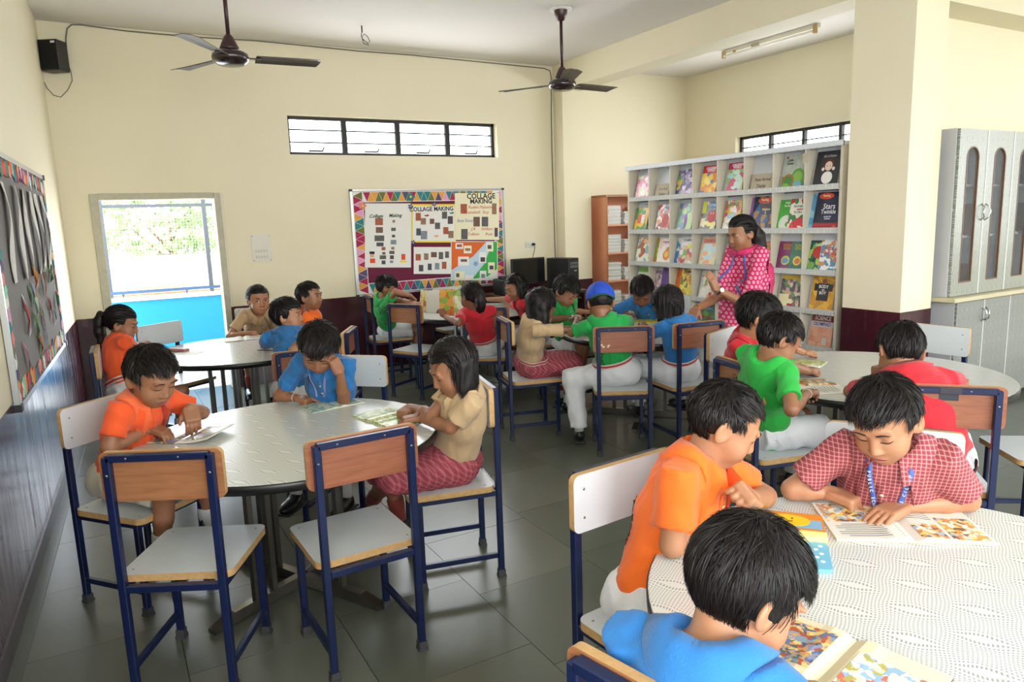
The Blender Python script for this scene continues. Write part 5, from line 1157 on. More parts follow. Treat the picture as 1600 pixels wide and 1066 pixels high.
def ik(a, c, l1, l2, pole):
    d = c-a; L = np.linalg.norm(d); mx = (l1+l2)*.999
    if L > mx: sc = L/mx; l1 *= sc; l2 *= sc
    u = d/max(L, 1e-6); x = (l1*l1-l2*l2+L*L)/(2*max(L, 1e-6)); hgt = math.sqrt(max(0, l1*l1-x*x)); p = pole-u*np.dot(pole, u); return a+u*x+unit(p)*hgt
POSE = {'flat': (6, 8, 5), 'relax': (28, 30, 18), 'curl': (50, 60, 35), 'fist': (78, 88, 50)}
def rotv(v, ax, ang):
    ax = unit(ax); c, s = math.cos(ang), math.sin(ang); return v*c+np.cross(ax, v)*s+ax*np.dot(ax, v)*(1-c)
def hand_prims(F, W, fd, back, side, sc, pose, kk):
    """W wrist, fd finger direction, back = back-of-hand normal, side=+1 right hand"""
    Y = unit(fd); Z = unit(back-Y*np.dot(back, Y)); X = np.cross(Y, Z); Rm = np.stack([X, Y, Z], 1); T_ = lambda x, y, z: W+(X*x+Y*y+Z*z)*sc
    F.rbox(T_(0, .034, 0), Rm, V3(.0225, .028, .0045)*sc, .0085*sc, .010)
    ln = (.054, .060, .056, .044); xs = (-.0225, -.0078, .0072, .0215)
    for i in range(4):
        x = xs[i]*side; a = [math.radians(q) for q in POSE['fist' if (pose == 'point' and i > 0) else ('flat' if pose == 'point' else pose)]]
        p = T_(x, .060-.003*abs(i-1.2), .001); d = unit(Y+X*(x*2.2)); L = ln[i]*sc
        for j, fr in enumerate((.45, .32, .26)):
            d = rotv(d, X, -a[j]); q = p+d*L*fr; F.cone(p, q, (.0082-.0006*j)*sc, (.0076-.0007*j)*sc, .004 if j == 0 else .0015); p = q
    p = T_(-.020*side, .012, -.003); d = unit(-X*side*.62+Y*.75-Z*.28)
    if pose in ('fist', 'curl'): d = unit(-X*side*.2+Y*.8-Z*.5)
    q = p+d*.030*sc; F.cone(p, q, .0115*sc, .0092*sc, .008); d2 = unit(d+Y*.35+X*side*.25); F.cone(q, q+d2*.026*sc, .009*sc, .0072*sc, .002)

def person(sp):
    """sp: dict describing one seated child (or the standing teacher)"""
    s = sp.get('s', 1.0); hs = sp.get('hs', 1.0); h = sp.get('res', .0055); seed = sp.get('seed', 1); adult = sp.get('adult', False)
    fx, fy = sp['face']; fw = unit([fx, fy, 0]); up = V3(0, 0, 1); rt = np.cross(fw, up)
    hip = V3(*sp['hip']); Hc = np.asarray(sp['head'], float)
    t = thing('person', sp['label'], 'person', (float(hip[0]), float(hip[1]), 0.0), 0, sp.get('group', 'children reading' if not adult else None)); org = V3(hip[0], hip[1], 0)
    hip = hip-org; Hc = Hc-org
    lk = sp.get('look', sp['face']); pt = math.radians(sp.get('pitch', 35)); rl = math.radians(sp.get('roll', 0)); l2 = unit([lk[0], lk[1], 0])
    hf = unit(l2*math.cos(pt)-up*math.sin(pt)); hr = np.cross(l2, up); hu = np.cross(hr, hf); hr, hu = hr*math.cos(rl)+hu*math.sin(rl), hu*math.cos(rl)-hr*math.sin(rl); Rh = np.stack([hr, hf, hu], 1)
    HP = lambda x, y, z: Hc+Rh @ (V3(x, y, z)*hs)
    ntop = HP(0, -.018, -.062); toward = unit(hip-ntop); nbase = ntop+(.055*s)*unit(toward*.9-hf*.15+V3(0, 0, -.25))
    if 'nbase' in sp: nbase = np.asarray(sp['nbase'], float)-org
    d = nbase-hip; L0 = (.36 if not adult else .50)*s; dl = np.linalg.norm(d); sag = min(.07, math.sqrt(max(0, L0*L0-dl*dl))*.35)*s+.012
    mid = (hip+nbase)/2-fw*sag
    SPN = lambda q: (1-q)**2*hip+2*q*(1-q)*(2*mid-(hip+nbase)/2)+q*q*nbase
    tw = math.radians(sp.get('twist', 0)); sr = rotv(rt, up, tw); tang = unit(nbase-mid)
    sr = unit(sr-tang*np.dot(sr, tang)*.5); lean = math.radians(sp.get('shroll', 0)); sr = rotv(sr, fw, lean)
    SHW = (.122 if not adult else .145)*s; drop = (.03 if not adult else .045)*s
    SH = {e: nbase+sr*SHW*e-tang*drop+fw*.012*s for e in (-1, 1)}
    UA, FA = ((.195, .175) if not adult else (.27, .245)); UA *= s; FA *= s
    ARM = {}
    for e, key in ((1, 'R'), (-1, 'L')):
        a = sp.get(key)
        if a is None: a = dict(w=SH[e]+org+fw*.20*s-up*.24*s-sr*e*.03, pose='relax')
        Wp = np.asarray(a['w'], float)-org; pole = np.asarray(a.get('pole', rt*e*.8-up*.5-fw*.35), float)
        El = np.asarray(a['e'], float)-org if 'e' in a else ik(SH[e], Wp, UA, FA, pole)
        fd = np.asarray(a['fd'], float) if 'fd' in a else (Wp-El)*V3(1, 1, .15); ARM[e] = (El, Wp, unit(fd), np.asarray(a.get('back', up), float), a.get('pose', 'relax'))
    # legs
    HJ = {e: hip+rt*e*(.065 if not adult else .09)*s+V3(0, 0, -.01) for e in (-1, 1)}; LEG = {}
    TH, SHK = ((.30, .29) if not adult else (.42, .42)); TH *= s; SHK *= s
    for e, key in ((1, 'RK'), (-1, 'LK')):
        if adult: K = HJ[e]+V3(0, 0, -TH)+fw*.02; An = V3(K[0], K[1], .07)-fw*.01
        else:
            dd = unit(fw+rt*e*sp.get('spread', .22)); K = HJ[e]+dd*TH+V3(0, 0, .0); K = np.asarray(sp[key], float)-org if key in sp else K
            An = K+V3(0, 0, -SHK)-fw*sp.get('tuck', .05)+rt*e*.01
            An = np.asarray(sp['A'+key[0]], float)-org if 'A'+key[0] in sp else An
            An[2] = max(An[2], .075)
        LEG[e] = (K, An)
    pts = [HP(0, 0, .12), HP(.1, .1, -.1), HP(-.1, -.12, .12), hip]+[q for e in (-1, 1) for q in (*ARM[e][:2], ARM[e][1]+ARM[e][2]*.13*s, *LEG[e], LEG[e][1]+fw*.15)]
    lo = np.min(pts, 0)-V3(.175, .175, .13); hi = np.max(pts, 0)+V3(.175, .175, .13)
    # ---------------- skin
    F = Field(lo, hi, h); b = -.012
    ts = lambda q: np.stack([rotv(rt, up, tw*q), None, None], 1) if False else None
    def frame(q):
        r_ = unit(rotv(rt, up, tw*q)); tn = unit(SPN(min(1, q+.05))-SPN(max(0, q-.05))); r_ = unit(r_-tn*np.dot(r_, tn)); f_ = np.cross(tn, r_); return np.stack([r_, f_, tn], 1)
    if not adult: TOR = [(0.02, (.118, .098, .085)), (.28, (.112, .090, .10)), (.62, (.122, .094, .115)), (.88, (.108, .074, .065))]
    else: TOR = [(0.0, (.165, .13, .12)), (.25, (.150, .12, .12)), (.62, (.158, .125, .15)), (.88, (.135, .092, .08))]
    if sp.get('chub'): TOR = [(q, tuple(v*sp['chub'] for v in r_)) for q, r_ in TOR]
    for q, r_ in TOR: F.ell(SPN(q), frame(q), np.array(r_)*s+b, .05*s)
    for e in (-1, 1): F.cone(nbase-tang*.02*s, SH[e], .036*s, .036*s, .04*s)
    nr = (.036 if not adult else .046)*s
    F.cone(nbase-tang*.03*s, HP(0, -.012, -.045), nr*1.12, nr, .03*s)
    ar = 1.0 if not adult else 1.25
    for e in (-1, 1):
        El, Wp, fd, bk, ps = ARM[e]; F.cone(SH[e], El, .034*s*ar, .028*s*ar, .02); F.cone(El, El+(Wp-El)*.35, .028*s*ar, .027*s*ar, .012); F.cone(El+(Wp-El)*.35, Wp, .027*s*ar, .019*s*ar, .012)
        hand_prims(F, Wp, fd, bk, e, s*sp.get('handscale', 1.02)*(1.18 if adult else 1), ps, .01)
        K, An = LEG[e]; F.cone(HJ[e], K, .062*s, .043*s, .03); F.cone(K, K+(An-K)*.4, .041*s, .040*s, .02); F.cone(K+(An-K)*.4, An, .038*s, .024*s, .015)
    # head and face
    E = lambda x, y, z, rx, ry, rz, k, op='u', R=Rh: F.ell(HP(x, y, z), R, V3(rx, ry, rz)*hs, k*hs, op)
    E(0, -.010, .030, .073, .089, .082, 0); E(0, .022, -.030, .056, .062, .068, .035); E(0, .055, -.074, .020, .018, .017, .03)
    for e in (-1, 1):
        E(.033*e, .050, -.036, .027, .026, .028, .025); E(.031*e, .092, .010, .019, .016, .014, .014, 's'); E(.0305*e, .0655, .008, .0165, .0155, .0125, .006)
        E(.028*e, .078, .026, .022, .008, .006, .012)
        ear = Rh @ np.array([[math.cos(.35*e), -math.sin(.35*e), 0], [math.sin(.35*e), math.cos(.35*e), 0], [0, 0, 1]])
        E(.074*e, -.010, -.006, .009, .021, .031, .008, 'u', ear); E(.081*e, -.006, -.002, .006, .012, .019, .006, 's', ear)
        E(.0105*e, .085, -.029, .008, .008, .0065, .006)
    F.cone(HP(0, .078, .012), HP(0, .093, -.024), .0065*hs, .0098*hs, .012*hs)
    E(0, .078, -.052, .021, .010, .0055, .008); E(0, .0765, -.063, .017, .010, .0065, .007); E(0, .090, -.0575, .020, .004, .0014, .004, 's')
    vs, fs = F.mesh(); kp = np.linalg.norm(vs-Hc, axis=1) < .135*hs
    for e in (-1, 1): kp |= np.linalg.norm(vs-(ARM[e][1]+ARM[e][2]*.05*s), axis=1) < .085*s
    if h < .0045:
        for e in (-1, 1):
            El, Wp = ARM[e][:2]; ab = Wp-El; tq = np.clip(((vs-El) @ ab)/np.dot(ab, ab), -.15, 1); kp |= np.linalg.norm(vs-El-tq[:, None]*ab, axis=1) < .055*s
    vs, fs = thin_out(vs, fs, kp, 2.4*h); body = np_obj('body', vs, fs, SK[sp.get('skin', 'b')], t); bv = bvh_of(body)
    # ---------------- face features laid on the surface
    if sp.get('facev', True):
        RhI = Rh.T
        def cast(x, z):
            o_ = HP(x, .2, z); hit = bv.ray_cast(Vector(o_), Vector(-hf)); return None if hit[0] is None else np.array(hit[0])
        def strip(name, pts_, wid, thk, m, off=.0006):
            P_ = [cast(x, z) for x, z in pts_]
            if any(q is None for q in P_): return
            bb = MB(); n_ = len(P_); vsx = []
            for i, q in enumerate(P_):
                tg = unit(P_[min(i+1, n_-1)]-P_[max(i-1, 0)]); sd = unit(np.cross(tg, hf)); w_ = wid[i]*hs/2
                for c_, o2 in ((-1, 0), (-.6, thk), (.6, thk), (1, 0)): vsx.append(q+sd*w_*c_+hf*(off+o2)*hs)
            fc = [(4*i+j, 4*i+j+1, 4*i+j+5, 4*i+j+4) for i in range(n_-1) for j in range(3)]; bb.add(vsx, fc, smooth=True); bb.build(name, m, t)
        op = sp.get('eyes', .12); gz = sp.get('gaze', 0)
        for e in (-1, 1):
            bx = .030*e; B = [(bx+e*(-.018+.036*q), .0255+.006*math.sin(q*2.4)-.003*q) for q in (0, .2, .4, .6, .8, 1)]; strip('eyebrow', B, [.004, .0062, .0066, .006, .0045, .002], .0012, M_BROW)
            ey = .0065
            if op > .3:
                n_ = 12; al = [(bx+.0135*math.cos(2*PI*k_/n_), ey+.0062*op*math.sin(2*PI*k_/n_)) for k_ in range(n_)]; A_ = [cast(*q) for q in al]; cc = cast(bx, ey)
                if all(q is not None for q in A_):
                    bb = MB(); bb.add([cc+hf*.0010*hs]+[q+hf*.0005*hs for q in A_], [(0, 1+k_, 1+(k_+1) % n_) for k_ in range(n_)], smooth=True); bb.build('eye', M_EYEW, t)
                    ix = bx+gz*.006; bb = MB(); Q_ = [cast(ix+.0055*math.cos(2*PI*k_/n_), ey+.0005+.0052*min(1, op*1.05)*math.sin(2*PI*k_/n_)) for k_ in range(n_)]
                    bb.add([cast(ix, ey)+hf*.0018*hs]+[q+hf*.0013*hs for q in Q_], [(0, 1+k_, 1+(k_+1) % n_) for k_ in range(n_)], smooth=True); bb.build('iris', M_IRIS, t)
                lidz = ey+.006*op
                strip('eyelash', [(bx+.0145*q, lidz*1.0-.0055*q*q*op+.0003) for q in (-1, -.6, -.2, .2, .6, 1)], [.001, .0022, .0026, .0026, .0024, .001], .0012, M_BROW, .0012)
            else: strip('eyelash', [(bx+.0145*q, ey-.0035-.004*(1-q*q)+.0012*q*e) for q in (-1, -.6, -.2, .2, .6, 1)], [.0012, .0026, .0032, .0032, .003, .0012], .0016, M_BROW, .0006)
        strip('upper_lip', [(.021*q, -.0515-.003*q*q+.0012*abs(math.sin(q*3))) for q in (-1, -.7, -.35, 0, .35, .7, 1)], [.001, .0045, .0062, .0056, .0062, .0045, .001], .0012, LIP[sp.get('skin', 'b')], .0004)
        strip('lower_lip', [(.019*q, -.0632+.005*q*q) for q in (-1, -.7, -.35, 0, .35, .7, 1)], [.001, .0055, .0075, .0082, .0075, .0055, .001], .0014, LIP[sp.get('skin', 'b')], .0004)
        strip('mouth_line', [(.0215*q, -.0575+.0012*q*q) for q in (-1, -.6, -.2, .2, .6, 1)], [.001, .0018, .002, .002, .0018, .001], .0006, mat('mouth_dark', '#4a2420', .6), .0012)
    # ---------------- clothes
    hc = .0068 if h < .005 else .0084; hc2 = hc*1.25
    wr = wrinkle(seed, .0030*s, 70); G = Field(lo, hi, hc)
    tuck = bool(sp.get('belt'))
    for j, (q, r_) in enumerate(TOR): G.ell(SPN(q)+(up*.02 if j == 0 and not adult else 0), frame(q), np.array(r_)*s*(V3(1, 1, .72) if j == 0 and not adult else 1)+(.007 if not (tuck and j == 0) else -.012), .05*s, nz=wr)
    if not adult and not tuck: G.ell(SPN(.0)-V3(0, 0, .022*s), frame(0), V3(.124, .106, .052)*s, .03, nz=wr)
    for e in (-1, 1):
        G.cone(nbase-tang*.022*s, SH[e], .043*s, .041*s, .04*s, nz=wr); El = ARM[e][0]; q = sp.get('sleeve', .66)
        G.cone(SH[e], SH[e]+(El-SH[e])*q, (.042 if not adult else .050)*s, (.048 if not adult else .056)*s, .025*s, cap=True, nz=wr)
    if adult:
        for e in (-1, 1):
            pass
        G.cone(SPN(0), V3(hip[0], hip[1], .48), .16*s, .205*s, .05, cap=True, nz=wrinkle(seed+1, .012, 26))
    # neck opening
    G.ell(nbase+tang*.035*s+hf*V3(1, 1, 0)*.012, np.eye(3), V3(.046, .046, .055)*s*(1.2 if adult else 1), .004, 's')
    vs2, fs2 = G.mesh(); sh = np_obj('shirt' if not adult else 'kurta', vs2, fs2, sp['shirt'], t); bs = bvh_of(sh); sp['_bs'] = bs; sp['_t'] = t; sp['_org'] = org; sp['_fr'] = (SPN, frame, fw, rt, nbase, tang)
    def snap(p, off=.003):
        r_ = bs.find_nearest(Vector(p)); return np.array(r_[0])+np.array(r_[1])*off
    def ribbon(name, P_, w_, m, off=.003, par=None, front=False):
        P_ = [(sp['_snapf'](q, off) if front else snap(q, off)) for q in P_]; bb = MB(); vsx = []; n_ = len(P_)
        for i, q in enumerate(P_):
            tg = unit(P_[min(i+1, n_-1)]-P_[max(i-1, 0)]); nn = np.array(bs.find_nearest(Vector(q))[1]); sd = unit(np.cross(tg, nn)); vsx += [q-sd*w_/2, q+sd*w_/2, q+sd*w_/2-nn*.002, q-sd*w_/2-nn*.002]
        bb.add(vsx, [f_ for i in range(n_-1) for f_ in ((4*i, 4*i+1, 4*i+5, 4*i+4), (4*i+1, 4*i+2, 4*i+6, 4*i+5), (4*i+3, 4*i, 4*i+4, 4*i+7))], smooth=True); return bb.build(name, m, par if par is not None else sh)
    sp['_ribbon'] = ribbon
    def snapf(p, off=.004):
        ht = bs.ray_cast(Vector(p+fw*.3), Vector(-fw)); return p if ht[0] is None else np.array(ht[0])+np.array(ht[1])*off
    sp['_snapf'] = snapf
    if sp.get('collar', True):
        bb = MB(); vsx = []; n_ = 30; cf = unit(hf*V3(1, 1, 0)); cf = unit(cf*.4+fw*.6); cr_ = unit(np.cross(cf, tang)); cf = np.cross(tang, cr_)
        def drop_(dv, rho):
            o_ = nbase+dv*rho+tang*.14; ht = bs.ray_cast(Vector(o_), Vector(-tang)); return nbase+dv*rho-tang*.02 if ht[0] is None or ht[3] > .30 else np.array(ht[0])
        for i in range(n_+1):
            dg = -156+312*i/n_; a = math.radians(dg); dv = -cf*math.cos(a)+cr_*math.sin(a); fr = abs(dg)/156
            o1 = drop_(dv, (.090+.022*fr**3)*s)+tang*.011+dv*.004; m1 = drop_(dv, .070*s)+tang*.021*s; f0 = drop_(dv, .057*s); ptp = nbase+dv*.055*s+tang*(max(np.dot(f0-nbase, tang), -.01)+(.030-.012*fr)*s); pin = ptp-dv*.006*s-tang*.026*s
            vsx += [pin, ptp, m1, o1, o1-tang*.010-dv*.004]
        bb.add(vsx, [(5*i+j, 5*i+j+1, 5*i+j+6, 5*i+j+5) for i in range(n_) for j in range(4)], smooth=True); bb.build('collar', sp.get('collarm', sp['shirt']), sh)
        if sp.get('placket', True):
            cs = nbase+cf*.05*s-tang*.045*s
            ribbon('placket', [cs-tang*q*.11*s+cf*.05 for q in (0, .25, .5, .75, 1)], .026*s, sp['shirt'], .0035)
            for q in (.3, .75):
                p_ = snap(cs-tang*q*.11*s+cf*.05, .006); bb = MB(); bb.lathe([(.005*s, -.001), (.005*s, .001), (.003*s, .0016)], 10); o_ = bb.build('button', mat('shirt_button', '#cfc6b4', .4), sh); o_.matrix_local = Matrix.Translation(Vector(p_)) @ Vector(cf).to_track_quat('Z', 'Y').to_matrix().to_4x4()
    low = sp.get('lower', 'shorts')
    if low and not adult:
        Q = Field(lo, hi, hc2); w2 = wrinkle(seed+5, .0052*s, 48); fr0 = frame(0); base = SPN(.0)-V3(0, 0, .012)
        Q.ell(base+up*(.030 if tuck else 0), np.stack([rt, fw, up], 1), V3(.138, .130, .115 if tuck else .086)*s, .03, nz=w2); end = {'shorts': .78, 'skirt': 1.0, 'pants': 1.0}[low]
        for e in (-1, 1):
            K, An = LEG[e]; Q.cone(HJ[e]+V3(0, 0, .0), HJ[e]+(K-HJ[e])*end, (.076 if low != 'pants' else .088)*s, (.074 if low != 'skirt' else .07)*s, .035*s, cap=(low == 'shorts'), nz=w2)
            if low == 'pants': Q.cone(K, K+(An-K)*.92, .066*s, .058*s, .03*s, cap=True, nz=w2)
        if low == 'skirt':
            km = (LEG[1][0]+LEG[-1][0])/2; Q.cone(hip-V3(0, 0, .01), km+fw*.02, .085*s, .082*s, .06*s, nz=wrinkle(seed+6, .008, 60))
            for e in (-1, 1): Q.cone(hip+rt*e*.09*s-V3(0, 0, .03), LEG[e][0]+rt*e*.04*s+V3(0, 0, -.01), .062*s, .058*s, .05*s, nz=w2)
        seat_cut = SEAT_Z+.004
        Q.cut(V3(0, 0, seat_cut), V3(0, 0, -1), V3(*(hip-.2)), V3(*(hip+.2))*V3(1, 1, 0)+V3(0, 0, seat_cut)) if False else None
        v3, f3 = Q.mesh(); lowo = np_obj({'shorts': 'shorts', 'skirt': 'skirt', 'pants': 'trousers'}[low], v3, f3, sp['lowm'], t)
    if sp.get('belt'):
        fr0 = frame(.25); c0 = SPN(.26); bl_ = bvh_of(lowo) if low and not adult else bs
        n_ = 40; RAD = []; DV = []
        for i in range(n_):
            a = 2*PI*i/n_; dv = fr0[:, 0]*math.cos(a)+fr0[:, 1]*math.sin(a); rad = 0.0
            for zz in (-.017, 0, .017):
                for tr in (bs, bl_):
                    ht = tr.ray_cast(Vector(c0+fr0[:, 2]*zz+dv*.4), Vector(-dv))
                    if ht[0] is not None and .4-ht[3] < .155*s: rad = max(rad, .4-ht[3])
            RAD.append(rad); DV.append(dv)
        RAD = [max(RAD[i-1], RAD[i], RAD[(i+1) % n_]) for i in range(n_)]
        for nm, z0, z1, ex, m_ in (('belt', -.017, .017, .002, BELTW), ('belt_stripe', -.007, .007, .0036, BELTR)):
            bb = MB(); vsx = [c0+DV[i]*(RAD[i]+ex)+fr0[:, 2]*zz for i in range(n_) for zz in (z0, z1)]
            bb.add(vsx, [(2*i, (2*i+2) % (2*n_), (2*i+3) % (2*n_), 2*i+1) for i in range(n_)], smooth=True); bb.build(nm, m_, t)
    if sp.get('feet', True):
        for e in (-1, 1):
            K, An = LEG[e]; Q = Field(An-.22, An+.22, .0095); q0 = An+V3(0, 0, -.03)
            Q.ell(An+fw*.0-V3(0, 0, .025), np.stack([rt, fw, up], 1), V3(.036, .045, .04)*s, .02); Q.ell(An+fw*.065*s-V3(0, 0, .042), np.stack([rt, fw, up], 1), V3(.040, .085, .034)*s, .03)
            Q.cut(An-V3(0, 0, .066), V3(0, 0, -1), An-.2, An+V3(.2, .2, -.066)); v3, f3 = Q.mesh(); so = np_obj('shoe', v3, f3, SHOE, t)
            MB().box((0, 0, 0), (.068*s, .20*s, .012), bev=.004).build('sole', SOLE, so).matrix_local = Matrix.Translation(Vector(An+fw*.035*s-V3(0, 0, .068))) @ Matrix.Rotation(math.atan2(fw[1], fw[0])-PI/2, 4, 'Z')
            bb = MB(); A2 = An+(K-An)*.0; B2 = An+(K-An)*.38; bb.tube([Vector(A2+(B2-A2)*q) for q in (0, .3, .6, .97, 1)], [.031*s, .032*s, .037*s, .040*s, .036*s], 14); so2 = bb.build('sock', sp.get('sock', SOCKW), t)
            if sp.get('sockband'):
                bb = MB(); bb.tube([Vector(A2+(B2-A2)*q) for q in (.55, .9)], [.0385*s, .0415*s], 14, cap=False); bb.build('sock_band', SOCKR, so2)
    hair(sp, t, HP, Rh, hs, Hc, sp.get('hair', 'short'), seed, h)
    # wrist threads and bracelets
    for e, key in ((1, 'R'), (-1, 'L')):
        br = (sp.get(key) or {}).get('band')
        if br:
            El, Wp = ARM[e][:2]; u = unit(El-Wp); c0 = Wp+u*.022*s; x_ = unit(np.cross(u, up)); y_ = np.cross(u, x_); bb = MB(); bb.tube([Vector(c0+(x_*math.cos(a)+y_*math.sin(a))*.0215*s*ar) for a in [2*PI*k_/20 for k_ in range(21)]], br[1], 6); bb.build('bracelet', br[0], t)
    sp['_arm'] = {k_: tuple(q+org for q in v[:2]) for k_, v in ARM.items()}
    return t

def hair(sp, t, HP, Rh, hs, Hc, style, seed, h):
    r = np.random.RandomState(seed*7+3); C0 = V3(0, -.012, .030); RR = V3(.0775, .0935, .0865); gl = Rh.T @ V3(0, 0, -1)
    if style == 'cap': style_ = 'short'
    hcv = max(h*1.5, .0062); lo = Hc-.2*hs; hi = Hc+.2*hs; F = Field(lo, hi, hcv); ns = wrinkle(seed+9, .0022*hs, 150); vol = sp.get('vol', 0.0)
    F.ell(HP(*C0), Rh, (RR+.0005+vol)*hs, nz=ns)
    # face, ears and nape are cleared from the cap
    fr = sp.get('fringe', .040)
    F.rbox(HP(0, .090, fr-.10), Rh, V3(.060, .050, .085)*hs, .015*hs, .008, 's')
    F.ell(HP(0, .06, fr-.085), Rh, V3(.085, .075, .085)*hs, .012, 's')
    if style in ('short', 'cap'):
        F.rbox(HP(0, .02, -.125), Rh, V3(.13, .085, .085)*hs, .01, .012, 's'); F.rbox(HP(0, -.05, -.155), Rh, V3(.13, .10, .09)*hs, .01, .01, 's')
    else: F.rbox(HP(0, -.03, -.16), Rh, V3(.14, .14, .085)*hs, .01, .01, 's')
    vs, fs = F.mesh(); ho = np_obj('hair', vs, fs, M_HAIR, t)
    N = sp.get('strands', 1500); shortish = style in ('short', 'cap'); wn = unit(V3(.12, -.42, .9)) if shortish else unit(V3(0, .12, 1))
    bigl = {'short': .058, 'cap': .04, 'bob': .215, 'long': .30, 'pony': .11}[style]*sp.get('hlen', 1.0)
    nrm_ = lambda v: v/np.maximum(1e-9, np.linalg.norm(v, axis=-1, keepdims=True)); dot_ = lambda a, b: (a*b).sum(-1, keepdims=True)
    n0 = nrm_(r.randn(N*4, 3)); p = C0+RR*n0
    bad = ((p[:, 1] > .03) & (p[:, 2] < fr+.012)) | ((np.abs(p[:, 0]) > .045) & (p[:, 2] < .014) & (p[:, 1] > -.035)) | (p[:, 2] < (-.045 if shortish else -.02))
    n0 = n0[~bad][:N]; N = len(n0); p = C0+RR*n0
    lowf = lambda v, f, ph: np.sin(v @ (np.array([[1.0, .4, -.3], [-.5, 1.1, .2], [.3, -.2, 1.2]])*f)+ph)         # coherent locks
    hd = n0-wn*.92
    if style in ('bob', 'long'): hd = np.stack([np.sign(n0[:, 0]+1e-6)*.9, np.full(N, -.35), np.full(N, -.1)], 1)
    if style == 'pony': hd = np.tile(V3(0, -1, .05), (N, 1))
    if style == 'short':
        m_ = (p[:, 2] > .05) & (p[:, 1] > -.02); hd[m_] = V3(sp.get('sweep', .15), 1, 0)
    hd = nrm_(hd-n0*dot_(hd, n0)+.20*lowf(n0, 14.0, seed)+.12*r.randn(N, 3)); Ls = bigl*r.uniform(.72, 1.12, (N, 1))*(r.uniform(.6, 1, (N, 1)) if style == 'short' else 1)
    nst = 5 if style in ('short', 'cap', 'pony') else 8; st = Ls/nst; n = n0; lift = (.0025+.0055*(.5+.5*lowf(n0, 22.0, seed+2)[:, :1])+.004*r.rand(N, 1))*sp.get('puff', 1.0)+vol
    path = [C0+(RR+.001+vol)*n]; free = np.zeros(N, bool); pos = path[0]
    for i in range(nst):
        n2 = nrm_(n+hd*(st/.085)); g = gl-n2*dot_(n2, gl[None]); h2 = nrm_(hd-n2*dot_(hd, n2)+g*(.10 if style == 'short' else .28)); p2 = C0+(RR+lift*(.4+.8*(i+1)/nst))*n2
        pf = pos+nrm_(gl[None]+hd*.10+.06*r.randn(N, 3))*st; fm = free[:, None]; pos = np.where(fm, pf, p2); hd = np.where(fm, hd, h2); n = np.where(fm, n, n2)
        if style in ('bob', 'long'): free |= (n @ gl) > .12
        path.append(pos)
    Pt = np.stack(path, 1)                                    # N x (nst+1) x 3
    if shortish: ok = ~((Pt[:, -1, 1] > .045) & (Pt[:, -1, 2] < fr-.020+.012*r.rand(N))) & ~((np.abs(Pt[:, -1, 0]) > .052) & (Pt[:, -1, 2] < sp.get('sidez', .004)-.008*r.rand(N)) & (Pt[:, -1, 1] > -.042))
    elif style == 'pony': ok = np.ones(N, bool)
    else: ok = ~((Pt[..., 1] > .055) & (Pt[..., 2] < .02)).any(1)
    Pt = Pt[ok]; N = len(Pt); wdt = sp.get('swid', .0030)*hs
    Nm = nrm_(Pt-C0); Wp_ = Hc+(Pt*hs) @ Rh.T; Nw = Nm @ Rh.T; Tg = np.empty_like(Wp_); Tg[:, 1:-1] = Wp_[:, 2:]-Wp_[:, :-2]; Tg[:, 0] = Wp_[:, 1]-Wp_[:, 0]; Tg[:, -1] = Wp_[:, -1]-Wp_[:, -2]; Tg = nrm_(Tg)
    Sd = nrm_(np.cross(Tg, Nw)); ro = r.uniform(-.9, .9, (N, 1, 1)); Sd = Sd*np.cos(ro)+Nw*np.sin(ro); taper = (1-.85*np.linspace(0, 1, nst+1)**2)[None, :, None]*wdt*.5
    Vs = np.stack([Wp_-Sd*taper, Wp_+Sd*taper], 2).reshape(-1, 3); k_ = (np.arange(N)[:, None]*(nst+1)*2+np.arange(nst)[None]*2).reshape(-1, 1); Fs = k_+np.array([[0, 1, 3, 2]])
    if style != 'cap' and N: o = np_obj('hair_strands', Vs, Fs, M_STRAND, ho); o['kind'] = 'stuff'
    if style in ('bob', 'long'):            # hanging mass behind and beside the face
        G = Field(Hc-.42*hs, Hc+.22*hs, .0075); ln = .115 if style == 'bob' else .20; ng = wrinkle(seed+4, .004, 90); gw = V3(0, 0, -1)
        for x, y in ((-.062, -.045), (-.035, -.075), (0, -.085), (.035, -.075), (.062, -.045))+(((-.070, -.015), (.070, -.015)) if style == 'bob' else ()):
            a = HP(x, y, .015); q = a+gw*(ln-.02*abs(x)/.07)*hs+(Rh @ V3(x, y, 0))*.10; G.cone(a, q, (.024 if style == 'bob' else .036)*hs, (.017 if style == 'bob' else .028)*hs, .02*hs, nz=ng)
        v, f = G.mesh(); np_obj('hair_length', v, f, M_HAIR, t)
    if style == 'pony':
        path = sp.get('tail') or [(0, -.095, .035), (0, -.125, .03), (0, -.145, -.01), (0, -.15, -.07), (0, -.145, -.13), (0, -.14, -.19)]; G = Field(Hc-.5*hs, Hc+.3*hs, .0075); ng = wrinkle(seed+4, .0035, 110); rad = sp.get('tailr', (.018, .024, .030, .030, .024, .008))
        pw = [HP(*q) for q in path[:2]]; 
        for q in path[2:]: pw.append(pw[1]+V3(0, 0, 1)*(q[2]-path[1][2])*hs+(Rh @ V3(0, -1, 0))*V3(1, 1, 0)*(-(q[1]-path[1][1]))*hs)
        for i in range(len(pw)-1): G.cone(pw[i], pw[i+1], rad[i]*hs, rad[i+1]*hs, .01, nz=ng)
        v, f = G.mesh(); np_obj('ponytail', v, f, M_HAIR, t); MB().tube([Vector(pw[0]), Vector(pw[1])], .02*hs, 12).build('hair_tie', mat('black_band', '#151314', .6), t)
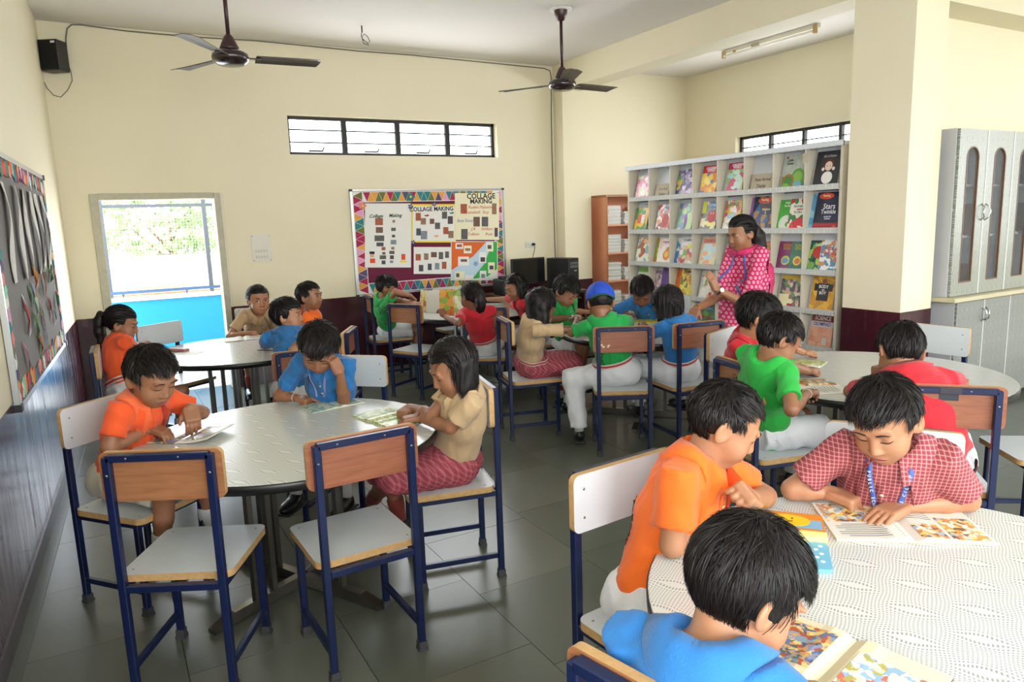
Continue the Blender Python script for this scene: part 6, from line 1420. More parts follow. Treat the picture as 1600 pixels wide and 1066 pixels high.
    if style == 'cap':
        cm = mat('royal_blue_cap', '#1b46b8', .7, bump=.2, bscale=250); bb = MB(); vsx = []; n_ = 28; m_ = 10
        for i in range(m_+1):
            ph = (PI/2)*(i/m_)*1.12
            for k_ in range(n_):
                a = 2*PI*k_/n_; q = V3(math.sin(ph)*math.cos(a)*.090, math.sin(ph)*math.sin(a)*.104, math.cos(ph)*.098); vsx.append(HP(*(C0+V3(0, 0, .006)+q)))
        bb.add(vsx, [(i*n_+k_, (i+1)*n_+k_, (i+1)*n_+(k_+1) % n_, i*n_+(k_+1) % n_) for i in range(m_) for k_ in range(n_)], smooth=True); c = bb.build('cap', cm, t)
        MB().lathe([(.009, 0), (.008, .004), (.003, .006)], 10).build('cap_button', cm, c).matrix_local = Matrix.Translation(Vector(HP(*(C0+V3(0, 0, .104))))) @ Matrix(((*Rh[0], 0), (*Rh[1], 0), (*Rh[2], 0), (0, 0, 0, 1)))
        bb = MB(); vsx = []
        for i in range(9):
            a = math.radians(35+110*i/8); q = V3(math.cos(a)*.088, math.sin(a)*.102, .012); o2 = V3(math.cos(a)*.10, math.sin(a)*.17, -.004); vsx += [HP(*(C0+q)), HP(*(C0+o2)), HP(*(C0+o2+V3(0, 0, -.004))), HP(*(C0+q+V3(0, 0, -.004)))]
        bb.add(vsx, [f_ for i in range(8) for f_ in ((4*i, 4*i+1, 4*i+5, 4*i+4), (4*i+1, 4*i+2, 4*i+6, 4*i+5), (4*i+2, 4*i+3, 4*i+7, 4*i+6))]); bb.build('cap_brim', cm, c)
        for i in range(6):
            a = i*PI/3; pts_ = [HP(*(C0+V3(0, 0, .006)+V3(math.sin(ph)*math.cos(a)*.0905, math.sin(ph)*math.sin(a)*.1045, math.cos(ph)*.0985))) for ph in [k_*PI/16 for k_ in range(9)]]; MB().tube([Vector(q) for q in pts_], .0012, 5).build('cap_seam', mat('cap_seam_blue', '#143692', .8), c)
        pts_ = [HP(*(C0+V3(math.cos(a)*.0905, math.sin(a)*.1045, -.022+.016*math.sin((a-PI*1.2)/(PI*.6)*PI)))) for a in [PI*1.2+k_*PI*.6/10 for k_ in range(11)]]; MB().tube([Vector(q) for q in pts_], .007, 8).build('cap_strap', mat('dark_green_strap', '#1c4a2e', .7), c)

def shirt_text(sp, txt, centre_q, size, arc, m, side=-1, rot=0.0, radius=.09, a0=115, a1=65):
    """curved lettering pressed on the back of a shirt"""
    SPN, frame, fw, rt, nbase, tang = sp['_fr']; bs = sp['_bs']; fr_ = frame(centre_q); c = SPN(centre_q); out = -fr_[:, 1] if side < 0 else fr_[:, 1]; xr = fr_[:, 0] if side < 0 else -fr_[:, 0]; zu = fr_[:, 2]
    for i, ch in enumerate(txt):
        if ch == ' ': continue
        a = math.radians(a0+(a1-a0)*i/max(1, len(txt)-1)); p0 = c+xr*math.cos(a)*radius+zu*(math.sin(a)*radius-radius*.6)+out*.3
        u = -xr*math.sin(a)*-1; ex = unit(xr*math.sin(a)-zu*math.cos(a)); ey = unit(xr*math.cos(a)+zu*math.sin(a))
        hit = bs.ray_cast(Vector(p0), Vector(-out))
        if hit[0] is None: continue
        p = np.array(hit[0])+np.array(hit[1])*.002; nn = np.array(hit[1]); ex = unit(ex-nn*np.dot(ex, nn)); ey = np.cross(nn, ex)
        text_mesh(ch, size, Matrix(((ex[0], ey[0], nn[0], p[0]), (ex[1], ey[1], nn[1], p[1]), (ex[2], ey[2], nn[2], p[2]), (0, 0, 0, 1))), m, sp['_t'], 'shirt_lettering', bold=.0008)
# ------------------------------------------------------------------ the children and their teacher
def hp(x, y, z=.525): return (x, y, z)
def hand(px, py, z=.735, pose='relax', **k): d = dict(w=at_z(px, py, z), pose=pose); d.update(k); return d
NEAR = dict(res=.0040, strands=3800, swid=.0031); MID = dict(res=.0050, strands=1900, swid=.0039); FAR = dict(res=.0062, strands=1100, swid=.0050)
def P(n, tier, **k):
    sp = dict(tier); sp.update(k); sp['seed'] = n; person(sp); return sp
THREAD = mat('red_thread', '#7a2420', .7); WTHREAD = mat('white_thread', '#cfcabc', .6); BEADS = mat('dark_beads', '#1d1614', .3); GOLD = mat('gold_bangle', '#c79a3e', .25, metal=1.0)
# --- left foreground table
p5 = P(5, NEAR, label='boy in orange polo shirt reading at the left foreground table', hip=hp(.00, 3.50, .54), face=(.72, -.69), head=at_d(236, 590, 2.97), look=(.55, -.84), pitch=28, hs=1.13, s=1.06, skin='b', shirt=ORANGE2, collarm=cloth('orange_collar', '#ea6a3a'), lower='shorts', lowm=GREYW,
    R=hand(236, 668, .765, 'relax', fd=V3(.72, -.55, -.35), e=at_d(170, 700, 2.88), band=(THREAD, .0016)), L=dict(w=at_d(297, 637, 3.10), e=at_d(316, 645, 3.27), fd=V3(.02, -.5, -.55), pose='relax'), fringe=.060, vol=.003, hlen=.85)
p6 = P(6, NEAR, label='boy in blue shirt propping his cheek on his hand at the left foreground table', hip=hp(1.03, 3.74), face=(-.69, -.72), head=at_d(499, 545, 3.45), look=(-.45, -.9), pitch=44, roll=8, hs=1.10, s=1.02, skin='b', shirt=BLUE, lower='shorts', lowm=WHITEC,
    R=hand(466, 622, .73, 'point', e=at_z(437, 618, .735), fd=V3(.55, -.70, -.12), band=(WTHREAD, .0018)), L=dict(w=at_d(531, 582, 3.42), e=at_z(537, 625, .725), fd=V3(-.25, .05, .65), back=V3(.45, -.75, .2), pose='curl'), vol=.006, fringe=.050)
p7 = P(7, NEAR, label='girl in beige shirt and red plaid skirt reading at the left foreground table', hip=hp(1.30, 2.86), face=(-.97, .22), head=at_d(709, 575, 3.0), look=(-.96, .10), pitch=26, hs=1.10, s=1.0, skin='b', shirt=BEIGE, lower='skirt', lowm=SKIRT, hair='bob', fringe=.060,
    R=hand(641, 637, .745, 'curl', e=at_z(676, 648, .76), fd=V3(-.75, -.5, -.2)), L=hand(654, 652, .735, 'relax', e=at_z(704, 668, .735), fd=V3(-.95, .25, -.1), band=(BEADS, .0032)), placket=False, sock=SOCKR, AL=at_z(575, 790, .1), spread=.1)
# --- table by the door
p1 = P(1, MID, label='girl with a long ponytail in orange shirt beside the left wall', hip=hp(.07, 5.28), face=(.93, .30), head=at_d(190, 507, 4.82), look=(.93, -.2), pitch=18, hs=1.06, skin='b', shirt=ORANGE2, lower='shorts', lowm=WHITEC, hair='pony', belt=True, R=hand(212, 541, .76, 'curl', fd=V3(.8, .3, .1)), L=hand(218, 538, .76, 'curl', fd=V3(.8, .1, .1)), fringe=.055)
p2 = P(2, MID, label='girl in beige shirt facing the viewer at the table by the door', hip=hp(1.20, 6.72), face=(-.12, -1), head=at_d(404, 470, 6.1), look=(.10, -1), pitch=4, hs=1.12, s=1.05, skin='a', shirt=BEIGE, lower='skirt', lowm=cloth('maroon_skirt', '#5f2a30'), hair='pony', eyes=.9, gaze=.5, fringe=.058, R=hand(385, 520, .73), L=hand(432, 520, .73), sock=SOCKR, tail=[(0, -.09, .02), (0, -.115, .01), (0, -.13, -.03), (0, -.14, -.07), (0, -.14, -.10), (0, -.14, -.12)])
p3 = P(3, MID, label='boy in blue shirt turning round at the table by the door', hip=hp(1.07, 4.64), face=(.1, 1), head=at_d(449, 494, 5.0), look=(.93, -.45), pitch=2, hs=1.08, s=1.05, skin='a', shirt=BLUE, lower='shorts', lowm=WHITEC, eyes=.8, gaze=0, twist=-25, fringe=.054, vol=.005, L=hand(414, 541, .72), R=dict(w=at_d(492, 520, 4.85), e=at_d(458, 548, 4.75), fd=V3(.7, .2, .3), pose='curl'))
p4 = P(4, MID, label='boy in orange shirt looking over his shoulder at the table by the door', hip=hp(1.50, 6.02), face=(-.85, -.30), head=at_d(484, 464, 5.75), look=(.75, -.65), pitch=0, hs=1.04, s=1.03, skin='b', shirt=ORANGE, lower='shorts', lowm=WHITEC, eyes=.85, gaze=.3, twist=-35, fringe=.064, hlen=.8, R=hand(455, 520, .74), L=hand(492, 515, .76))
# --- far table
p8 = P(8, FAR, label='boy in green shirt hiding his face behind raised arms under the notice board', hip=hp(2.52, 7.0), face=(.97, -.25), head=at_d(604, 450, 6.95), look=(.9, -.3), pitch=25, skin='b', shirt=GREEN, lower='shorts', lowm=WHITEC, hs=1.08, R=dict(w=at_d(641, 462, 6.75), e=at_d(618, 456, 6.7), fd=V3(.5, 0, -.5), pose='curl'), L=hand(648, 474, .85), facev=False)
p9 = P(9, FAR, label='girl in red shirt with her back turned holding up an open book', hip=hp(2.83, 5.45), face=(.40, .92), head=at_d(736, 464, 5.95), look=(-.15, 1), pitch=10, skin='c', shirt=RED, lower='shorts', lowm=WHITEC, belt=True, hs=1.06, hair='pony', L=dict(w=at_d(694, 494, 5.9), e=at_d(716, 505, 5.75), fd=V3(-.1, .4, .6), pose='curl'), R=hand(752, 485, .78), tail=[(0, -.09, .01), (0, -.115, 0), (0, -.125, -.04), (0, -.125, -.08), (0, -.12, -.11), (0, -.12, -.13)], tailr=(.03, .04, .042, .038, .03, .012))
p10 = P(10, FAR, label='girl in red shirt with hairband near the computer', hip=hp(3.52, 5.72), face=(-.8, .6), head=at_d(806, 449, 6.5), look=(-.85, .0), pitch=22, skin='b', shirt=RED, lower='skirt', lowm=WHITEC, hs=1.08, hair='bob', fringe=.058, L=hand(783, 470, .75, 'flat'), R=hand(755, 468, .74, 'flat'))
# --- middle table
p11 = P(11, MID, label='girl with long loose hair in beige shirt and red plaid skirt, back turned', hip=hp(2.70, 4.49), face=(.96, -.27), head=at_d(845, 480, 5.08), look=(.85, .1), pitch=36, skin='c', shirt=BEIGE, lower='skirt', lowm=SKIRT, belt=True, hs=1.12, hair='long', R=dict(w=at_d(903, 496, 5.25), e=at_d(899, 515, 4.98), fd=V3(.2, .9, 0), pose='relax', band=(WTHREAD, .0025)), L=hand(900, 495, .74), facev=False, sock=SOCKW, sockband=True, spread=.05, vol=.006)
p12 = P(12, FAR, label='boy in green shirt bent over his book, beside the child in the cap', hip=hp(3.48, 5.12), face=(.2, -.98), head=at_d(884, 456, 5.95), look=(.35, -.85), pitch=38, skin='b', shirt=GREEN, lower='shorts', lowm=WHITEC, hs=1.14, vol=.008, R=hand(893, 497, .74), L=hand(922, 488, .76), fringe=.054)
p13 = P(13, MID, label='child in green shirt and royal blue cap with back turned', hip=hp(3.02, 3.86), face=(.51, .86), head=at_d(938, 474, 4.85), look=(.45, .85), pitch=22, skin='b', shirt=GREEN, lower='pants', lowm=WHITEC, belt=True, hs=1.10, s=1.04, hair='cap', facev=False, L=hand(905, 515, .74, e=at_d(893, 520, 4.95)), R=hand(985, 500, .76), spread=.35, AL=(2.80, 4.02, .1), LK=(2.80, 4.08, .46))
shirt_text(p13, 'MODERN', .50, .026, 0, mat('dark_green_print', '#0c4220', .8), -1, radius=.085, a0=205, a1=128)
p14 = P(14, MID, label='boy in blue shirt reading with folded arms before the display shelf', hip=hp(4.25, 4.80), face=(-.8, -.6), head=at_d(1003, 456, 6.0), look=(-.62, -.75), pitch=46, skin='c', shirt=BLUE, lower='shorts', lowm=WHITEC, hs=1.14, s=1.08, vol=.003, fringe=.056, R=hand(975, 492, .735, 'flat', fd=V3(.7, -.7, 0), e=at_z(952, 490, .745)), L=hand(1005, 492, .735, 'flat', fd=V3(-.7, .2, 0), e=at_z(1035, 487, .745)))
p15 = P(15, MID, label='short-haired girl in blue shirt with back turned at the middle table', hip=hp(3.44, 3.69), face=(.1, .99), head=at_d(1044, 478, 4.9), look=(-.1, 1), pitch=32, skin='b', shirt=BLUE, lower='skirt', lowm=WHITEC, belt=True, hs=1.12, hair='bob', vol=.008, facev=False, L=hand(1003, 507, .74, e=at_d(1006, 525, 4.95)), R=hand(1060, 500, .74), spread=.4)
# --- right table
p17 = P(17, MID, label='boy in red shirt reading beside the boy in green at the right table', hip=hp(3.28, 2.98), face=(.45, -.89), head=at_d(1183, 497, 3.95), look=(.85, -.55), pitch=30, skin='a', shirt=RED, lower='shorts', lowm=WHITEC, hs=1.16, vol=.009, fringe=.050, L=hand(1255, 551, .74, 'relax'), R=hand(1240, 575, .735))
p18 = P(18, NEAR, label='boy in bright green polo shirt bent over his book at the right table', hip=hp(2.79, 2.37), face=(.97, -.23), head=at_d(1216, 531, 3.25), look=(.92, -.42), pitch=36, skin='b', shirt=GREEN2, lower='shorts', lowm=WHITEC, hs=1.06, s=1.06, R=hand(1262, 614, .735, 'curl', e=at_z(1237, 640, .745), fd=V3(.8, .3, -.1), band=(WTHREAD, .002)), L=hand(1262, 580, .735, 'curl'), fringe=.058, hlen=.8)
p19 = P(19, NEAR, label='boy in red shirt leaning on his hand with back turned at the right table', hip=hp(3.02, 1.69), face=(.74, .67), head=at_d(1406, 550, 3.1), look=(.55, .85), pitch=40, roll=-8, skin='b', shirt=RED, lower='shorts', lowm=WHITEC, hs=1.10, s=1.14, chub=1.06, facev=False, L=dict(w=at_d(1372, 600, 3.22), e=at_z(1330, 612, .74), fd=V3(.1, .1, .6), back=V3(-.7, .3, .1), pose='curl'), R=hand(1500, 600, .735))
# --- nearest table
p20 = P(20, dict(NEAR, res=.0036, strands=6500, swid=.0022), label='boy in bright orange polo shirt leaning on the nearest table', hip=hp(1.27, 1.44, .53), face=(.09, -1), head=at_d(1130, 664, 1.93), look=(.80, -.60), pitch=30, hs=1.03, s=1.10, skin='a', shirt=ORANGE, collarm=ORANGE, lower='shorts', lowm=WHITEC, twist=18, fringe=.066, hlen=.62, puff=.7, sidez=.012,
    R=hand(1105, 828, .73, 'relax', e=at_z(1050, 852, .735), fd=V3(.8, -.2, 0)), L=dict(w=at_d(1176, 779, 1.84), e=at_z(1196, 776, .735), fd=V3(-.55, -.25, .35), back=V3(.3, -.5, .7), pose='fist'))
shirt_text(p20, 'MODERN', .58, .030, 0, mat('dark_print', '#3a1c10', .8), -1, radius=.095, a0=45, a1=-25)
p21 = P(21, dict(NEAR, res=.0036, strands=6500, swid=.0022), label='boy in red checked shirt reading a picture book at the nearest table', hip=hp(2.08, 1.30, .53), face=(-.86, -.51), head=at_d(1383, 658, 2.0), look=(-.97, -.24), pitch=30, roll=-5, hs=1.08, s=1.12, skin='a', shirt=CHECK, collarm=CHECK, lower='shorts', lowm=WHITEC, vol=.002, fringe=.056, hlen=.9,
    R=hand(1300, 770, .735, 'curl', e=at_z(1238, 765, .737), fd=V3(.15, -.95, -.1)), L=hand(1405, 791, .73, 'flat', e=at_z(1512, 782, .737), fd=V3(-.75, -.05, -.05)), sleeve=.72)
p22 = P(22, dict(NEAR, res=.0036, strands=9500, swid=.0018), label='boy in blue shirt seen from behind in the bottom foreground', hip=hp(.74, .74, .50), face=(.9, .3), nbase=at_d(1100, 1030, 1.15), head=at_d(1163, 922, 1.20), look=(.93, -.20), pitch=38, hs=1.06, s=1.06, skin='a', shirt=BLUE2, lower='shorts', lowm=WHITEC, vol=.006, fringe=.045, hlen=1.25, puff=.7, facev=False, L=hand(1215, 1085, .735), R=hand(1330, 1160, .735))
# lanyards
STRAP = mat('blue_lanyard', '#4a63a8', .6); STRAP2 = mat('lilac_lanyard', '#8f8fc0', .6)
def lanyard(sp, m, w=.014, text=None, spread=.05, end=.10):
    SPN, frame, fw, rt, nbase, tang = sp['_fr']; s = sp.get('s', 1)
    for e in (-1, 1):
        pts = [nbase+rt*e*(spread-.030*q)*s-tang*(.02+.20*q)*s for q in (0, .2, .4, .6, .8, 1)]
        rb_ = sp['_ribbon']('lanyard_strap', pts, w, m, .005, None, True)
        if text:
            Q_ = [sp['_snapf'](q, .008) for q in pts]
            for k, ch in enumerate(text):
                u = .18+.80*k/len(text)*1.0; i = min(4, int(u*5)); f_ = u*5-i; q = Q_[i]*(1-f_)+Q_[i+1]*f_; tx = unit(Q_[i+1]-Q_[i])*(-1 if e < 0 else 1); nn = unit(fw+V3(0, 0, .35)); nn = unit(nn-tx*np.dot(nn, tx)); ty = np.cross(nn, tx)
                if ch != ' ': text_mesh(ch, .0125, Matrix(((tx[0], ty[0], nn[0], q[0]), (tx[1], ty[1], nn[1], q[1]), (tx[2], ty[2], nn[2], q[2]), (0, 0, 0, 1))), M_WHITE, rb_.parent, 'lanyard_lettering')
lanyard(p21, STRAP, .015, 'PUBLIC SCHOOL'); lanyard(p6, STRAP2, .011)
# teacher
def kurta_mat():
    m, nt, p = new_mat('pink_printed_cotton'); tc = node(nt, 'ShaderNodeTexCoord'); p.inputs['Roughness'].default_value = .85
    d = node(nt, 'ShaderNodeVectorMath', operation='DOT_PRODUCT'); d.inputs[1].default_value = (.80, -.60, 0); nt.links.new(tc.outputs['Object'], d.inputs[0]); sp = node(nt, 'ShaderNodeSeparateXYZ'); nt.links.new(tc.outputs['Object'], sp.inputs[0])
    v = math_node(nt, 'MULTIPLY', sp.outputs['Z'], 1/.030); row = math_node(nt, 'FLOOR', v); sh_ = math_node(nt, 'MULTIPLY', math_node(nt, 'MODULO', math_node(nt, 'ADD', row, 100.0), 2.0), .5)
    u = math_node(nt, 'ADD', math_node(nt, 'MULTIPLY', d.outputs['Value'], 1/.030), math_node(nt, 'ADD', sh_, 100.0))
    fu = math_node(nt, 'SUBTRACT', math_node(nt, 'FRACT', u), .5); fv = math_node(nt, 'SUBTRACT', math_node(nt, 'FRACT', v), .5)
    r2 = math_node(nt, 'ADD', math_node(nt, 'POWER', math_node(nt, 'MULTIPLY', fu, 1.25), 2.0), math_node(nt, 'POWER', fv, 2.0)); dot = math_node(nt, 'LESS_THAN', r2, .135); core = math_node(nt, 'LESS_THAN', r2, .02)
    mx = node(nt, 'ShaderNodeMix', data_type='RGBA'); mx.inputs[6].default_value = (*srgb('#c2265f'), 1); mx.inputs[7].default_value = (*srgb('#dfa3b6'), 1); nt.links.new(dot, mx.inputs[0])
    m2 = node(nt, 'ShaderNodeMix', data_type='RGBA'); m2.inputs[7].default_value = (*srgb('#c95a82'), 1); nt.links.new(mx.outputs[2], m2.inputs[6]); nt.links.new(core, m2.inputs[0]); nt.links.new(m2.outputs[2], p.inputs['Base Color']); return m
KURTA = kurta_mat(); DUP = mat('pink_scarf', '#c8326a', .85, var=.35, vscale=120, bump=.3, bscale=160)
p16 = P(16, dict(res=.0050, strands=2200, swid=.0036), label='woman in pink printed tunic standing and gesturing beside the display shelf', adult=True, hip=hp(4.14, 3.78, .86), face=(-.93, .05), head=at_d(1158, 366, 5.22), look=(-1, .10), pitch=16, hs=1.12, s=1.0, skin='b', shirt=KURTA, lower=None, collar=False, sleeve=.95, hair='pony', eyes=.35, fringe=.062,
    L=dict(w=at_d(1119, 452, 4.98), e=at_d(1168, 477, 5.05), fd=V3(-.35, .1, .75), back=V3(.2, -.9, .2), pose='flat', band=(BEADS, .006)), R=dict(w=at_d(1086, 484, 5.05), e=at_d(1125, 462, 5.30), fd=V3(-.6, -.3, -.55), pose='relax', band=(GOLD, .0035)),
    tail=[(0, -.09, .0), (0, -.115, -.01), (0, -.14, -.05), (0, -.155, -.12), (0, -.16, -.20), (0, -.15, -.27)], tailr=(.026, .036, .05, .05, .044, .014))
SPN, frame, fw, rt, nbase, tang = p16['_fr']
pts = []
for i in range(13):
    a = math.radians(-200+220*i/12); pts.append(nbase+(fw*math.cos(a)+rt*math.sin(a))*.085-tang*.005)
p16['_ribbon']('scarf', [nbase+fw*.13-tang*.03+rt*.06, nbase+rt*.10+fw*.06, nbase+rt*.09-fw*.05, nbase-fw*.10, nbase-rt*.09-fw*.05, nbase-rt*.12-tang*.06, nbase-rt*.14-tang*.16-fw*.03, nbase-rt*.15-tang*.28-fw*.05, nbase-rt*.16-tang*.40-fw*.05], .07, DUP, .014)
bb = MB(); c_ = [nbase+(fw*math.cos(a)*.075+rt*math.sin(a)*.08)-tang*(.0+.018*math.cos(a)) for a in [2*PI*k/24 for k in range(25)]]; bb.tube([Vector(q) for q in c_], .026, 10); bb.build('scarf_neck_wrap', DUP, p16['_t'])
for e, dx in ((1, .02), (-1, -.03)): p16['_ribbon']('lanyard_strap', [nbase+rt*(e*.05+dx*q)+fw*(.10+.08*q)-tang*(.03+.30*q) for q in (0, .2, .4, .6, .8, 1)], .016, STRAP, .012, None, True)
q_ = p16['_arm'][-1]; u_ = unit(q_[0]-q_[1]); c_ = q_[1]+u_*.03-p16['_org']; MB().lathe([(.017, 0), (.017, .006), (.013, .008)], 16).build('watch_dial', mat('watch_face', '#e6e2d6', .2), p16['_t']).matrix_local = Matrix.Translation(Vector(c_+V3(-.15, -.9, .3)*.026)) @ Vector((-.2, -.9, .3)).to_track_quat('Z', 'Y').to_matrix().to_4x4()
# ------------------------------------------------------------------ books lying open on the tables
M_PAGEW = mat('white_page', '#dcdad0', .6); M_PAGEC = mat('cream_page', '#d9cfae', .6)
def open_book(x, y, rz, w, h, lmat, rmat, cover, label, th=.008, lift=.0, arts=(), lines=(), group='books open on the tables', z=TZ, tilt=0.0):
    """spine along local y, reader at -y; w = page width, h = page height"""
    t = thing('open_book', label, 'book', (x, y, z+.0012), rz, group); N = 8
    for sgn, m, nm in ((-1, lmat, 'left_pages'), (1, rmat, 'right_pages')):
        top = []; prof = [(q, th*(1-math.exp(-q*9))*(1-.55*q)+.0015+.006*math.exp(-((q-.18)/.14)**2)+lift*(q**2 if sgn > 0 else 0)) for q in [i/N for i in range(N+1)]]; vs = []
        for q, zz in prof:
            for yy in (-h/2, h/2): vs += [(sgn*q*w, yy, zz), (sgn*q*w, yy, .0008+lift*(q**2 if sgn > 0 else 0))]
        fs = []
        for i in range(N):
            a, b_ = 4*i, 4*i+4; quad = [(a, b_, b_+2, a+2), (a+1, a+3, b_+3, b_+1), (a, a+1, b_+1, b_), (a+2, b_+2, b_+3, a+3)]; fs += [q_ if sgn > 0 else q_[::-1] for q_ in quad]
        fs.append((4*N, 4*N+1, 4*N+3, 4*N+2) if sgn > 0 else (4*N, 4*N+2, 4*N+3, 4*N+1)); MB().add(vs, fs, smooth=False).build(nm, m, t)
    MB().box((-w/2, 0, .0002), (w+.004, h+.006, .0012)).build('cover', cover, t); MB().box((w/2, 0, .0002), (w+.004, h+.006, .0012)).build('cover', cover, t) if lift == 0 else None
    def zt(u): q = abs(u); return (lift*q*q if u > 0 else 0)+th*(1-math.exp(-q*9))*(1-.55*q)+.0015+.006*math.exp(-((q-.18)/.14)**2)
    for (u0, v0, u1, v1, m) in arts:           # printed picture following the page curve
        n = 6; vs = []
        for i in range(n+1):
            u = u0+(u1-u0)*i/n
            for v in (v0, v1): vs.append((u*w, v*h, zt(u)+.0008))
        MB().add(vs, [(2*i, 2*i+2, 2*i+3, 2*i+1) for i in range(n)]).build('printed_picture', m, t)
    for (u0, v0, u1, nl, gap, m) in lines:     # lines of print
        for k in range(nl):
            ue = u1-(.0 if k % 3 else .12)*(u1-u0); n = 4; vs = []
            for i in range(n+1):
                u = u0+(ue-u0)*i/n; vs += [(u*w, (v0-k*gap)*h-.0018, zt(u)+.0007), (u*w, (v0-k*gap)*h+.0018, zt(u)+.0007)]
            MB().add(vs, [(2*i, 2*i+2, 2*i+3, 2*i+1) for i in range(n)]).build('line_of_print', m, t)
    return t
def ang2(a, b): return math.atan2(b[1]-a[1], b[0]-a[0])
ART = {k: cover_mat('art_'+k, v, sc*1.7) for k, v, sc in (('warm', ['#e8dcc0', '#d9a24a', '#e6cf7a', '#9ab8c6', '#c98a5a', '#efe6d2', '#7a5a4a'], 42), ('river', ['#5a6f9a', '#8a8fae', '#c99a5a', '#a8503a', '#d9c27a', '#4a5a6a', '#7f97a6'], 46), ('face', ['#e6dcc0', '#d9c9a8', '#c06a5a', '#a8a05a', '#8aa8c0', '#e9dfc6', '#e9dfc6'], 38), ('glossy', ['#b9a8a0', '#7a8a4a', '#d9d0c6', '#8a6a8a', '#c9b04a', '#6f8f96'], 34), ('meadow', ['#9aae5a', '#c9cf9a', '#7f9a4a', '#d9d6b0', '#a8b86a'], 30), ('sea', ['#9ac0b8', '#c9d3b0', '#7fa8a0', '#d9d6bc'], 26), ('sun', ['#e0c81f', '#e0c81f', '#e08a2a', '#e6d040'], 16), ('town', ['#d9d6c8', '#d0a05a', '#b05a3a', '#6a7f4a', '#c9b88a'], 30))}
M_GREYINK = mat('grey_print', '#6a6862', .8)
# nearest table: picture book of the boy in the checked shirt
a = at_z(1425, 842, TZ); b_ = at_z(1383, 797, TZ); c = (a+b_)/2; rz = ang2(a, b_)-PI/2
open_book(c[0]+.00, c[1]+.0, rz+PI, .20, .25, M_PAGEW, M_PAGEW, mat('buff_cover', '#c9b98a', .6), 'open picture book under the hands of the boy in the checked shirt', arts=[(.08, -.46, .96, .05, ART['warm']), (-.96, -.1, -.5, .46, ART['warm']), (-.45, .1, -.1, .46, ART['warm'])], lines=[(.1, .42, .9, 7, .05, M_GREYINK), (-.45, -.05, -.08, 6, .055, M_GREYINK)])
# board book with a sun
a = at_z(1190, 802, TZ); b_ = at_z(1297, 812, TZ); d_ = at_z(1293, 897, TZ); ex = unit(V3(b_[0]-a[0], b_[1]-a[1], 0)); L = np.linalg.norm(b_-a)+.005; H = np.linalg.norm(d_-b_)
t = thing('board_book', 'open board book with a smiling sun and a light blue page on the nearest table', 'book', ((a+b_)[0]/2-ex[0]*.025, (a+b_)[1]/2-ex[1]*.025, TZ+.001), math.atan2(ex[1], ex[0]), 'books open on the tables')
MB().prism(rrect(L, H*.42, .012, 4, 0, -H*.21), 0, .010).build('upper_board', flat_mat('#dd8a2a'), t); MB().prism(rrect(L, H*.46, .014, 4, 0, -H*.77), 0, .010).build('lower_board', flat_mat('#6fb4cf'), t)
MB().tube([(-L/2, -H*.48, .0215), (L/2, -H*.48, .0215)], H*.070, 10).build('spine_roll', flat_mat('#e6dc7a'), t).scale = (1, 1, .6)
MB().prism(disc(.062, .040), .0102, .011).build('sun_picture', flat_mat('#ecc61e'), t).location = (.0, -H*.17, 0)
MB().prism([(-.045, -.03), (.045, -.03), (.045, .03), (-.045, .03)], .0100, .0101).build('sky_picture', flat_mat('#7fb0cf'), t).location = (L/2-.05, -H*.22, 0)
for i, (u, v) in enumerate(((-.012, .012), (.014, .012))): MB().prism(disc(.003, .004, 8), .0112, .0118).build('sun_eye', M_BLKINK, t).location = (u, -H*.17+v, 0)
MB().tube([(-.014, -H*.17-.006, .0115), (0, -H*.17-.014, .0115), (.014, -H*.17-.006, .0115)], .0014, 6).build('sun_smile', M_BLKINK, t)
for i in range(5): MB().prism(disc(.006, .006, 6), .0102, .011).build('white_star', M_WHITE, t).location = (L/2-.02-.012*(i % 2), -H*.62-.022*i, 0)
# big open book of the boy in the foreground
a = at_z(1238, 972, TZ); b_ = at_z(1470, 1064, TZ); ex = unit(V3(b_[0]-a[0], b_[1]-a[1], 0)); rz = math.atan2(ex[1], ex[0]); cx_ = at_z(1338, 1005, TZ); ey = V3(-ex[1], ex[0], 0); c = cx_-ey*.14
open_book(c[0], c[1], rz, .175, .28, M_PAGEC, M_PAGEC, mat('brown_cover', '#7a5a3a', .6), 'large open storybook at the bottom edge of the picture', th=.012, arts=[(-.86, -.12, -.14, .42, ART['river']), (.16, -.35, .92, .32, ART['face'])], lines=[(-.86, -.2, -.14, 3, .075, M_BLKINK)])
# left foreground table
open_book(.255, 3.33, math.radians(-38), .15, .22, ART['glossy'], M_PAGEW, mat('olive_cover', '#7f8a4a', .5), 'glossy magazine open under the hands of the boy in orange at the left', lift=.02, arts=[(.1, -.4, .9, .4, ART['glossy'])])
open_book(.93, 3.49, math.radians(10), .14, .17, ART['sea'], M_PAGEW, mat('pale_cover', '#cfcdb8', .6), 'thin pale booklet before the boy who props his cheek', th=.003, arts=[(.05, -.45, .9, .45, ART['sea'])])
open_book(1.09, 3.07, math.radians(105), .17, .22, ART['meadow'], ART['meadow'], mat('white_cover', '#d6d6cc', .5), 'open book with green pictures under the hands of the girl in beige', lines=[(.2, -.2, .8, 3, .08, M_GREYINK)])
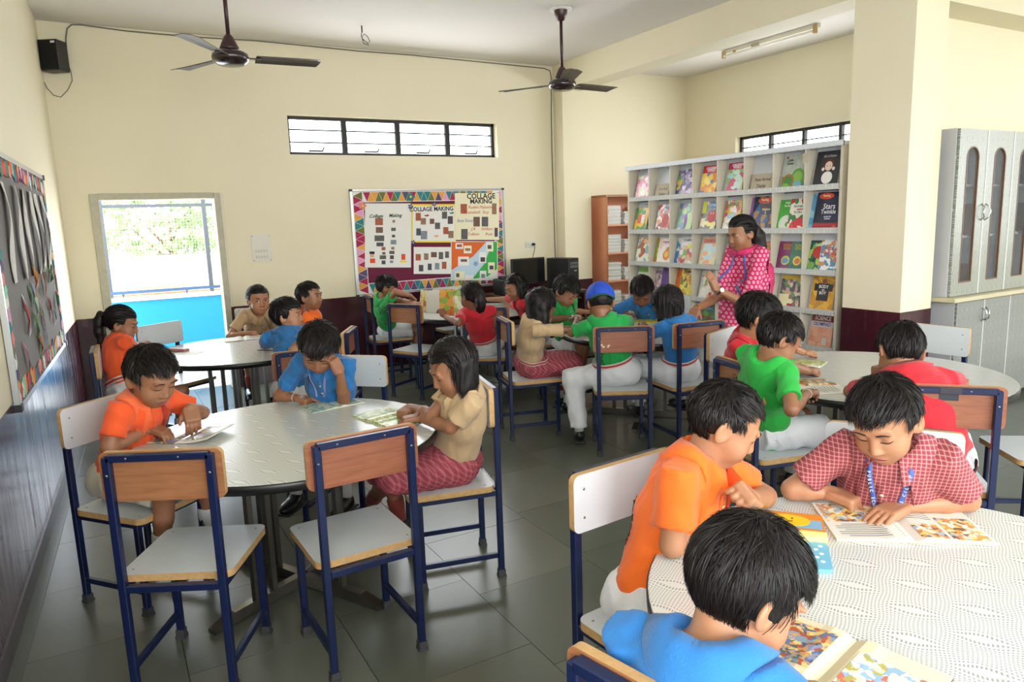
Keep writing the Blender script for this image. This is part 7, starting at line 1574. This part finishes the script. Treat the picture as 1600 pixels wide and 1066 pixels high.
# table by the door
open_book(.955, 6.12, math.radians(175), .15, .21, M_PAGEW, M_PAGEW, mat('grey_cover', '#7a7a76', .6), 'white open book before the girl facing the viewer', lines=[(-.85, .3, -.15, 6, .1, M_GREYINK)])
t = thing('pencil_case', 'flat pink pencil case on the table by the door', 'pencil case', (.44, 5.83, TZ+.001), math.radians(-50)); MB().box((0, 0, .012), (.17, .055, .022), bev=.006).build('case', flat_mat('#b0787a'), t); MB().box((0, 0, .0242), (.16, .004, .0016)).build('zip', M_ALU, t)
t = thing('pencil', 'dark pencil lying near the hand of the boy in blue turning round', 'pencil', (.99, 5.40, TZ+.005), math.radians(-40)); MB().tube([(-.07, 0, 0), (.065, 0, 0)], .0036, 6).build('shaft', flat_mat('#3a3a40'), t); MB().tube([(.065, 0, 0), (.082, 0, 0)], [.0036, .0004], 6).build('tip', flat_mat('#c9a070'), t)
t = tag(MB().box((0, 0, .001), (.19, .13, .002)).build('loose_sheet', M_PAGEW), 'loose white sheet beside the pink pencil case', 'paper'); t.location = (.50, 5.70, TZ+.0005); t.rotation_euler = (0, 0, math.radians(-45))
# far table: two books held upright
def upright(x, y, z, rz, w, h, fold, m1, m2, label, lean=0.15):
    t = thing('open_book', label, 'book', (x, y, z), rz, 'books open on the tables')
    for s_, m in ((-1, m1), (1, m2)):
        R = Matrix.Rotation(s_*fold, 4, 'Z') @ Matrix.Rotation(-lean, 4, 'X')
        MB().box((s_*w/2, 0, h/2), (w, .002, h)).build('cover', m, t).matrix_local = R; MB().box((s_*w/2, .0045, h/2), (w-.006, .006, h-.008)).build('pages', M_PAGEW, t).matrix_local = R
    return t
upright(2.78, 6.62, TZ+.002, math.radians(-62), .17, .22, .45, cover_mat('u8a', ['#d9b04a', '#e6d6a0', '#c9784a', '#efe6cc'], 24), M_PAGEW, 'yellowish open book standing on the far table before the boy in green')
upright(2.79, 5.98, TZ+.03, math.radians(-30), .145, .25, .18, cover_mat('u9a', ['#c9682a', '#e0a04a', '#d97a3a', '#8fae4a'], 20), cover_mat('u9b', ['#8fb04a', '#b8c96a', '#d9dcc0', '#6a8f3a', '#e6e2cc'], 20), 'orange and green picture book held up by the girl in red', .2)
# middle table
open_book(4.02, 4.63, math.radians(-25), .17, .22, cover_mat('y14', ['#d6c02a', '#e0d04a', '#b8c04a'], 18), cover_mat('y14', [], 18), mat('yellow_cover', '#c9b02a', .5), 'yellow open book under the folded arms of the boy in blue')
open_book(3.47, 4.70, math.radians(170), .15, .21, M_PAGEW, M_PAGEW, mat('green_cover', '#4a8f4a', .5), 'white open book before the bent boy in green at the middle table', lines=[(.1, .3, .9, 5, .1, M_GREYINK)])
open_book(3.20, 4.30, math.radians(-105), .15, .21, ART['sea'], M_PAGEW, mat('grey_cover', '#7a7a76', .6), 'pale open book under the arm of the long-haired girl', th=.004)
# right table
open_book(3.44, 2.70, math.radians(-155), .16, .22, ART['meadow'], M_PAGEW, mat('white_cover', '#d6d6cc', .5), 'open book with green picture before the boy in red at the right table', lift=.03)
open_book(3.06, 2.31, math.radians(-118), .15, .22, ART['town'], M_PAGEW, mat('buff_cover', '#c9b98a', .6), 'colourful open magazine before the boy in bright green', lines=[(.1, .3, .9, 8, .07, M_GREYINK)])
